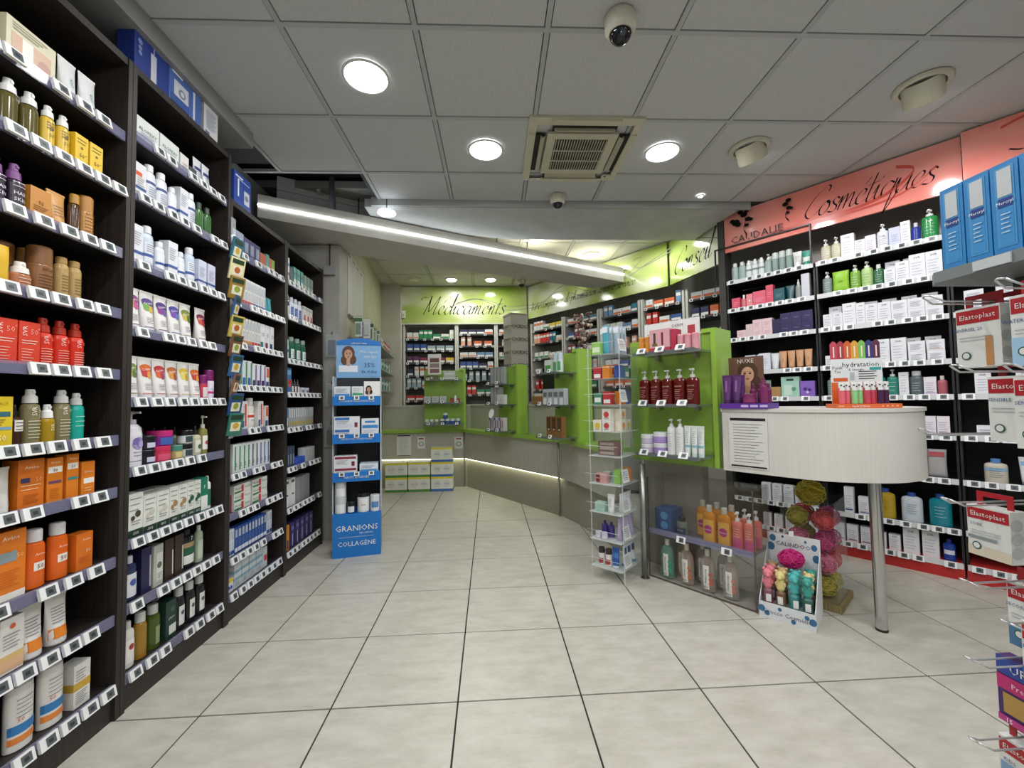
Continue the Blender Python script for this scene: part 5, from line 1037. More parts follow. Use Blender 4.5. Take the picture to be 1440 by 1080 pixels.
sgn = thing('tilted_sign', 'white tilted sign with product photo on the straight counter display', 'sign', (-.74, 5.66, 1.575), R(-6)); part('board', MB().box(-.09, .09, -.003, .003, 0, .28, WHITE), sgn); p = MB(); prints(p, .18, .28, lambda a, b: (a, -.004, b), [(.08, .28, '#8a6a64', -.35, .35), (.34, .54, '#9a8a84', -.35, .35), (.6, .8, '#7a5a54', -.35, .35)], (), ()); part('print', p, sgn)
carton('g_tallg', .055, .05, .20, '#9ba09f', bands=((.1, .9, '#b4b8b6', -.1, .2),)); carton('g_white', .12, .05, .11, '#cfd2d0', lines=((-.2, .2, .4, .5, 2, '#777'),)); carton('g_thin', .022, .06, .15, '#c9c4c6', bands=((.2, .8, '#9a7a80', -.3, .3),)); carton('g_thinb', .022, .06, .15, '#5f6a9a', bands=((.2, .8, '#c9d0d8', -.3, .3),))
for k in range(4): gput('g_tallg', g2, r2, .05 + k * .06, .12, 1.40, 'tall grey carton on the top shelf at the counter bend', 'grey cartons, top shelf at the bend')
for k in range(3): gput('g_tallg', g2, r2, .05 + k * .06, .12, 1.165, 'tall grey carton on the middle shelf at the counter bend', 'grey cartons, middle shelf at the bend')
gput('g_white', g2, r2, .255, .17, 1.165, 'squat white carton on the middle shelf at the counter bend')
for k in range(9): gput('g_thin' if k % 3 else 'g_thinb', g2, r2, .04 + k * .029, .15, .86, ('slim rose' if k % 3 else 'slim blue') + ' pack on the lowest shelf at the counter bend', 'slim packs at the counter bend')
od = thing('oval_sign', 'small oval white sign clipped to the shelf at the counter bend', 'sign', (.02, 4.78, 1.06), R(-40)); od_ = MB(); od_.lathe([(.05, -.002), (.05, .002)], WHITE, 20, T=Matrix.Rotation(R(75), 4, 'X') @ Matrix.Diagonal((.7, 1.1, 1, 1))); part('disc', od_, od)
bottle('g_gcan', .055, .18, '#cfd8d4', ('disc', '#b6c8d4'), 1, .76, lab=(.1, .55, '#4f9a62')); carton('g_gbox', .11, .06, .13, '#d6dcd4', bands=((.1, .6, '#5aa05a', -.4, .4),)); carton('g_tri', .075, .05, .15, '#b4babc', bands=((.0, .4, '#e2e4e4', -.3, .3), (.5, .8, '#6a7074', -.4, .4))); carton('g_choc', .075, .05, .19, '#8a6238', bands=((.3, .95, '#4a3220', -.38, .38), (.34, .4, '#d8c8a4', -.2, .2)))
gput('g_gbox', g3, r3, .10, .12, 1.46, 'white box with green panel on the brush display top shelf')
for k in range(2): gput('g_gcan', g3, r3, .22 + k * .065, .14, 1.46, 'white spray can with green label on the brush display', 'green-label cans on the brush display')
for k in range(4): gput('g_tri', g3, r3, .05 + k * .085, .13, 1.16, 'grey pack with white wedge on the brush display middle shelf', 'grey packs on the brush display')
for k in range(3): gput('g_choc', g3, r3, .13 + k * .08, .15, .86, 'brown brush pack with kraft border on the lowest shelf', 'brown packs on the brush display')
# ---- goods of the large green display
carton('g_gift', .14, .07, .15, '#dba7ae', bands=((.0, .2, '#b83a52'), (.35, .85, '#4a4432', -.3, -.18), (.3, .85, '#7a1f38', .1, .2), (.28, .4, '#6f6a30', -.36, -.1))); carton('g_giftr', .035, .07, .14, '#b8324e'); bottle('g_org', .045, .115, '#d8923a', ('disc', '#cf8730'), 1, .8); bottle('g_rose', .044, .10, '#dfa0aa', ('disc', '#d9939e'), 1, .66, sh=.02)
bottle('g_redp', .08, .225, '#6a1410', ('pump', '#c9cac8'), .8, .76, mat=M('#5c110d', .12), neck=.32, txt=(('LA ROSÉE', 0, .52, .011, '#d8b8ae'),), lines=((-.3, .25, .16, .42, 6, '#c9958a'),), sh=.06)
jar('g_lav', .09, .07, '#a990cc', '#dcdce2'); jar('g_lavw', .09, .06, '#c9c2da', '#e4e4e8'); bottle('g_wp', .055, .23, '#e4e6e4', ('pump', '#e6e8e6'), 1, .8, neck=.35, txt=(('A-DERMA', 0, .6, .009, '#8aa0a0'),), lines=((-.3, .3, .25, .5, 5, '#a6b4b4'),)); tube('g_wt', .039, .19, '#e2e6e4', '#c8d8da', bands=((.3, .38, '#8ab8c4'),), lines=((-.3, .3, .45, .8, 7, '#8aa4a8'),))
for k in range(2): gput('g_org', g4, r4, .195 + k * .05, .15, 1.505, 'small orange can on the top shelf beside the pink gift box', 'orange cans on the large green display')
gput('g_gift', g4, r4, .345, .15, 1.505, 'pink gift box with printed bottles on the large green display'); gput('g_giftr', g4, r4, .437, .14, 1.505, 'crimson carton next to the pink gift box')
for k in range(3): gput('g_rose', g4, r4, .48 + k * .047, .16, 1.505, 'short rose pink can on the top shelf of the large green display', 'pink cans on the large green display')
pc_ = thing('show_card', 'white show card with red bottles behind the pink gift box', 'card', g4(.33, .02, 1.5055), r4); part('card', MB().box(-.2, .2, -.002, .002, 0, .225, WHITE), pc_); p = MB(); mpk = lambda a, b: (a, -.003, b); p.text('DERM', .05, .19, .03, M('#555', .5), mpk); p.rect(.12, .17, .12, .18, M('#b8404a', .4), mpk); [p.rect(-.02 + k * .055, .02 + k * .055, .06, .1 + .01 * k, M('#b02f3a', .4), mpk) for k in range(3)]; [p.rect(-.18, -.03, .15 - .012 * k, .154 - .012 * k, M('#888', .5), mpk) for k in range(3)]; part('print', p, pc_)
for k in range(5): gput('g_redp', g4, r4, .21 + k * .083, .15, 1.163, 'dark red pump bottle in the row on the large green display', 'dark red pump bottles')
for k in range(2):
    for s in range(2):
        q = g4(.214 + k * .094, .15, .8425 + s * (.061 if k == 0 else .071)); put(('g_lavw', 'g_lav')[k], *q, r4, (('lower', 'upper')[s] + ' ' + ('pale lilac', 'lavender')[k] + ' jar with white lid beside white pump bottles'))
for k in range(2): gput('g_wp', g4, r4, .387 + k * .058, .14, .842, 'white pump bottle on the lowest shelf beside lavender jars', 'white pump bottles on the green display')
for k in range(3): gput('g_wt', g4, r4, .498 + k * .042 , .15, .842, 'white tube with pale blue print on the lowest shelf', 'white tubes on the green display')

# ---- rear end of the counter body under the green display, silver post
cb = thing('counter_end', 'grey laminate counter end standing behind the smoked floor cabinet', 'counter')
part('panel', wbox(MB(), -1.76, -1.32, -2.86, -2.77, 0, .76, wood('warm_grey_laminate', '#8f8a82', '#9a958d', .4)), cb); base(cb, wp(-1.54, -2.8))
sp = thing('support_post', 'round brushed steel post from floor to the large green display', 'post', (1.03, 2.78, 0)); part('tube', MB().tube([(0, 0, .006), (0, 0, .76)], .022, STEEL, 14), sp); part('foot', MB().lathe([(.03, 0), (.03, .006)], STEEL, 16), sp)

# ---- white curved counter with fascia and chrome leg
wcn = thing('curved_counter', 'white curved high counter with ribbed fascia on one chrome leg', 'counter')
fas = spl([(1.415, 2.455), (1.567, 2.239), (1.69, 2.085), (1.80, 2.015), (1.932, 1.975), (2.04, 1.967), (2.16, 1.995), (2.27, 2.05), (2.36, 2.13), (2.42, 2.24), (2.43, 2.36), (2.38, 2.47)], 4)
inn = [(2.20, 2.60), (2.02, 2.76), (1.86, 2.775)]
fb = MB(); strip(fb, fas, 0, .03, .765, 1.118, CREAM); part('fascia', fb, wcn)
def grow(pts, d):
    c = Vector((1.95, 2.4)); return [tuple(Vector(p) + (Vector(p) - c).normalized() * d) for p in pts]
part('top_board', MB().prism(grow(fas + inn, .008), 1.1185, 1.137, M('#d4d2cc', .35)), wcn)
part('leg', MB().lathe([(.025, .012), (.030, 1.118)], CHROME, 24, cx=1.99, cy=2.06), wcn); part('leg_foot', MB().lathe([(.026, 0), (.026, .012)], M('#1a1a1a', .5), 24, cx=1.99, cy=2.06), wcn)
base(wcn, (1.99, 2.06, 0))
dv_ = Vector((fas[4][0] - fas[0][0], fas[4][1] - fas[0][1], 0)).normalized(); m0 = Vector((*fas[0], 0)) + dv_ * .145 + Vector((dv_.y, -dv_.x, 0)) * .004
notice('price_notice', 0, 0, .21, .295, 'white framed service price list on the curved white counter', 14, True, (m0.x, m0.y, .792), math.atan2(dv_.y, dv_.x))
ar = math.atan2(-.798, .602)
# purple display tray with poster
tr_ = thing('display_tray', 'low purple tray with poster of a brown-haired woman on the white counter', 'display', (1.545, 2.39, 1.138), ar)
part('tray', MB().box(-.13, .13, -.09, .09, 0, .03, M('#5f2f9a', .4)), tr_)
p = MB(); [p.rect(-.01 + k * .05, .03 + k * .05, .008, .022, M('#c9b8e4', .4), lambda a, b: (a, -.0907, b)) for k in range(3)]; part('print', p, tr_)
ps_ = part('poster', MB().box(-.14, .06, .08, .084, .03, .315, M('#6a4a3a', .45)), tr_)
def face(mb, cx, cz, s, mp, hair='#4a2e1c', skin='#c99a7c', shirt='#d6dae0'):
    up = lambda k: (lambda a, b: (lambda q: (q[0], q[1] - .0004 * k, q[2]))(mp(a, b)))
    mb.disc(cx, cz + .1 * s, .62 * s, M(hair, .5), up(1), .82, 20); mb.disc(cx - .3 * s, cz - .5 * s, .42 * s, M(hair, .5), up(1.2), .7, 16); mb.disc(cx + .34 * s, cz - .45 * s, .42 * s, M(hair, .5), up(1.2), .7, 16)
    mb.rect(cx - .75 * s, cx + .75 * s, cz - 1.5 * s, cz - .95 * s, M(shirt, .5), up(1.4)); mb.rect(cx - .14 * s, cx + .14 * s, cz - 1.0 * s, cz - .4 * s, M(skin, .5), up(1.6))
    mb.disc(cx, cz, .42 * s, M(skin, .5), up(2), .76, 20)
    for e in (-1, 1): mb.disc(cx + e * .13 * s, cz + .06 * s, .045 * s, M('#2e2220', .5), up(3), 1.5, 8); mb.rect(cx + e * .13 * s - .07 * s, cx + e * .13 * s + .07 * s, cz + .13 * s, cz + .155 * s, M(hair, .5), up(3))
    mb.disc(cx, cz - .22 * s, .05 * s, M('#a84f4a', .5), up(3), 2, 10); mb.poly([up(3)(cx - .02 * s, cz + .02 * s), up(3)(cx - .045 * s, cz - .1 * s), up(3)(cx + .045 * s, cz - .1 * s)], M('#b5866a', .5))
p = MB(); face(p, -.03, .205, .115, lambda a, b: (a, .0793, b)); p.text('NUXE', -.04, .29, .036, M('#e2ddd6', .4), lambda a, b: (a, .0775, b)); part('print', p, ps_)
tube('n_tube', .05, .17, '#5a2f6a', '#4a2858', bands=((.4, .8, '#8a5a9a', -.15, .1),)); bottle('n_bot', .036, .115, '#7a2f5c', ('screw', '#6a2850'), 1, .74, neck=.5, mat=M('#742c58', .15)); jar('n_jar', .07, .055, '#8a3a68', '#7a2f5c'); bottle('n_spray', .038, .145, '#7d3060', ('spray', '#7a2f5c'), 1, .76)
def onW(key, s, off, z, label, group=None, rz=0): 
    c = Vector((1.545, 2.39, 0)) + WT * s + WN * off; put(key, c.x, c.y, z, ar + rz, label, group)
for k in range(4): onW('n_tube', -.10 + .056 * (k % 2), .05 - .055 * (k // 2), 1.1687, 'purple tube standing in the purple tray', 'purple tubes in the tray')
onW('n_jar', .024, .05, 1.1687, 'plum jar standing in the purple tray'); [onW('n_bot', .02 + k * .04, -.02, 1.1687, 'small plum bottle behind the plum jar', 'plum bottles in the tray') for k in range(3)]; onW('n_spray', .10, .05, 1.1687, 'plum spray bottle at the end of the purple tray')
# orange hydration display
c = Vector((2.0, 2.08, 0)); od2 = thing('tablet_display', 'orange and white hydration counter display with coloured tabs and tubes', 'display', (2.0, 2.12, 1.138), R(-24))
part('tray', MB().box(-.14, .14, -.075, .075, 0, .022, M('#d2632c', .4)), od2)
p = MB(); mpk = lambda a, b: (a, -.0757, b); p.text('hydratation', -.03, .011, .016, WHITE, mpk); p.text('Punk', -.115, .011, .011, WHITE, mpk); [p.disc(.06 + k * .02, .011, .004, M('#f0b090', .4), mpk) for k in range(4)]; part('tray_print', p, od2)
bk = part('back_card', MB().box(-.115, .115, .055, .059, .022, .27, M('#dfe4e4', .45)).box(-.115, .115, .052, .055, .022, .14, M('#d2632c', .45)), od2)
p = MB(); mpk = lambda a, b: (a, .0543, b); p.text('hydratation', .02, .238, .036, BLACK, mpk); p.text('& énergie', .0, .21, .018, BLACK, mpk); p.text('Punk', -.085, .222, .024, BLACK, mpk); p.text('Tea', -.085, .2, .02, BLACK, mpk); p.rect(.06, .11, .205, .22, M('#2f9a94', .4), mpk); p.rect(-.105, -.04, .145, .165, M('#d2632c', .4), mpk); p.rect(-.03, -.008, .15, .195, M('#aebcc0', .4), mpk)
[p.rect(.01, .09 - .01 * (k % 2), .195 - k * .013, .2 - k * .013, M('#4a4a4a', .4), mpk) for k in range(4)]; part('card_print', p, bk)
for k, cc in enumerate(('#c2485a', '#a83a48', '#d2632c', '#d8a23a', '#7fbf5a', '#3a3a7a', '#5a2848')):
    tb = MB(); x = -.098 + k * .032; tb.box(x - .0165, x + .0165, .058, .062, .265, .355, M(cc, .4)); tb.poly([(x - .0165 + .033 * q_ / 8, .0578, .355 + .016 * math.sin(math.pi * q_ / 8)) for q_ in range(9)], M(cc, .4)); tb.rect(x - .003, x + .003, .28, .34, M('#f0ded4', .4), lambda a, b: (a, .0573, b)); part('tab', tb, od2)
for k, (cc, cn_) in enumerate((('#dd6a78', 'coral'), ('#dd6a78', 'coral'), ('#8fc98a', 'green'), ('#8fc98a', 'green'), ('#c84a60', 'cherry'), ('#c84a60', 'cherry'), ('#4a2348', 'plum'), ('#4a2348', 'plum'))):
    kk = 'ptube_' + cn_
    if kk not in PR: bottle(kk, .029, .115, cc, ('disc', '#e2e4e2'), 1, .76, lab=(.62, .98, '#e6e8e6'), discs=((-.2, .86, .004, '#222'), (.25, .8, .004, '#222')), sh=.02)
    o = Vector((-.10 + k * .0275 , -.04 + .014 * (k % 2), 0)); o.rotate(Matrix.Rotation(R(-24), 3, 'Z'))
    put(kk, 2.0 + o.x, 2.12 + o.y, 1.1605, R(-24), f'{cn_} effervescent tube with white printed cap in the orange display', 'effervescent tubes in the orange display')

# ================================================================== shelves behind the counter
WSH = M('#c9c9c2', .4)
RC_ = ['#d8dcd8', '#2f8a5a', '#cfd6c2', '#1f6a86', '#c83a34', '#e0a890', '#e4c232', '#3a5a9a', '#5a2f5a', '#dfe2e6', '#8a2f4a', '#6a8fb8', '#e2e0da', '#2a2f52', '#d86a3a', '#9ab0bc']
CN_ = ['pale grey', 'green', 'celadon', 'petrol', 'red', 'salmon', 'yellow', 'blue', 'plum', 'white', 'wine-red', 'sky blue', 'ivory', 'navy', 'orange', 'steel grey']
for k, c in enumerate(RC_):
    o2 = RC_[(k + 5) % len(RC_)]
    carton(f'r_{k}a', .085, .06, .10, c, bands=((.1, .38, '#e6e6e2' if k not in (0, 9, 12) else o2, -.46, .46),))
    carton(f'r_{k}b', .06, .06, .14, c, bands=((.55, .8, '#e6e6e2' if k not in (0, 9, 12) else o2, -.46, .46),))
    carton(f'r_{k}c', .12, .06, .075, c, bands=((.1, .45, '#e6e6e2' if k not in (0, 9, 12) else o2, -.46, .46),))
def rear_bay(bay, label, depth=.28, pil=True):
    t = thing('shelving_unit', label, 'shelf'); n, tt = bay.n, bay.t
    def bb(mb, a0, a1, d0, d1, z0, z1, m):
        pts = [bay.P(a0, d1, 0), bay.P(a1, d1, 0), bay.P(a1, d0, 0), bay.P(a0, d0, 0)]
        mb.mesh([(p.x, p.y, z) for z in (z0, z1) for p in pts], [(3, 2, 1, 0), (4, 5, 6, 7), (0, 1, 5, 4), (1, 2, 6, 5), (2, 3, 7, 6), (3, 0, 4, 7)], m); return mb
    part('back_panel', bb(MB(), bay.a0, bay.a1, -depth - .01, -depth, .9, 2.40, M('#8d8d86', .5)), t)
    for a in (bay.a0, bay.a1): part('upright', bb(MB(), a - .013, a + .013, -depth, .006, 0, 2.40, WSH), t)
    for z in bay.zs:
        s = part('shelf', bb(MB(), bay.a0 + .014, bay.a1 - .014, -depth, -.004, z - .008, z + .012, M('#4a4b4c', .4)), t); tags(bay, s, z, .13, .85, TAGS, .002)
    base(t, bay.P((bay.a0 + bay.a1) / 2, -.1, 0))
rnd = random.Random(3)
def fill(bay, i, seq, lo=0.0, hi=1.0):
    """short runs of cartons; every run keeps one kind"""
    out = []; room = (bay.a1 - bay.a0 - .06) * (hi - lo) - .02; seen = {}
    for c in seq:
        v = rnd.choice('abc'); n = rnd.choice((1, 2, 2, 3)); wdt = PR[f'r_{c}{v}']['w'] + .005
        while n and n * wdt > room: n -= 1
        if not n: break
        room -= n * wdt; sz = {'a': 'mid-sized', 'b': 'tall narrow', 'c': 'flat wide'}[v]; look = f'{sz} {CN_[c]} carton'
        if look in seen: look = f'{sz} {CN_[c]} carton again'
        seen[look] = 1; out.append((f'r_{c}{v}', n, look))
    row(bay, i, out, lo, hi)
RZ = [2.17, 1.99, 1.80, 1.60, 1.42, 1.22]
M1 = Bay('first medicine bay', (0, -1), -6.42, -1.30, -.51, RZ); M2 = Bay('second medicine bay', (0, -1), -6.42, -.48, .10, [2.24, 2.055, 1.88, 1.71, 1.52, 1.3]); M3 = Bay('hidden medicine bay', (0, -1), -6.42, .13, .56, [2.24, 2.05, 1.85, 1.65, 1.45])
rear_bay(M1, 'pale shelving bay beside the grey column under the Médicaments sign'); rear_bay(M2, 'pale shelving bay left of the spectacle tower under the Médicaments sign'); rear_bay(M3, 'pale shelving bay behind the spectacle tower')
for i, q in enumerate(([0, 1, 1, 12, 2, 3, 5], [7, 15, 4, 9, 3, 8, 3], [8, 10, 6, 0, 4, 9], [13, 0, 9, 15, 0], [15, 9, 12, 0, 15], [4, 2, 1, 6, 0])): fill(M1, i, q)
for i, q in enumerate(([13, 9, 4, 14], [5, 14, 12, 4], [0, 11, 6, 13, 9], [7, 13, 9, 0], [12, 15, 13], [14, 4, 1])): fill(M2, i, q)
for i, q in enumerate(([9, 4], [0, 7], [12, 3], [13, 0], [15, 2])): fill(M3, i, q)
SZ = [2.27, 2.07, 1.83, 1.60, 1.36]
SB = [Bay(nm, (WN.x, WN.y), -4.40, a, b, SZ) for nm, a, b in (('first slogan bay', -4.72, -4.06), ('second slogan bay', -4.02, -3.42), ('third slogan bay', -3.38, -2.80), ('fourth slogan bay', -2.76, -2.24), ('advice bay', -2.20, -1.74))]
for b, lab in zip(SB, ('right behind the spectacle tower', 'behind the bead bunch', 'behind the clear bin tower', 'behind the pink gift box', 'in the advice corner under the Conseil sign')):
    rear_bay(b, 'white shelving bay under the slogan sign, ' + lab if b is not SB[-1] else 'white shelving bay ' + lab)
for j, qq in enumerate((([9, 12, 6], [5, 4, 3, 0], [12, 0, 7], [9, 2], [4, 9]), ([9, 3, 0], [7, 10, 9], [10, 7, 12], [2, 0], [9, 1]), ([11, 9, 3], [0, 11, 9], [12, 5], [9, 7], [14, 0]), ([9, 14, 11], [4, 9, 7], [14, 0], [9, 5], [7, 9]), ([9, 7, 11], [13, 14, 7], [9, 0], [4, 9], [0, 9]))):
    for i, q in enumerate(qq): fill(SB[j], i, q)

# ================================================================== side wall of the rear room: paper sheets and hook goods
def SWp(y, off=0): x = -1.34 - (y - 3.95) * .28 / 2.35; return Vector((x + off, y, 0))
sr = math.atan2(2.35, -.28)                       # along the wall
for k, (y, lab) in enumerate(((4.10, 'first printed timetable sheet from the pilaster'), (4.30, 'second printed timetable sheet from the pilaster'), (4.50, 'third printed timetable sheet from the pilaster'), (4.70, 'fourth printed timetable sheet from the pilaster'))):
    q = SWp(y, .004); t = thing('wall_sheet', lab + ' on the side wall', 'notice', (q.x, q.y, 2.06), sr, 'printed sheets on the side wall')
    part('sheet', MB().box(-.095, .095, -.001, .001, 0, .62, M('#cfcfc8', .5)), t)
    p = MB(); prints(p, .19, .62, lambda a, b: (a, -.0016, b), ((.93, .96, '#444', -.4, .2),), (), ((-.4, .3, .1, .88, 18, '#8a8a86'),)); part('print', p, t)
hk = thing('hook_rail', 'steel hook rails with shelves along the rear side wall', 'rack')
for z in (2.05, 1.84): a, b = SWp(3.99, .02), SWp(4.85, .02); part('rail', MB().tube([(a.x, a.y, z), (b.x, b.y, z)], .01, STEEL), hk)
for z in (1.35, 1.60, 1.87):
    a, b = SWp(4.9, .0), SWp(6.25, .0); s = MB(); s.prism([(a.x + .002, a.y), (a.x + .2, a.y), (b.x + .2, b.y), (b.x + .002, b.y)], z - .01, z + .01, M('#8f938e', .4)); part('shelf', s, hk)
GRN = ['#3a6a3f', '#c9c9c4', '#5a5a96', '#2f4a34', '#b8bcb8', '#8aa04a', '#d8d4ca', '#4a7a52']
def blister(name, col, w, h):
    b = MB(); b.box(-w / 2, w / 2, 0, .003, 0, h, M('#d2d4d0', .4)); b.box(-w * .36, w * .36, -.02, 0, h * .12, h * .7, CLR); b.box(-w * .3, w * .3, -.016, -.003, h * .16, h * .66, M(col, .35)); b.box(-w / 2, w / 2, -.001, .0, h * .76, h * .96, M(col, .4)); return b
n_ = 0
for z, cols in ((1.845, GRN), (1.63, ['#6a62a8'] * 4 + ['#7a9a3f'] * 4)):
    for k in range(8):
        q = SWp(4.03 + k * .105, .10 + .06 * (k % 2)); w_ = SWp(q.y, .0); part('peg', MB().tube([(w_.x, q.y - .004, z + .195), (q.x + .03, q.y - .004, z + .195)], .003, STEEL, 5), hk); o = thing('blister_pack', f'{["dark green","clear white","slate blue","bottle green","silver","olive","ivory","leaf green"][k] if z > 1.7 else ("violet" if k < 4 else "lime")} blister pack hanging from the {"upper" if z > 1.7 else "lower"} hook rail', 'pack', (q.x, q.y, z), R(6), 'blister packs on the side-wall hooks', blister('b', cols[k], .066, .19))
for zi, z in enumerate((1.87, 1.60, 1.35)):
    for k in range(9):
        q = SWp(4.98 + k * .14, .12); c = [4, 1, 0, 9, 1, 4, 14, 4, 1][k] if zi == 0 else [9, 1, 0, 1, 15, 1, 2, 1, 0][k]
        put(f'r_{c}b', q.x, q.y, z + .0105, R(12), f'{CN_[c]} carton on the {("upper", "middle", "lower")[zi]} side-wall shelf', f'cartons on the {("upper", "middle", "lower")[zi]} side-wall shelf')
base(hk, SWp(5.1, .1))
for k, (x, z) in enumerate(((-1.40, 1.62), (-1.40, 1.18), (-1.41, .82))):
    o = thing('hanging_bag', ['upper', 'middle', 'lower'][k] + ' clear bag of accessories hanging on the grey pilaster', 'bag', (x, 3.775, z), 0, 'bags hanging on the pilaster')
    part('bag', MB().box(-.05, .05, -.03, -.004, 0, .2, CLR), o); part('contents', MB().box(-.03, .03, -.024, -.01, .02, .15, M(['#3f4c6a', '#52584a', '#4a4440'][k], .4)), o); part('hook', MB().tube([(0, -.004, .2), (0, -.02, .22), (0, -.004, .23)], .004, STEEL), o)
pb = thing('wall_box', 'small grey electrical box high on the pilaster under the beam', 'box', (-1.42, 3.78, 2.36), 0); part('case', MB().box(-.045, .045, -.04, 0, 0, .08, M('#9a9c9a', .4)), pb); part('cable', MB().tube([(0, -.02, .08), (0, -.02, .28)], .006, M('#333', .5)), pb)

# ================================================================== blue collagen floor display
gd = thing('floor_display', 'tall blue cardboard floor display with collagen products and portrait header', 'display', (-1.085, 3.485, 0), R(13))
BL = M('#1573c4', .42); BLD = M('#20242a', .55); GW, GD_ = .18, .125
part('base_bin', MB().box(-GW, GW, -GD_, GD_, .0, .335, BL), gd)
part('back_wall', MB().box(-GW, GW, GD_ - .012, GD_ - .004, .335, 1.42, BLD), gd)
for sx in (-1, 1): part('side_wall', MB().box(sx * GW - .004, sx * GW + .004, -GD_ + .03, GD_ - .012, .335, 1.42, M('#b9c4cc', .4)), gd)
p = MB(); mpk = lambda a, b: (a, -GD_ - .0012, b); p.text('GRANIONS', 0, .225, .062, WHITE, mpk); p.text('laboratoire', .07, .185, .022, WHITE, mpk); p.text('COLLAGÈNE', 0, .105, .050, WHITE, mpk); p.rect(-.13, .13, .155, .157, WHITE, mpk); part('base_lettering', p, gd)
TZ = (.335, .60, .90, 1.20)
for i, z in enumerate(TZ[1:]):
    s = part('tray', MB().box(-GW + .005, GW - .005, -GD_, GD_ - .013, z, z + .008, BLD), gd); part('tray_lip', MB().box(-GW, GW, -GD_ - .006, -GD_, z - .012, z + .06, BL), s)
    p = MB(); p.text(['HAUTS DOSAGES', 'HAUTS POIDS MOLÉCULAIRE', 'COLLAGÈNE MARIN HYDROLYSÉ'][i], 0, z + .022, [.024, .018, .018][i], WHITE, lambda a, b: (a, -GD_ - .0072, b)); part('lip_print', p, s)
    for x in (-.11, 0, .11): link('price_tag', TAGS, s, (x, -GD_ - .012, z + .048))
hd = MB(); hd.box(-GW, GW, GD_ - .02, GD_ - .013, 1.42, 1.70, M('#7fb0dc', .4)); hd.box(-GW, GW, GD_ - .024, GD_ - .013, 1.70, 1.73, BL); hd.poly([(-GW + 2 * GW * k / 12, GD_ - .0225, 1.73 + .03 * math.sin(math.pi * k / 12)) for k in range(13)], BL); h_ = part('header', hd, gd)
p = MB(); mpk = lambda a, b: (a, GD_ - .0206, b); face(p, -.085, 1.62, .10, mpk, '#5a3a26', '#c79a7e', '#e2e8f0'); mp2 = lambda a, b: (a, GD_ - .0225, b)
p.text('35%', .085, 1.53, .055, M('#1a3a78', .4), mp2); p.text('de rides', .08, 1.475, .04, M('#1a3a78', .4), mp2); p.text('Mon expert', .08, 1.645, .03, WHITE, mp2); p.text('anti-âge', .09, 1.605, .034, WHITE, mp2); p.text('LABORATOIRES', 0, 1.715, .018, WHITE, lambda a, b: (a, GD_ - .0247, b)); part('header_print', p, h_)
carton('gr_a', .12, .07, .13, '#d6dfe6', bands=((.3, .55, '#3f8ac8', -.46, .46),), lines=((-.4, .3, .65, .85, 4, '#667'),)); carton('gr_b', .085, .07, .13, '#dfe4e6', bands=((.45, .58, '#35a06a', -.46, .46),), lines=((-.4, .3, .65, .85, 3, '#667'),)); carton('gr_c', .19, .07, .095, '#dfe2e8', bands=((.7, .92, '#3a72b8', -.46, .1), (.1, .4, '#cfd6e0', -.4, .2), (.1, .5, '#7a2440', .3, .42)), lines=((-.4, .1, .45, .62, 3, '#777'),)); carton('gr_d', .13, .07, .17, '#e0e4ea', bands=((.55, .7, '#3f86c8', -.46, .46), (.8, .9, '#3f86c8', -.3, .3)), lines=((-.4, .3, .2, .45, 4, '#778'),)); carton('gr_e', .17, .07, .09, '#dfe2e8', bands=((.72, .92, '#8a2440', -.46, .46), (.1, .5, '#7a1f38', .26, .4)), lines=((-.4, .1, .3, .6, 4, '#777'),)); carton('gr_f', .14, .07, .11, '#d6e2ee', bands=((.3, .6, '#4a94d0', -.46, .46),), lines=((-.4, .3, .7, .85, 3, '#667'),))
jar('gr_j', .085, .125, '#d9dcdc', '#c6ccd0', (.1, .6, '#e8eaea')); jar('gr_jb', .065, .09, '#1c2f5a', '#10141c', (.1, .6, '#dfe2e6')); jar('gr_jw', .094, .15, '#e0e2e2', '#15181a', (.1, .7, '#e8eaea'), (('SKIN', 0, .4, .016, '#b8405a'),), .2); jar('gr_can', .074, .13, '#d6dce2', '#dfe2e4', (.25, .6, '#5a8ac0'), lf=.08)
def gdp(key, x, off, z, label, group=None, dz=.009):
    v = Vector((x, -GD_ + .012 + PR[key]['d'] / 2 + off, 0)); v.rotate(Matrix.Rotation(R(13), 3, 'Z')); put(key, -1.085 + v.x, 3.485 + v.y, z + dz, R(13), label, group)
for k in range(2): gdp('gr_a', -.11, k * .073, 1.20, 'pale carton with blue band, top tray of the blue display', 'blue-band cartons in the blue display')
gdp('gr_b', .005, 0, 1.20, 'pale carton with green band in the blue display'); 
sc_ = thing('show_card', 'small white card with a dark-haired portrait in the blue display', 'card'); v = Vector((.115, -GD_ + .01, 0)); v.rotate(Matrix.Rotation(R(13), 3, 'Z')); sc_.location = (-1.085 + v.x, 3.485 + v.y, 1.209); sc_.rotation_euler = (0, 0, R(13)); part('card', MB().box(-.062, .062, 0, .002, 0, .17, WHITE).box(-.062, .062, -.001, 0, 0, .04, BL), sc_); p = MB(); face(p, -.025, .105, .045, lambda a, b: (a, -.0006, b), '#1c1614', '#c49a80', '#e0dcd8'); part('print', p, sc_)
for k in range(2): gdp('gr_c', -.075, 0, .90, ('lower', 'upper')[k] + ' flat white and blue collagen carton, second tray', None, .009 + k * .0955)
gdp('gr_d', .10, 0, .90, 'taller white and blue carton, second tray of the blue display')
for k in range(2): gdp('gr_e', -.085, 0, .60, ('lower', 'upper')[k] + ' flat white and wine-red collagen carton, third tray', None, .009 + k * .0905); gdp('gr_f', .09, .0 if k == 0 else .073, .60, ('front', 'rear')[k] + ' pale blue carton, third tray of the blue display')
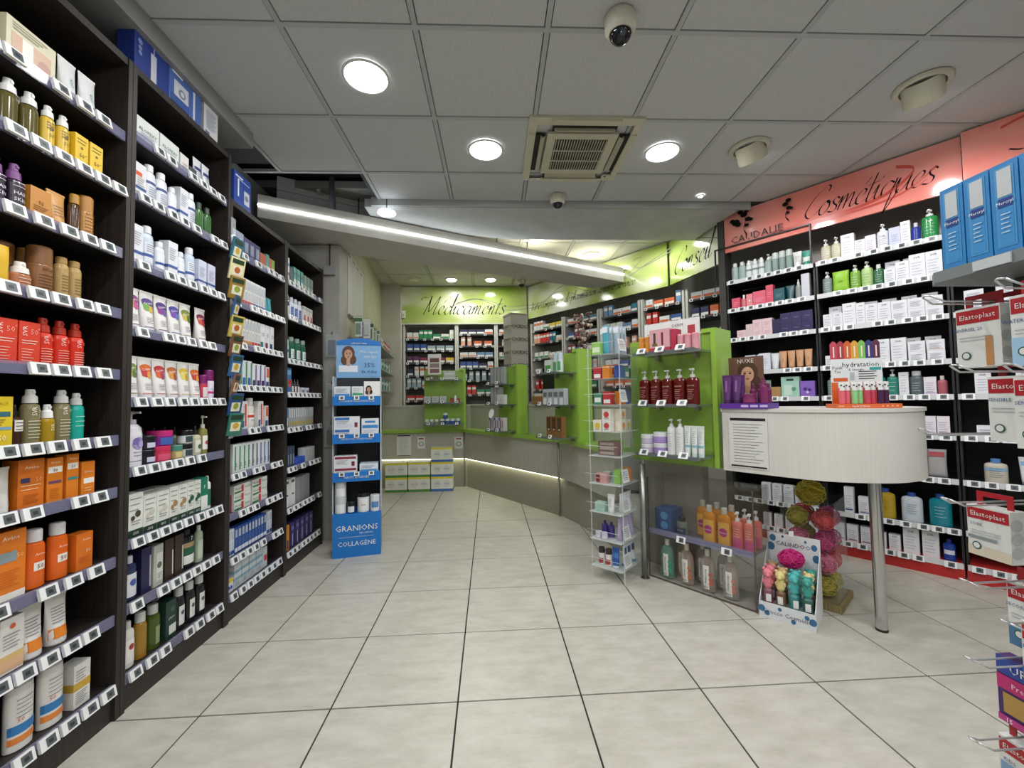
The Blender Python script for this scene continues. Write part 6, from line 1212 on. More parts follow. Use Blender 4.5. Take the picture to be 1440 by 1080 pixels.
gdp('gr_j', -.125, 0, .335, 'lower pale jar with grey lid in the blue base bin', None, .0005); gdp('gr_j', -.125, 0, .335, 'upper pale jar stacked in the blue base bin', None, .126); gdp('gr_jb', -.045, 0, .335, 'small navy jar in the blue base bin', None, .0005); gdp('gr_jw', .045, 0, .335, 'white jar with black lid in the blue base bin', None, .0005); gdp('gr_can', .135, 0, .335, 'pale tin with blue label in the blue base bin', None, .0005)

# ================================================================== spectacle tower, till, bead bunch
st = thing('spectacle_tower', 'square grey rotating display tower with reading glasses on the counter bend', 'display', (.34, 5.18, 1.1605), R(22))
part('base', MB().box(-.14, .14, -.14, .14, 0, .03, M('#8a8780', .4)), st); part('column', MB().box(-.115, .115, -.115, .115, .03, 1.10, M('#a7a399', .4)), st); part('cap', MB().box(-.12, .12, -.12, .12, 1.10, 1.125, M('#8d897f', .4)), st)
def glasses():
    g = MB(); m = M('#2e2420', .3)
    for sx in (-1, 1): g.tube([(sx * .033 + .026 * math.cos(a), -.01, .018 * math.sin(a)) for a in [2 * math.pi * k / 10 for k in range(11)]], .003, m, 5); g.tube([(sx * .06, -.01, .004), (sx * .062, .006, .004)], .0025, m, 4)
    g.tube([(-.008, -.011, .004), (.008, -.011, .004)], .003, m, 4); return g.build('reading_glasses')
GM = glasses()
for f in range(2):
    for r_ in range(6):
        for c in range(2):
            rz = R(22) + (-math.pi / 2 if f else 0); v = Vector((-.055 + c * .11, -.128, 0)); v.rotate(Matrix.Rotation(rz, 3, 'Z'))
            link('reading_glasses', GM, None, (.34 + v.x, 5.18 + v.y, 1.1605 + .16 + r_ * .16), rz, label='dark reading glasses hung on the ' + ('shop-facing' if not f else 'counter-end') + ' side of the spectacle tower', category='glasses', group='reading glasses on the tower')
mo = thing('monitor', 'black till monitor seen from behind on the counter between green displays', 'monitor', (.78, 4.72, 1.1605), R(-48)); part('screen', MB().box(-.2, .2, -.02, .02, .12, .42, BLACK), mo); part('stand', MB().box(-.03, .03, -.01, .03, .01, .2, BLACK), mo); part('foot', MB().box(-.11, .11, -.08, .08, 0, .012, BLACK), mo)
wk = thing('wicker_basket', 'small brown wicker basket with papers on the counter', 'basket', (.60, 4.66, 1.1605), R(-52)); part('body', MB().box(-.11, .11, -.06, .06, 0, .09, wood('wicker', '#6a4a2a', '#a07a4a', .7, (4, 4, 60))), wk); part('papers', MB().box(-.09, .09, -.04, .04, .09, .12, M('#cfcdc4', .5)), wk)
bd = thing('bead_bunch', 'bunch of brown and cream wooden beads hanging above the brush display', 'beads', (.92, 3.95, 1.68), 0); q = MB(); rb = random.Random(5)
for k in range(110):
    a = rb.uniform(0, 6.28); zz = rb.uniform(-.02, .36); rad = .09 * math.sqrt(rb.random()) * (.5 + zz * 1.6); q.sphere((rad * math.cos(a), rad * math.sin(a), zz), rb.uniform(.010, .017), M(rb.choice(('#5a3a34', '#7a5a50', '#b8a898', '#8a6a60', '#d0c4b4', '#4a2c28')), .4), 7, 4)
part('beads', q, bd, kind='stuff'); part('stand', MB().tube([(0, 0, -.005), (0, 0, .36)], .006, STEEL), bd)

# ================================================================== clear acrylic bin tower
TC = Vector((.868, 2.850, 0)); tr4 = R(-45); TW, TD = .118, .135       # half width, half depth; front faces the aisle
bt = thing('bin_tower', 'tall clear acrylic tower of open bins filled with small cosmetics', 'display', TC, tr4)
BZ = (.085, .265, .445, .635, .82, .985, 1.165, 1.34, 1.505)
for sx in (-1, 1):
    for sy in (-1, 1): part('leg', MB().box(sx * TW - .004, sx * TW + .004, sy * TD - .004, sy * TD + .004, 0, BZ[0], ACRE), bt)
for sx in (-1, 1): part('side_pane', MB().box(sx * TW - .002, sx * TW + .002, -TD, TD, BZ[0], 1.57, ACR), bt); part('side_edge', MB().box(sx * TW - .003, sx * TW + .003, -TD - .003, -TD + .002, BZ[0], 1.57, ACRE), bt)
part('back_pane', MB().box(-TW, TW, TD - .004, TD, BZ[0], 1.57, ACR), bt)
for k, z in enumerate(BZ):
    b = part('bin_floor', MB().box(-TW + .002, TW - .002, -TD - .03, TD - .004, z, z + .004, ACRE), bt)
    fp = MB(); fp.mesh([(-TW, -TD - .03, z + .003), (TW, -TD - .03, z + .003), (TW, -TD - .065, z + .075), (-TW, -TD - .065, z + .075)], [(0, 1, 2, 3)], ACR); part('bin_front', fp, b)
    part('bin_rim', MB().tube([(-TW, -TD - .065, z + .075), (TW, -TD - .065, z + .075)], .002, ACRE, 5), b)
    if k in (0, 1, 2, 3, 6, 8):
        cd_ = MB(); rx = Matrix.Translation((TW + .006, -TD + .05, z + .02)) @ Matrix.Rotation(R(90), 4, 'Z') @ Matrix.Rotation(R(-12), 4, 'X'); cd_.box(-.045, .045, -.001, .001, 0, .085, M('#dcdedc', .5), rx)
        for j in range(5): cd_.box(-.033, .03 - .006 * (j % 2), -.002, -.001, .018 + j * .012, .021 + j * .012, M('#6a6a6a', .5), rx)
        part('price_card', cd_, b)
tube('b_lil', .05, .14, '#c2b4d6', '#b4a6ca', lines=((-.2, .2, .4, .6, 3, '#7a6a9a'),)); tube('b_wh', .05, .12, '#dfe2e2', '#d0d4d4', lines=((-.2, .2, .4, .7, 4, '#889'),)); tube('b_blue', .05, .13, '#2f5aa8', '#dfe4ea', bands=((.5, .75, '#4a7ac4'),)); tube('b_hand', .05, .13, '#dfe6ea', '#3a86b8', bands=((.6, .9, '#22346a'),)); bottle('b_red', .045, .11, '#e2e0dc', ('disc', '#3a2a30'), 1, .8, lab=(.1, .4, '#a83040')); jar('b_pot', .042, .04, '#d9d6e2', '#c9c4da'); bottle('b_vio', .045, .10, '#4a3a8a', ('screw', '#3a2c70'), 1, .8)
carton('b_y', .062, .05, .075, '#e6e0c8', discs=((0, .5, .02, '#d8b83a'),), lines=((-.3, .3, .12, .2, 2, '#777'),)); carton('b_r', .062, .05, .075, '#e6e0d8', discs=((0, .5, .02, '#c2483c'),), lines=((-.3, .3, .12, .2, 2, '#777'),)); carton('b_o', .062, .05, .075, '#e6dcc8', discs=((0, .5, .02, '#d88a3a'),), lines=((-.3, .3, .12, .2, 2, '#777'),))
carton('b_pinkb', .085, .045, .03, '#cf9a98', bands=((.1, .9, '#7a2f34', -.45, -.1),)); carton('b_hair', .15, .06, .03, '#7a625a', bands=((.2, .8, '#a89a90', -.4, .3),)); carton('b_mint', .07, .05, .06, '#a8c8bc'); carton('b_grn', .06, .05, .08, '#3f8a64', bands=((.2, .6, '#dfe6e0', -.4, .4),)); carton('b_redb', .06, .05, .085, '#b8323a', bands=((.1, .4, '#e4e0dc', -.4, .4),)); carton('b_or', .05, .05, .09, '#d8832a'); carton('b_blu', .05, .05, .09, '#2f4f9a'); carton('b_wb', .05, .05, .05, '#d6d8d8')
def bag(key, c): pouch(key, .05, .2, c, bands=((.75, .95, '#dfe4ea', -.4, .4),), name='sachet_bag')
bag('b_bag', '#a9b8c4'); bag('b_bagt', '#4fa0b4'); carton('b_lgr', .07, .05, .09, '#8fbf5a', bands=((.2, .6, '#d8e4c8', -.4, .4),))
def bput(key, k, x, y, label, group=None, dz=0, rot=0, tilt=None):
    v = Vector((x, y, 0)); v.rotate(Matrix.Rotation(tr4, 3, 'Z')); put(key, TC.x + v.x, TC.y + v.y, BZ[k] + .0045 + dz, tr4 + R(rot), label, group, tilt)
BN = ['lowest', 'second', 'third', 'fourth', 'fifth', 'sixth', 'seventh', 'eighth', 'top']
def binrow(k, items):
    for it in items: bput(it[0], k, it[1], it[2], f'{it[3]} in the {BN[k]} bin of the clear tower', f'{it[3]}s, {BN[k]} bin of the tower', it[4] if len(it) > 4 else 0, it[5] if len(it) > 5 else 0)
binrow(0, [('b_red', -.065, -.10, 'white bottle with crimson label'), ('b_red', -.012, -.10, 'white bottle with crimson label'), ('b_blue', .04, -.10, 'blue hand cream tube')] + [('b_hand', .07, -.035 + .057 * j, 'pale tube with navy top', 0, 90) for j in range(3)])
binrow(1, [('b_pot', -.075 + .045 * j, -.12 + .0 * j, 'tiny lilac pot') for j in range(2)] + [('b_vio', -.01, -.06, 'violet bottle'), ('b_vio', -.065, -.05, 'violet bottle')] + [('b_lil', .065, -.08 + .055 * j, 'lilac tube', 0, 90) for j in range(4)])
binrow(2, [('b_mint', -.055, -.11, 'mint carton'), ('b_wh', .02, -.11, 'white tube')] + [('b_wh', .065, -.05 + .055 * j, 'white tube', 0, 90) for j in range(3)])
binrow(3, [('b_pinkb', -.045, -.10, 'flat rose-brown box', .031 * j) for j in range(2)] + [('b_lgr', .06, -.06, 'pale green carton', 0, 90), ('b_or', .06, .05, 'orange carton', 0, 90)])
binrow(4, [('b_hair', .0, -.07, 'flat brown hair pack', .031 * j) for j in range(3)] + [])
binrow(5, [('b_y', -.06, -.105, 'ivory box with yellow fruit'), ('b_r', .01, -.105, 'ivory box with red fruit'), ('b_o', .065, -.04, 'ivory box with orange fruit', 0, 90), ('b_r', .01, -.105, 'ivory box with red fruit', .0755), ('b_o', .065, -.04, 'ivory box with orange fruit', .0755, 90), ('b_y', .065, .03, 'ivory box with yellow fruit at the back', 0, 90)])
binrow(6, [('b_grn', -.06, -.09, 'green and white carton'), ('b_redb', .01, -.09, 'red and white carton'), ('b_or', .065, -.03, 'orange carton', 0, 90), ('b_blu', .065, .03, 'blue carton', 0, 90)])
binrow(7, [('b_redb', -.06, -.09, 'red and white carton'), ('b_or', .005, -.09, 'orange carton'), ('b_blu', .065, -.04, 'blue carton', 0, 90), ('b_grn', .065, .03, 'green and white carton', 0, 90)])
binrow(8, [('b_lgr', -.055, -.105, 'pale green carton'), ('b_bagt', .0, -.09, 'teal-tinted sachet bag')] + [('b_bag', .05 - .05 * (j % 3), -.03 + .045 * (j // 3), 'silvery sachet bag', 0, 0) for j in range(9)])

# ================================================================== smoked acrylic floor cabinet
FD = -2.552; fs0, fs1, fdp = -1.60, -.93, .24
fc = thing('floor_cabinet', 'smoked clear acrylic floor cabinet with shelf of shower gels', 'display case')
part('front_pane', wbox(MB(), fs0, fs1, FD - .006, FD, .33, .665, ACRS), fc)
part('end_pane', wbox(MB(), fs1 - .006, fs1, FD - fdp, FD - .007, 0, .665, ACRS), fc)
part('end_pane', wbox(MB(), fs0, fs0 + .006, FD - fdp, FD - .007, 0, .665, ACRS), fc)
part('back_pane', wbox(MB(), fs0 + .007, fs1 - .007, FD - fdp, FD - fdp + .006, .005, .665, ACRS), fc)
part('top_pane', wbox(MB(), fs0, fs1, FD - fdp, FD, .6655, .6715, ACRS), fc)
part('bottom_pane', wbox(MB(), fs0 + .007, fs1 - .007, FD - fdp, FD, 0, .006, ACRS), fc)
EDG = M('#5a5048', .25)
for s_ in (fs0, fs1 - .006): part('pane_edge', wbox(MB(), s_, s_ + .007, FD - .002, FD + .003, 0, .67, EDG), fc)
part('bottom_edge', wbox(MB(), fs0, fs1, FD - .001, FD + .003, 0, .01, EDG), fc)
sh = part('shelf', wbox(MB(), fs0 + .008, fs1 - .008, FD - fdp + .008, FD - .01, .302, .312, clear('grey_acrylic_shelf', '#77768a', .5)), fc)
part('shelf_lip', wbox(MB(), fs0 + .006, fs1 - .006, FD - .01, FD + .004, .295, .33, RAIL), sh)
for s_ in (-1.36, -1.08): q = wp(s_, FD + .012, .30); link('price_tag', TAG, sh, q, ar)
base(fc, wp((fs0 + fs1) / 2, FD - .12))
carton('f_blue', .12, .07, .15, '#1f4f86', discs=((.05, .72, .026, '#4a90c4'), (.05, .3, .026, '#4a90c4')), bands=((.0, 1, '#16406e', -.5, -.2),)); bottle('f_glass', .075, .12, '#2a3d4a', ('screw', '#15191c'), .8, .74, mat=M('#6f7872', .12), lab=(.05, .42, '#1c3a5a'), txt=(('COOL', 0, .28, .014, '#dfe6ea'),), neck=.45)
bottle('f_monoi', .085, .225, '#d98a1c', ('screw', '#c8c2b4'), .6, .84, mat=M('#d0821a', .12), neck=.34, lab=(.04, .62, '#e8b04a', .85), bands=(), txt=(('monoï', 0, .36, .02, '#f6e4ee'),), discs=((0, .36, .026, '#b82a7a'), (.0, .36, .02, '#b82a7a')), sh=.16)
bottle('f_pump', .06, .215, '#e2786a', ('pump', '#eceaea'), .75, .76, neck=.36, lab=(.02, .3, '#d94f8a', .9), lines=((-.3, .3, .35, .55, 4, '#f8d8c8'),), bands=(), sh=.08)
for k, (cc, lc, nm) in enumerate((('#7fb8a4', '#3f9a80', 'mint'), ('#c9b4a4', '#c0704e', 'peach'), ('#bfb0a2', '#b8604a', 'apricot'), ('#c4b6aa', '#c27a6a', 'rose'))):
    bottle('f_gel' + str(k), .09, .255, cc, ('screw', '#cfc9bc'), .62, .84, mat=clear('gel_' + nm, cc, .38), neck=.3, lab=(.06, .62, '#e4e2da', .4), txt=(('Shampooing', -.05, .36, .018, '#4a5a50', 1.57), ('BIO', -.02, .11, .018, '#3a3a3a')), discs=((.3, .3, .012, lc), (.33, .2, .014, lc), (.28, .42, .011, lc)), sh=.2)
def fput(key, s_, off, z, label, group=None):
    q = wp(s_, FD - off, z); put(key, q.x, q.y, z, ar, label, group)
for k in range(2): fput('f_blue', -1.50, .06 + k * .075, .3125, ('front', 'rear')[k] + ' blue carton with round print on the cabinet shelf')
fput('f_glass', -1.385, .06, .3125, 'grey glass bottle with black cap on the cabinet shelf')
for k in range(5): fput('f_monoi', (-1.29, -1.205, -1.20, -1.115, -1.111)[k], (.15, .055, .15, .055, .15)[k], .3125, 'amber shower gel bottle with purple label on the cabinet shelf', 'amber shower gels in the cabinet')
for k in range(4): fput('f_pump', (-1.04, -.975, -1.035, -.973)[k], (.055, .055, .15, .15)[k], .3125, 'coral and pink pump bottle on the cabinet shelf', 'pink pump bottles in the cabinet')
for k in range(4): fput('f_gel' + str(k), -1.50 + k * .135, .065, .0065, ['mint green', 'peach', 'apricot', 'rosy'][k] + ' clear gel bottle on the cabinet floor')
for k in range(3): fput('f_gel' + str(k + 1), -1.44 + k * .135, .16, .0065, ['peach', 'apricot', 'rosy'][k] + ' clear gel bottle in the rear row of the cabinet floor')

# ================================================================== bath display with animal-cap bottles
cx, cy = 1.715, 2.255; cr = math.atan2(2.067 - 2.25, 1.645 - 1.469)
v1 = Vector((1.469, 2.25, 0)); v2 = Vector((1.645, 2.067, 0)); ud = (v2 - v1).normalized(); vd = Vector((-ud.y, ud.x, 0)); WDT = .255; DPT = .26
bx = thing('bath_display', 'white cardboard tray with blue pattern holding animal-cap bottles', 'display', (*(v1 + ud * WDT / 2 + vd * DPT / 2).xy, 0), math.atan2(ud.y, ud.x))
hw, hd_ = WDT / 2, DPT / 2; CW = M('#dfe3e6', .45); CB = M('#3a6f98', .45)
part('tray', MB().box(-hw, hw, -hd_, hd_ - .01, 0, .004, CW).box(-hw, hw, -hd_, -hd_ + .004, .004, .085, CW), bx)
for sx in (-1, 1):
    s = MB(); x0, x1 = sx * hw - .004 * (sx > 0), sx * hw + .004 * (sx < 0); pr_ = [(-hd_ + .004, .004), (hd_ - .01, .004), (hd_ - .01, .34), (-hd_ + .004, .09)]
    s.mesh([(x0, a, b) for a, b in pr_] + [(x1, a, b) for a, b in pr_], [(0, 1, 2, 3), (7, 6, 5, 4), (0, 4, 5, 1), (1, 5, 6, 2), (2, 6, 7, 3), (3, 7, 4, 0)], CW); part('side_panel', s, bx)
part('platform', MB().box(-hw + .005, hw - .005, -hd_ + .005, hd_ - .012, .06, .064, CW), bx)
part('back_card', MB().box(-hw, hw, hd_ - .008, hd_, 0, .40, CW), bx)
p = MB(); mpk = lambda a, b: (a, hd_ - .0088, b)
for (a, b, r_) in ((-.1, .37, .02), (-.11, .32, .024), (.1, .35, .018), (.108, .29, .022), (-.05, .385, .008), (.06, .375, .008)): p.disc(a, b, r_, CB, mpk, .8)
p.text('CALINDOO', .0, .345, .032, M('#24304a', .4), lambda a, b: (a, hd_ - .0095, b)); part('card_print', p, bx)
p = MB(); mpk = lambda a, b: (a, -hd_ - .0008, b)
for (a, b, r_) in ((-.115, .05, .018), (-.09, .03, .014), (.115, .045, .018), (.09, .06, .012), (.03, .02, .012), (-.03, .065, .010)): p.disc(a, b, r_, CB, mpk, .9)
p.text('Sirocco Cosmétic', 0, .042, .03, M('#3a3f66', .4), lambda a, b: (a, -hd_ - .0014, b)); part('tray_print', p, bx)
def animal(k, cap, liq):
    a = MB().lathe([(.02, 0), (.023, .004), (.023, .075), (.012, .09)], M(liq, .2), 12); c = MB(); m = M(cap, .45)
    c.lathe([(.016, .088), (.021, .10), (.019, .14), (.012, .15)], m, 12); c.sphere((0, 0, .165), .025, m, 12, 8)
    c.sphere((0, -.024, .16), .012, m, 8, 6); [c.sphere((sx * .018, 0, .186), .009, m, 8, 5) for sx in (-1, 1)]; [c.sphere((sx * .019, -.004, .12), .008, m, 8, 5, (1, 1, 1.6)) for sx in (-1, 1)]
    t_ = MB().box(-.012, .012, -.0255, -.0245, .02, .06, WHITE); reg(k, 'animal_bottle', 'bottle', .046, .046, .195, [('animal_bottle', a.build('b')), ('animal_cap', c.build('c')), ('label', t_.build('l'))])
animal('a_pink', '#e2808e', '#8a5a66'); animal('a_cream', '#dccb8a', '#7a5a44'); animal('a_aqua', '#4fb0ae', '#3f8a8a'); animal('a_teal', '#3f9a8e', '#3a6a62'); animal('a_tan', '#c9a87a', '#6a5040')
Bm = T4(bx.location, bx.rotation_euler[2])
for k, (kk, nm, x, y, z) in enumerate((('a_pink', 'pink', -.09, -.085, 0), ('a_cream', 'cream', -.03, -.085, 0), ('a_aqua', 'aqua', .03, -.085, 0), ('a_teal', 'sea green', .09, -.085, 0), ('a_pink', 'pink', -.09, -.022, 0), ('a_tan', 'tan', -.03, -.022, 0), ('a_aqua', 'aqua', .03, -.022, 0), ('a_cream', 'cream', .09, -.022, 0), ('a_tan', 'tan', -.09, .042, 0), ('a_teal', 'sea green', .09, .042, 0))):
    q = Bm @ Vector((x, y, .0645)); o = put(kk, q.x, q.y, q.z + z * 0, bx.rotation_euler[2] + R(random.uniform(-25, 25)), f'bottle with {nm} animal-shaped cap in the {"front" if k < 4 else "rear"} rows of the bath display', 'animal-cap bottles in the bath display')
def puff(mb, c, r_, cols, n, rad, seed, sc=(1, 1, 1), inner=True):
    rg = random.Random(seed)
    if inner: mb.sphere(c, r_ * .82, M(cols[0], .6), 14, 9, sc)
    for k in range(n):
        ax = Vector((rg.uniform(-1, 1), rg.uniform(-1, 1), rg.uniform(-1, 1))).normalized(); b = ax.orthogonal().normalized(); d = ax.cross(b); h0 = rg.uniform(-.75, .75); R_ = r_ * math.sqrt(1 - h0 * h0 * .95); pts = []
        a0 = rg.uniform(0, 6.28)
        for j in range(9):
            a = a0 + 3.6 * j / 8; v = ax * (h0 * r_) + (b * math.cos(a) + d * math.sin(a)) * R_ * (1 + .06 * math.sin(5 * a)); pts.append((c[0] + v.x * sc[0], c[1] + v.y * sc[1], c[2] + v.z * sc[2]))
        mb.tube(pts, rad, M(rg.choice(cols), .5), 4)
q = Bm @ Vector((.0, .055, 0)); lf = thing('bath_puff', 'bright pink net bath puff hanging before the bath display card', 'bath puff', (q.x, q.y, .288)); p = MB(); puff(p, (0, 0, 0), .055, ('#d41f7e', '#e2399a', '#c2186e'), 60, .0022, 4, (1.2, 1.0, .9)); part('netting', p, lf, kind='stuff'); part('cord', MB().tube([(0, 0, .045), (.01, .01, .12), (.0, .02, .16)], .0015, WHITE, 4), lf); part('price_label', MB().box(-.014, .014, -.001, .001, 0, .03, WHITE, Matrix.Translation((-.01, -.02, .13))), lf)
# clear bag stand full of net sponges
nb = thing('sponge_stand', 'tall clear stand packed with yellow, pink and red net sponges on a wooden base', 'display', (1.945, 2.43, 0), R(38))
part('base_board', MB().box(-.15, .15, -.15, .15, 0, .04, wood('weathered_board', '#7a6a44', '#9a8a60', .6)), nb)
for sx in (-1, 1):
    part('side_pane', MB().box(sx * .14 - .002, sx * .14 + .002, -.13, .13, .04, .60, ACR), nb)
part('front_pane', MB().box(-.138, .138, -.134, -.13, .04, .60, ACR), nb); part('back_pane', MB().box(-.138, .138, .13, .134, .04, .60, ACR), nb)
NM = Matrix.Translation((1.945, 2.43, 0)) @ Matrix.Rotation(R(38), 4, 'Z')
YE, PK, RD, MG = ('#b8a82a', '#cabb3f', '#a4951e'), ('#d8708e', '#e08aa4', '#c85a7c'), ('#d8404a', '#e25a58', '#c2343e'), ('#c22a72', '#d84a8c', '#a81f60')
sid = 0
for zi, z in enumerate((.105, .23, .355, .48)):
    for (x, y) in ((-.063, -.063), (.063, -.063), (-.063, .063), (.063, .063)):
        sid += 1; cl = [YE, PK, MG, YE, RD, PK, YE, MG][(sid * 3 + zi * 2) % 8] if zi < 3 else [RD, MG, YE, RD][(sid - 1) % 4]
        nm = {'#b8a82a': 'yellow', '#d8708e': 'pink', '#d8404a': 'red', '#c22a72': 'magenta'}[cl[0]]
        p = MB(); puff(p, (0, 0, 0), .0565, cl, 34, .0026, sid, (1, 1, .98)); q = NM @ Vector((x, y, z))
        o = thing('net_sponge', f'{nm} net sponge in the {("lowest", "second", "third", "upper")[zi]} layer of the clear sponge stand', 'sponge', q, 0, 'net sponges in the clear stand', p); o['kind'] = 'thing'; del o['kind']
p = MB(); puff(p, (0, 0, 0), .075, YE, 44, .0026, 99); q = NM @ Vector((-.03, 0, .625)); thing('net_sponge', 'large yellow net sponge heaped on top of the clear stand', 'sponge', q, 0, None, p)

# ================================================================== hook display with plasters beside the entrance
pg = thing('hook_display', 'grey metal gondola end with hooks and a grey shelf for blue foam boxes', 'rack')
part('peg_board', MB().box(1.27, 1.30, .05, .80, 0, 1.75, M('#4a4c4e', .5)), pg)
shp = MB(); shp.prism([(.965, .30), (1.27, .30), (1.27, .86), (.99, .86), (.965, .835)], 1.445, 1.468, M('#7f8688', .4)); s = part('shelf', shp, pg); part('shelf_box', MB().box(1.10, 1.25, .32, .80, 1.415, 1.444, M('#4a4d50', .5)), s); part('tag_holder', MB().box(.961, .9645, .70, .76, 1.447, 1.466, M('#c9ced0', .4)), s)
HZ = (1.262, 1.01, .836, .69, .54)
def hook(y, z): 
    for dy in (-.012, .012): part('hook', MB().tube([(1.268, y + dy, z), (.93, y + dy, z), (.905, y + dy * .6, z + .012)], .0019, M('#d9dadb', .3, .6), 6), pg)
    part('hook_tip', MB().tube([(.905, y - .0072, z + .012), (.9, y, z + .014), (.905, y + .0072, z + .012)], .0019, M('#d9dadb', .3, .6), 6), pg)
HK = [(.798, 1.394), (.675, 1.394), (.755, 1.248), (.672, 1.243), (.785, .985), (.76, .836), (.70, .79), (.76, .69), (.76, .54), (.822, 1.12)]
for y, z in HK: hook(y, z)
base(pg, (1.28, .45, 0))
RDM = '#b01f2a'
def plaster(k, sub, w, h, body, extra=(), d=.035):
    a = MB().box(-w / 2, w / 2, -d / 2, d / 2, 0, h, M('#e0e2de', .42)); hm = M(RDM, .4); a.box(-w * .42, -.02, -.001, .001, h, h + .028, hm); a.box(.02, w * .42, -.001, .001, h, h + .028, hm); a.box(-.02, .02, -.001, .001, h + .018, h + .028, hm); ps = [('plaster_box', a.build('plaster_box'))]
    p = MB(); mp = flat(d); prints(p, w, h, mp, [(.74, .96, RDM, -.48, .48)] + list(extra), (), ()); mp2 = lambda x, z: (x, -d / 2 - .0016, z); p.text('Elastoplast', 0, .85 * h, w * .19, WHITE, mp2); p.text(sub, -.02, .64 * h, w * .12, M('#2a4a86', .4), mp2); p.disc(-.28 * w, .2 * h, w * .11, M('#2f5a4a', .4), mp2); p.disc(-.28 * w, .2 * h, w * .08, M('#dfe2de', .4), lambda x, z: (x, -d / 2 - .002, z)); [p.rect(-.42 * w, .3 * w, .5 * h - .05 * h * i, .51 * h - .05 * h * i, M('#9aa0a4', .4), mp2) for i in range(2)]
    ps.append(('print', p.build('print'))); sp_ = MB()
    for i in range(3): sp_.poly([(w / 2 + .0008, -d / 2 + .012 + d * .38 * math.cos(t_), h * (.22 + .26 * i) + d * .34 * math.sin(t_)) for t_ in [2 * math.pi * u_ / 10 for u_ in range(10)]], M('#c2c6c4', .4))
    ps.append(('side_print', sp_.build('side_print'))); reg(k, 'plaster_box', 'box', w, d, h, ps)
plaster('pl_uni', 'UNIVERSEL 20', .078, .125, '', ((.02, .5, '#c08a58', .16, .32),)); plaster('pl_wat', 'WATERPROOF', .078, .13, '', ((.0, .4, '#a4c8e4', -.5, .5), (.2, .34, '#2f6ab8', -.1, .16))); plaster('pl_sen', 'SENSIBLE', .08, .13, ''); plaster('pl_2nd', 'SECONDE', .078, .125, '', ((.0, .34, '#4a7a9c', -.5, .5),)); plaster('pl_soin', 'SOIN', .072, .10, '', ((.0, .2, '#d8cdb8', -.5, .5), (.34, .4, '#8a9698', -.48, .2))); plaster('pl_kid', 'KIDS', .075, .115, '', ((.08, .58, '#7fa6c8', -.46, .46), (.12, .4, '#b88a4a', -.3, .0), (.2, .5, '#3f6a9a', .1, .36)))
carton('p_urgo', .09, .03, .125, '#4a2a6a', bands=((.74, 1, '#2f4aa0', -.5, .5), (.5, .72, '#c22a72', -.5, .4), (.15, .46, '#b8924a', -.4, .05), (.1, .4, '#2f8a8a', .08, .44), (.0, .1, '#c23a8a', -.5, .5)), txt=(('URGO', .1, .87, .022, '#f0f0f0'), ('Premium', .05, .61, .014, '#f8e0ee'), ('15', -.3, .05, .012, '#fff')))
P2 = math.pi / 2
def peg(key, x, y, z, label): put(key, x, y, z, -P2, label)
# boxes hang on the hooks by their red headers; front faces the aisle
def hang(key, x, i, label): peg(key, x, HK[i][0], HK[i][1] - PR[key]['h'] - .009, label)
hang('pl_uni', 1.03, 0, 'plaster box with tan strip on the upper hook'); hang('pl_uni', 1.068, 0, 'second plaster box with tan strip behind the first on the upper hook'); hang('pl_wat', .99, 1, 'plaster box with blue drop on the upper hook')
hang('pl_sen', 1.04, 2, 'plaster box marked SENSIBLE on the second hook'); hang('pl_sen', .985, 3, 'plaster box marked SENSIBLE standing further out on the second hook')
hang('pl_soin', 1.01, 4, 'white plaster box with grey stripe on the middle hook')
hang('pl_2nd', 1.06, 5, 'plaster box with blue striped base on the fourth hook'); hang('pl_2nd', 1.005, 6, 'plaster box with blue striped base further out on the fourth hook')
peg('p_urgo', 1.02, .75, .69 - .125 - .004, 'purple plaster carton lettered URGO'); hang('pl_kid', 1.02, 8, 'children plaster box with cartoon-coloured panels on the lowest hook')
carton('p_merc', .042, .042, .17, '#2f86c8', bands=((.06, .95, '#4a9ad2', -.34, .36), (.08, .6, '#3f92d0', -.24, .28), (.62, .93, '#c9cfd2', -.24, .28), (.5, .6, '#1f3f8a', -.24, .28)), txt=(('Mercryl', .02, .55, .0085, '#f4f6f8'),), lines=((-.15, .2, .22, .42, 5, '#b8dcf0'),))
for k in range(7): put('p_merc', .99 + (k % 1) * 0, .797 - k * .0445, 1.4685, -P2, 'blue foam carton with printed white-capped can on the grey gondola shelf', 'blue foam cartons on the gondola shelf')

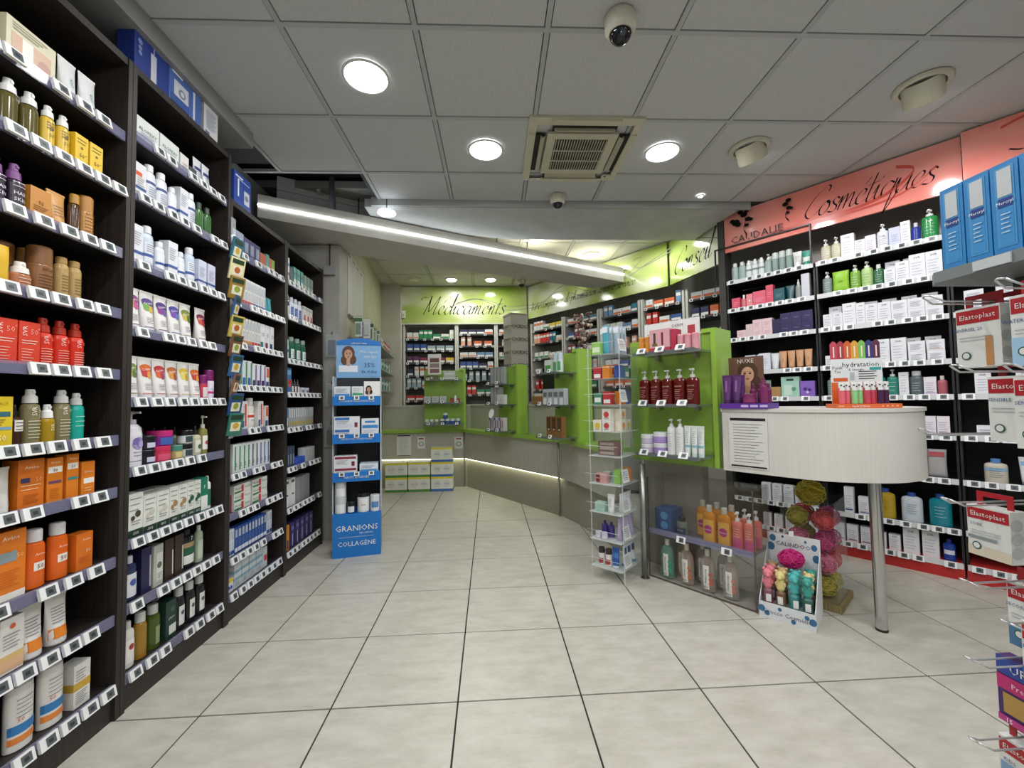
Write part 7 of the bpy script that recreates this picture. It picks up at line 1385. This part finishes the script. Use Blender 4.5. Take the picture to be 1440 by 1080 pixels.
# ================================================================== second rows that show behind the first
row(B1, 4, [('s_redspray', 5, 'red spray bottle in the rear row')], .08, .56, set_=.085)
row(B1, 1, [('s_olive', 3, 'olive spray bottle in the rear row')], .3, .62, set_=.085)
row(B1, 5, [('s_clearsp', 3, 'clear olive spray bottle in the rear row')], .22, .5, set_=.085)
row(B1, 3, [('s_brown', 1, 'bronze can in the rear row'), ('s_gold', 1, 'gold spray can in the rear row')], .5, .72, set_=.1)
row(B1, 8, [('s_lrpt', 2, 'white tube in the rear row')], .42, .72, set_=.11)
row(B2, 1, [('h_ducb', 4, 'white shampoo bottle in the rear row')], .1, .7, set_=.095)
row(B2, 2, [('h_cart', 5, 'white carton in the rear row')], .1, .8, set_=.095)
row(B2, 3, [('h_t3', 4, 'purple-splash tube in the rear row')], .08, .7, set_=.10)
row(B2, 4, [('h_o2', 5, 'red-splash tube in the rear row')], .1, .76, set_=.10)
row(B2, 5, [('h_drop', 4, 'pale dropper bottle in the rear row')], .42, .9, set_=.15)
row(B2, 6, [('h_p2', 4, 'pale-leaf carton in the rear row')], .06, .6, set_=.11)
row(B2, 8, [('h_blk', 3, 'black bottle in the rear row')], .45, .85, set_=.10)
row(C2, 2, [('w_l', 6, 'tall white carton in the rear row')], .02, .98, set_=.10)
row(C2, 1, [('w_l', 3, 'tall white carton in the rear row')], .55, .99, set_=.10)
row(C2, 3, [('w_l', 6, 'tall white carton in the rear row')], .05, .98, set_=.12)
row(C1, 0, [('c_frotall', 6, 'tall frosted bottle in the rear row')], .05, .8, set_=.10)
row(C1, 3, [('c_wht2', 3, 'larger white carton in the rear row')], .1, .6, set_=.10)
# small fittings of the rear room
ws = thing('wall_sensor', 'small white sensor on the lime sign next to the grey column', 'sensor', (-1.30, 6.395, 2.50)); part('case', MB().box(-.025, .025, -.03, 0, 0, .11, WHITE), ws); part('window', MB().box(-.012, .012, -.034, -.03, .02, .06, M('#b9bcbc', .2)), ws)
rd = thing('dome_camera', 'small dome security camera at the rear corner of the lime signs', 'camera', (.50, 6.10, CZ2)); part('housing', MB().lathe([(.06, 0), (.065, -.012), (.062, -.05), (.05, -.065)], M('#b9b6a6', .4), 20), rd); part('lens_dome', MB().sphere((0, 0, -.06), .045, M('#101216', .08), 14, 8), rd)

for k in range(3, 8):
    for j, kk in enumerate((('b_wb', 'b_mint'), ('b_mint', 'b_lgr'), ('b_r', 'b_y'), ('b_or', 'b_grn'), ('b_blu', 'b_redb'))[k - 3]):
        bput(kk, k, -.08 + .076 * j, .04, f'carton standing at the back of the {BN[k]} bin of the clear tower', f'rear cartons, {BN[k]} bin of the tower')
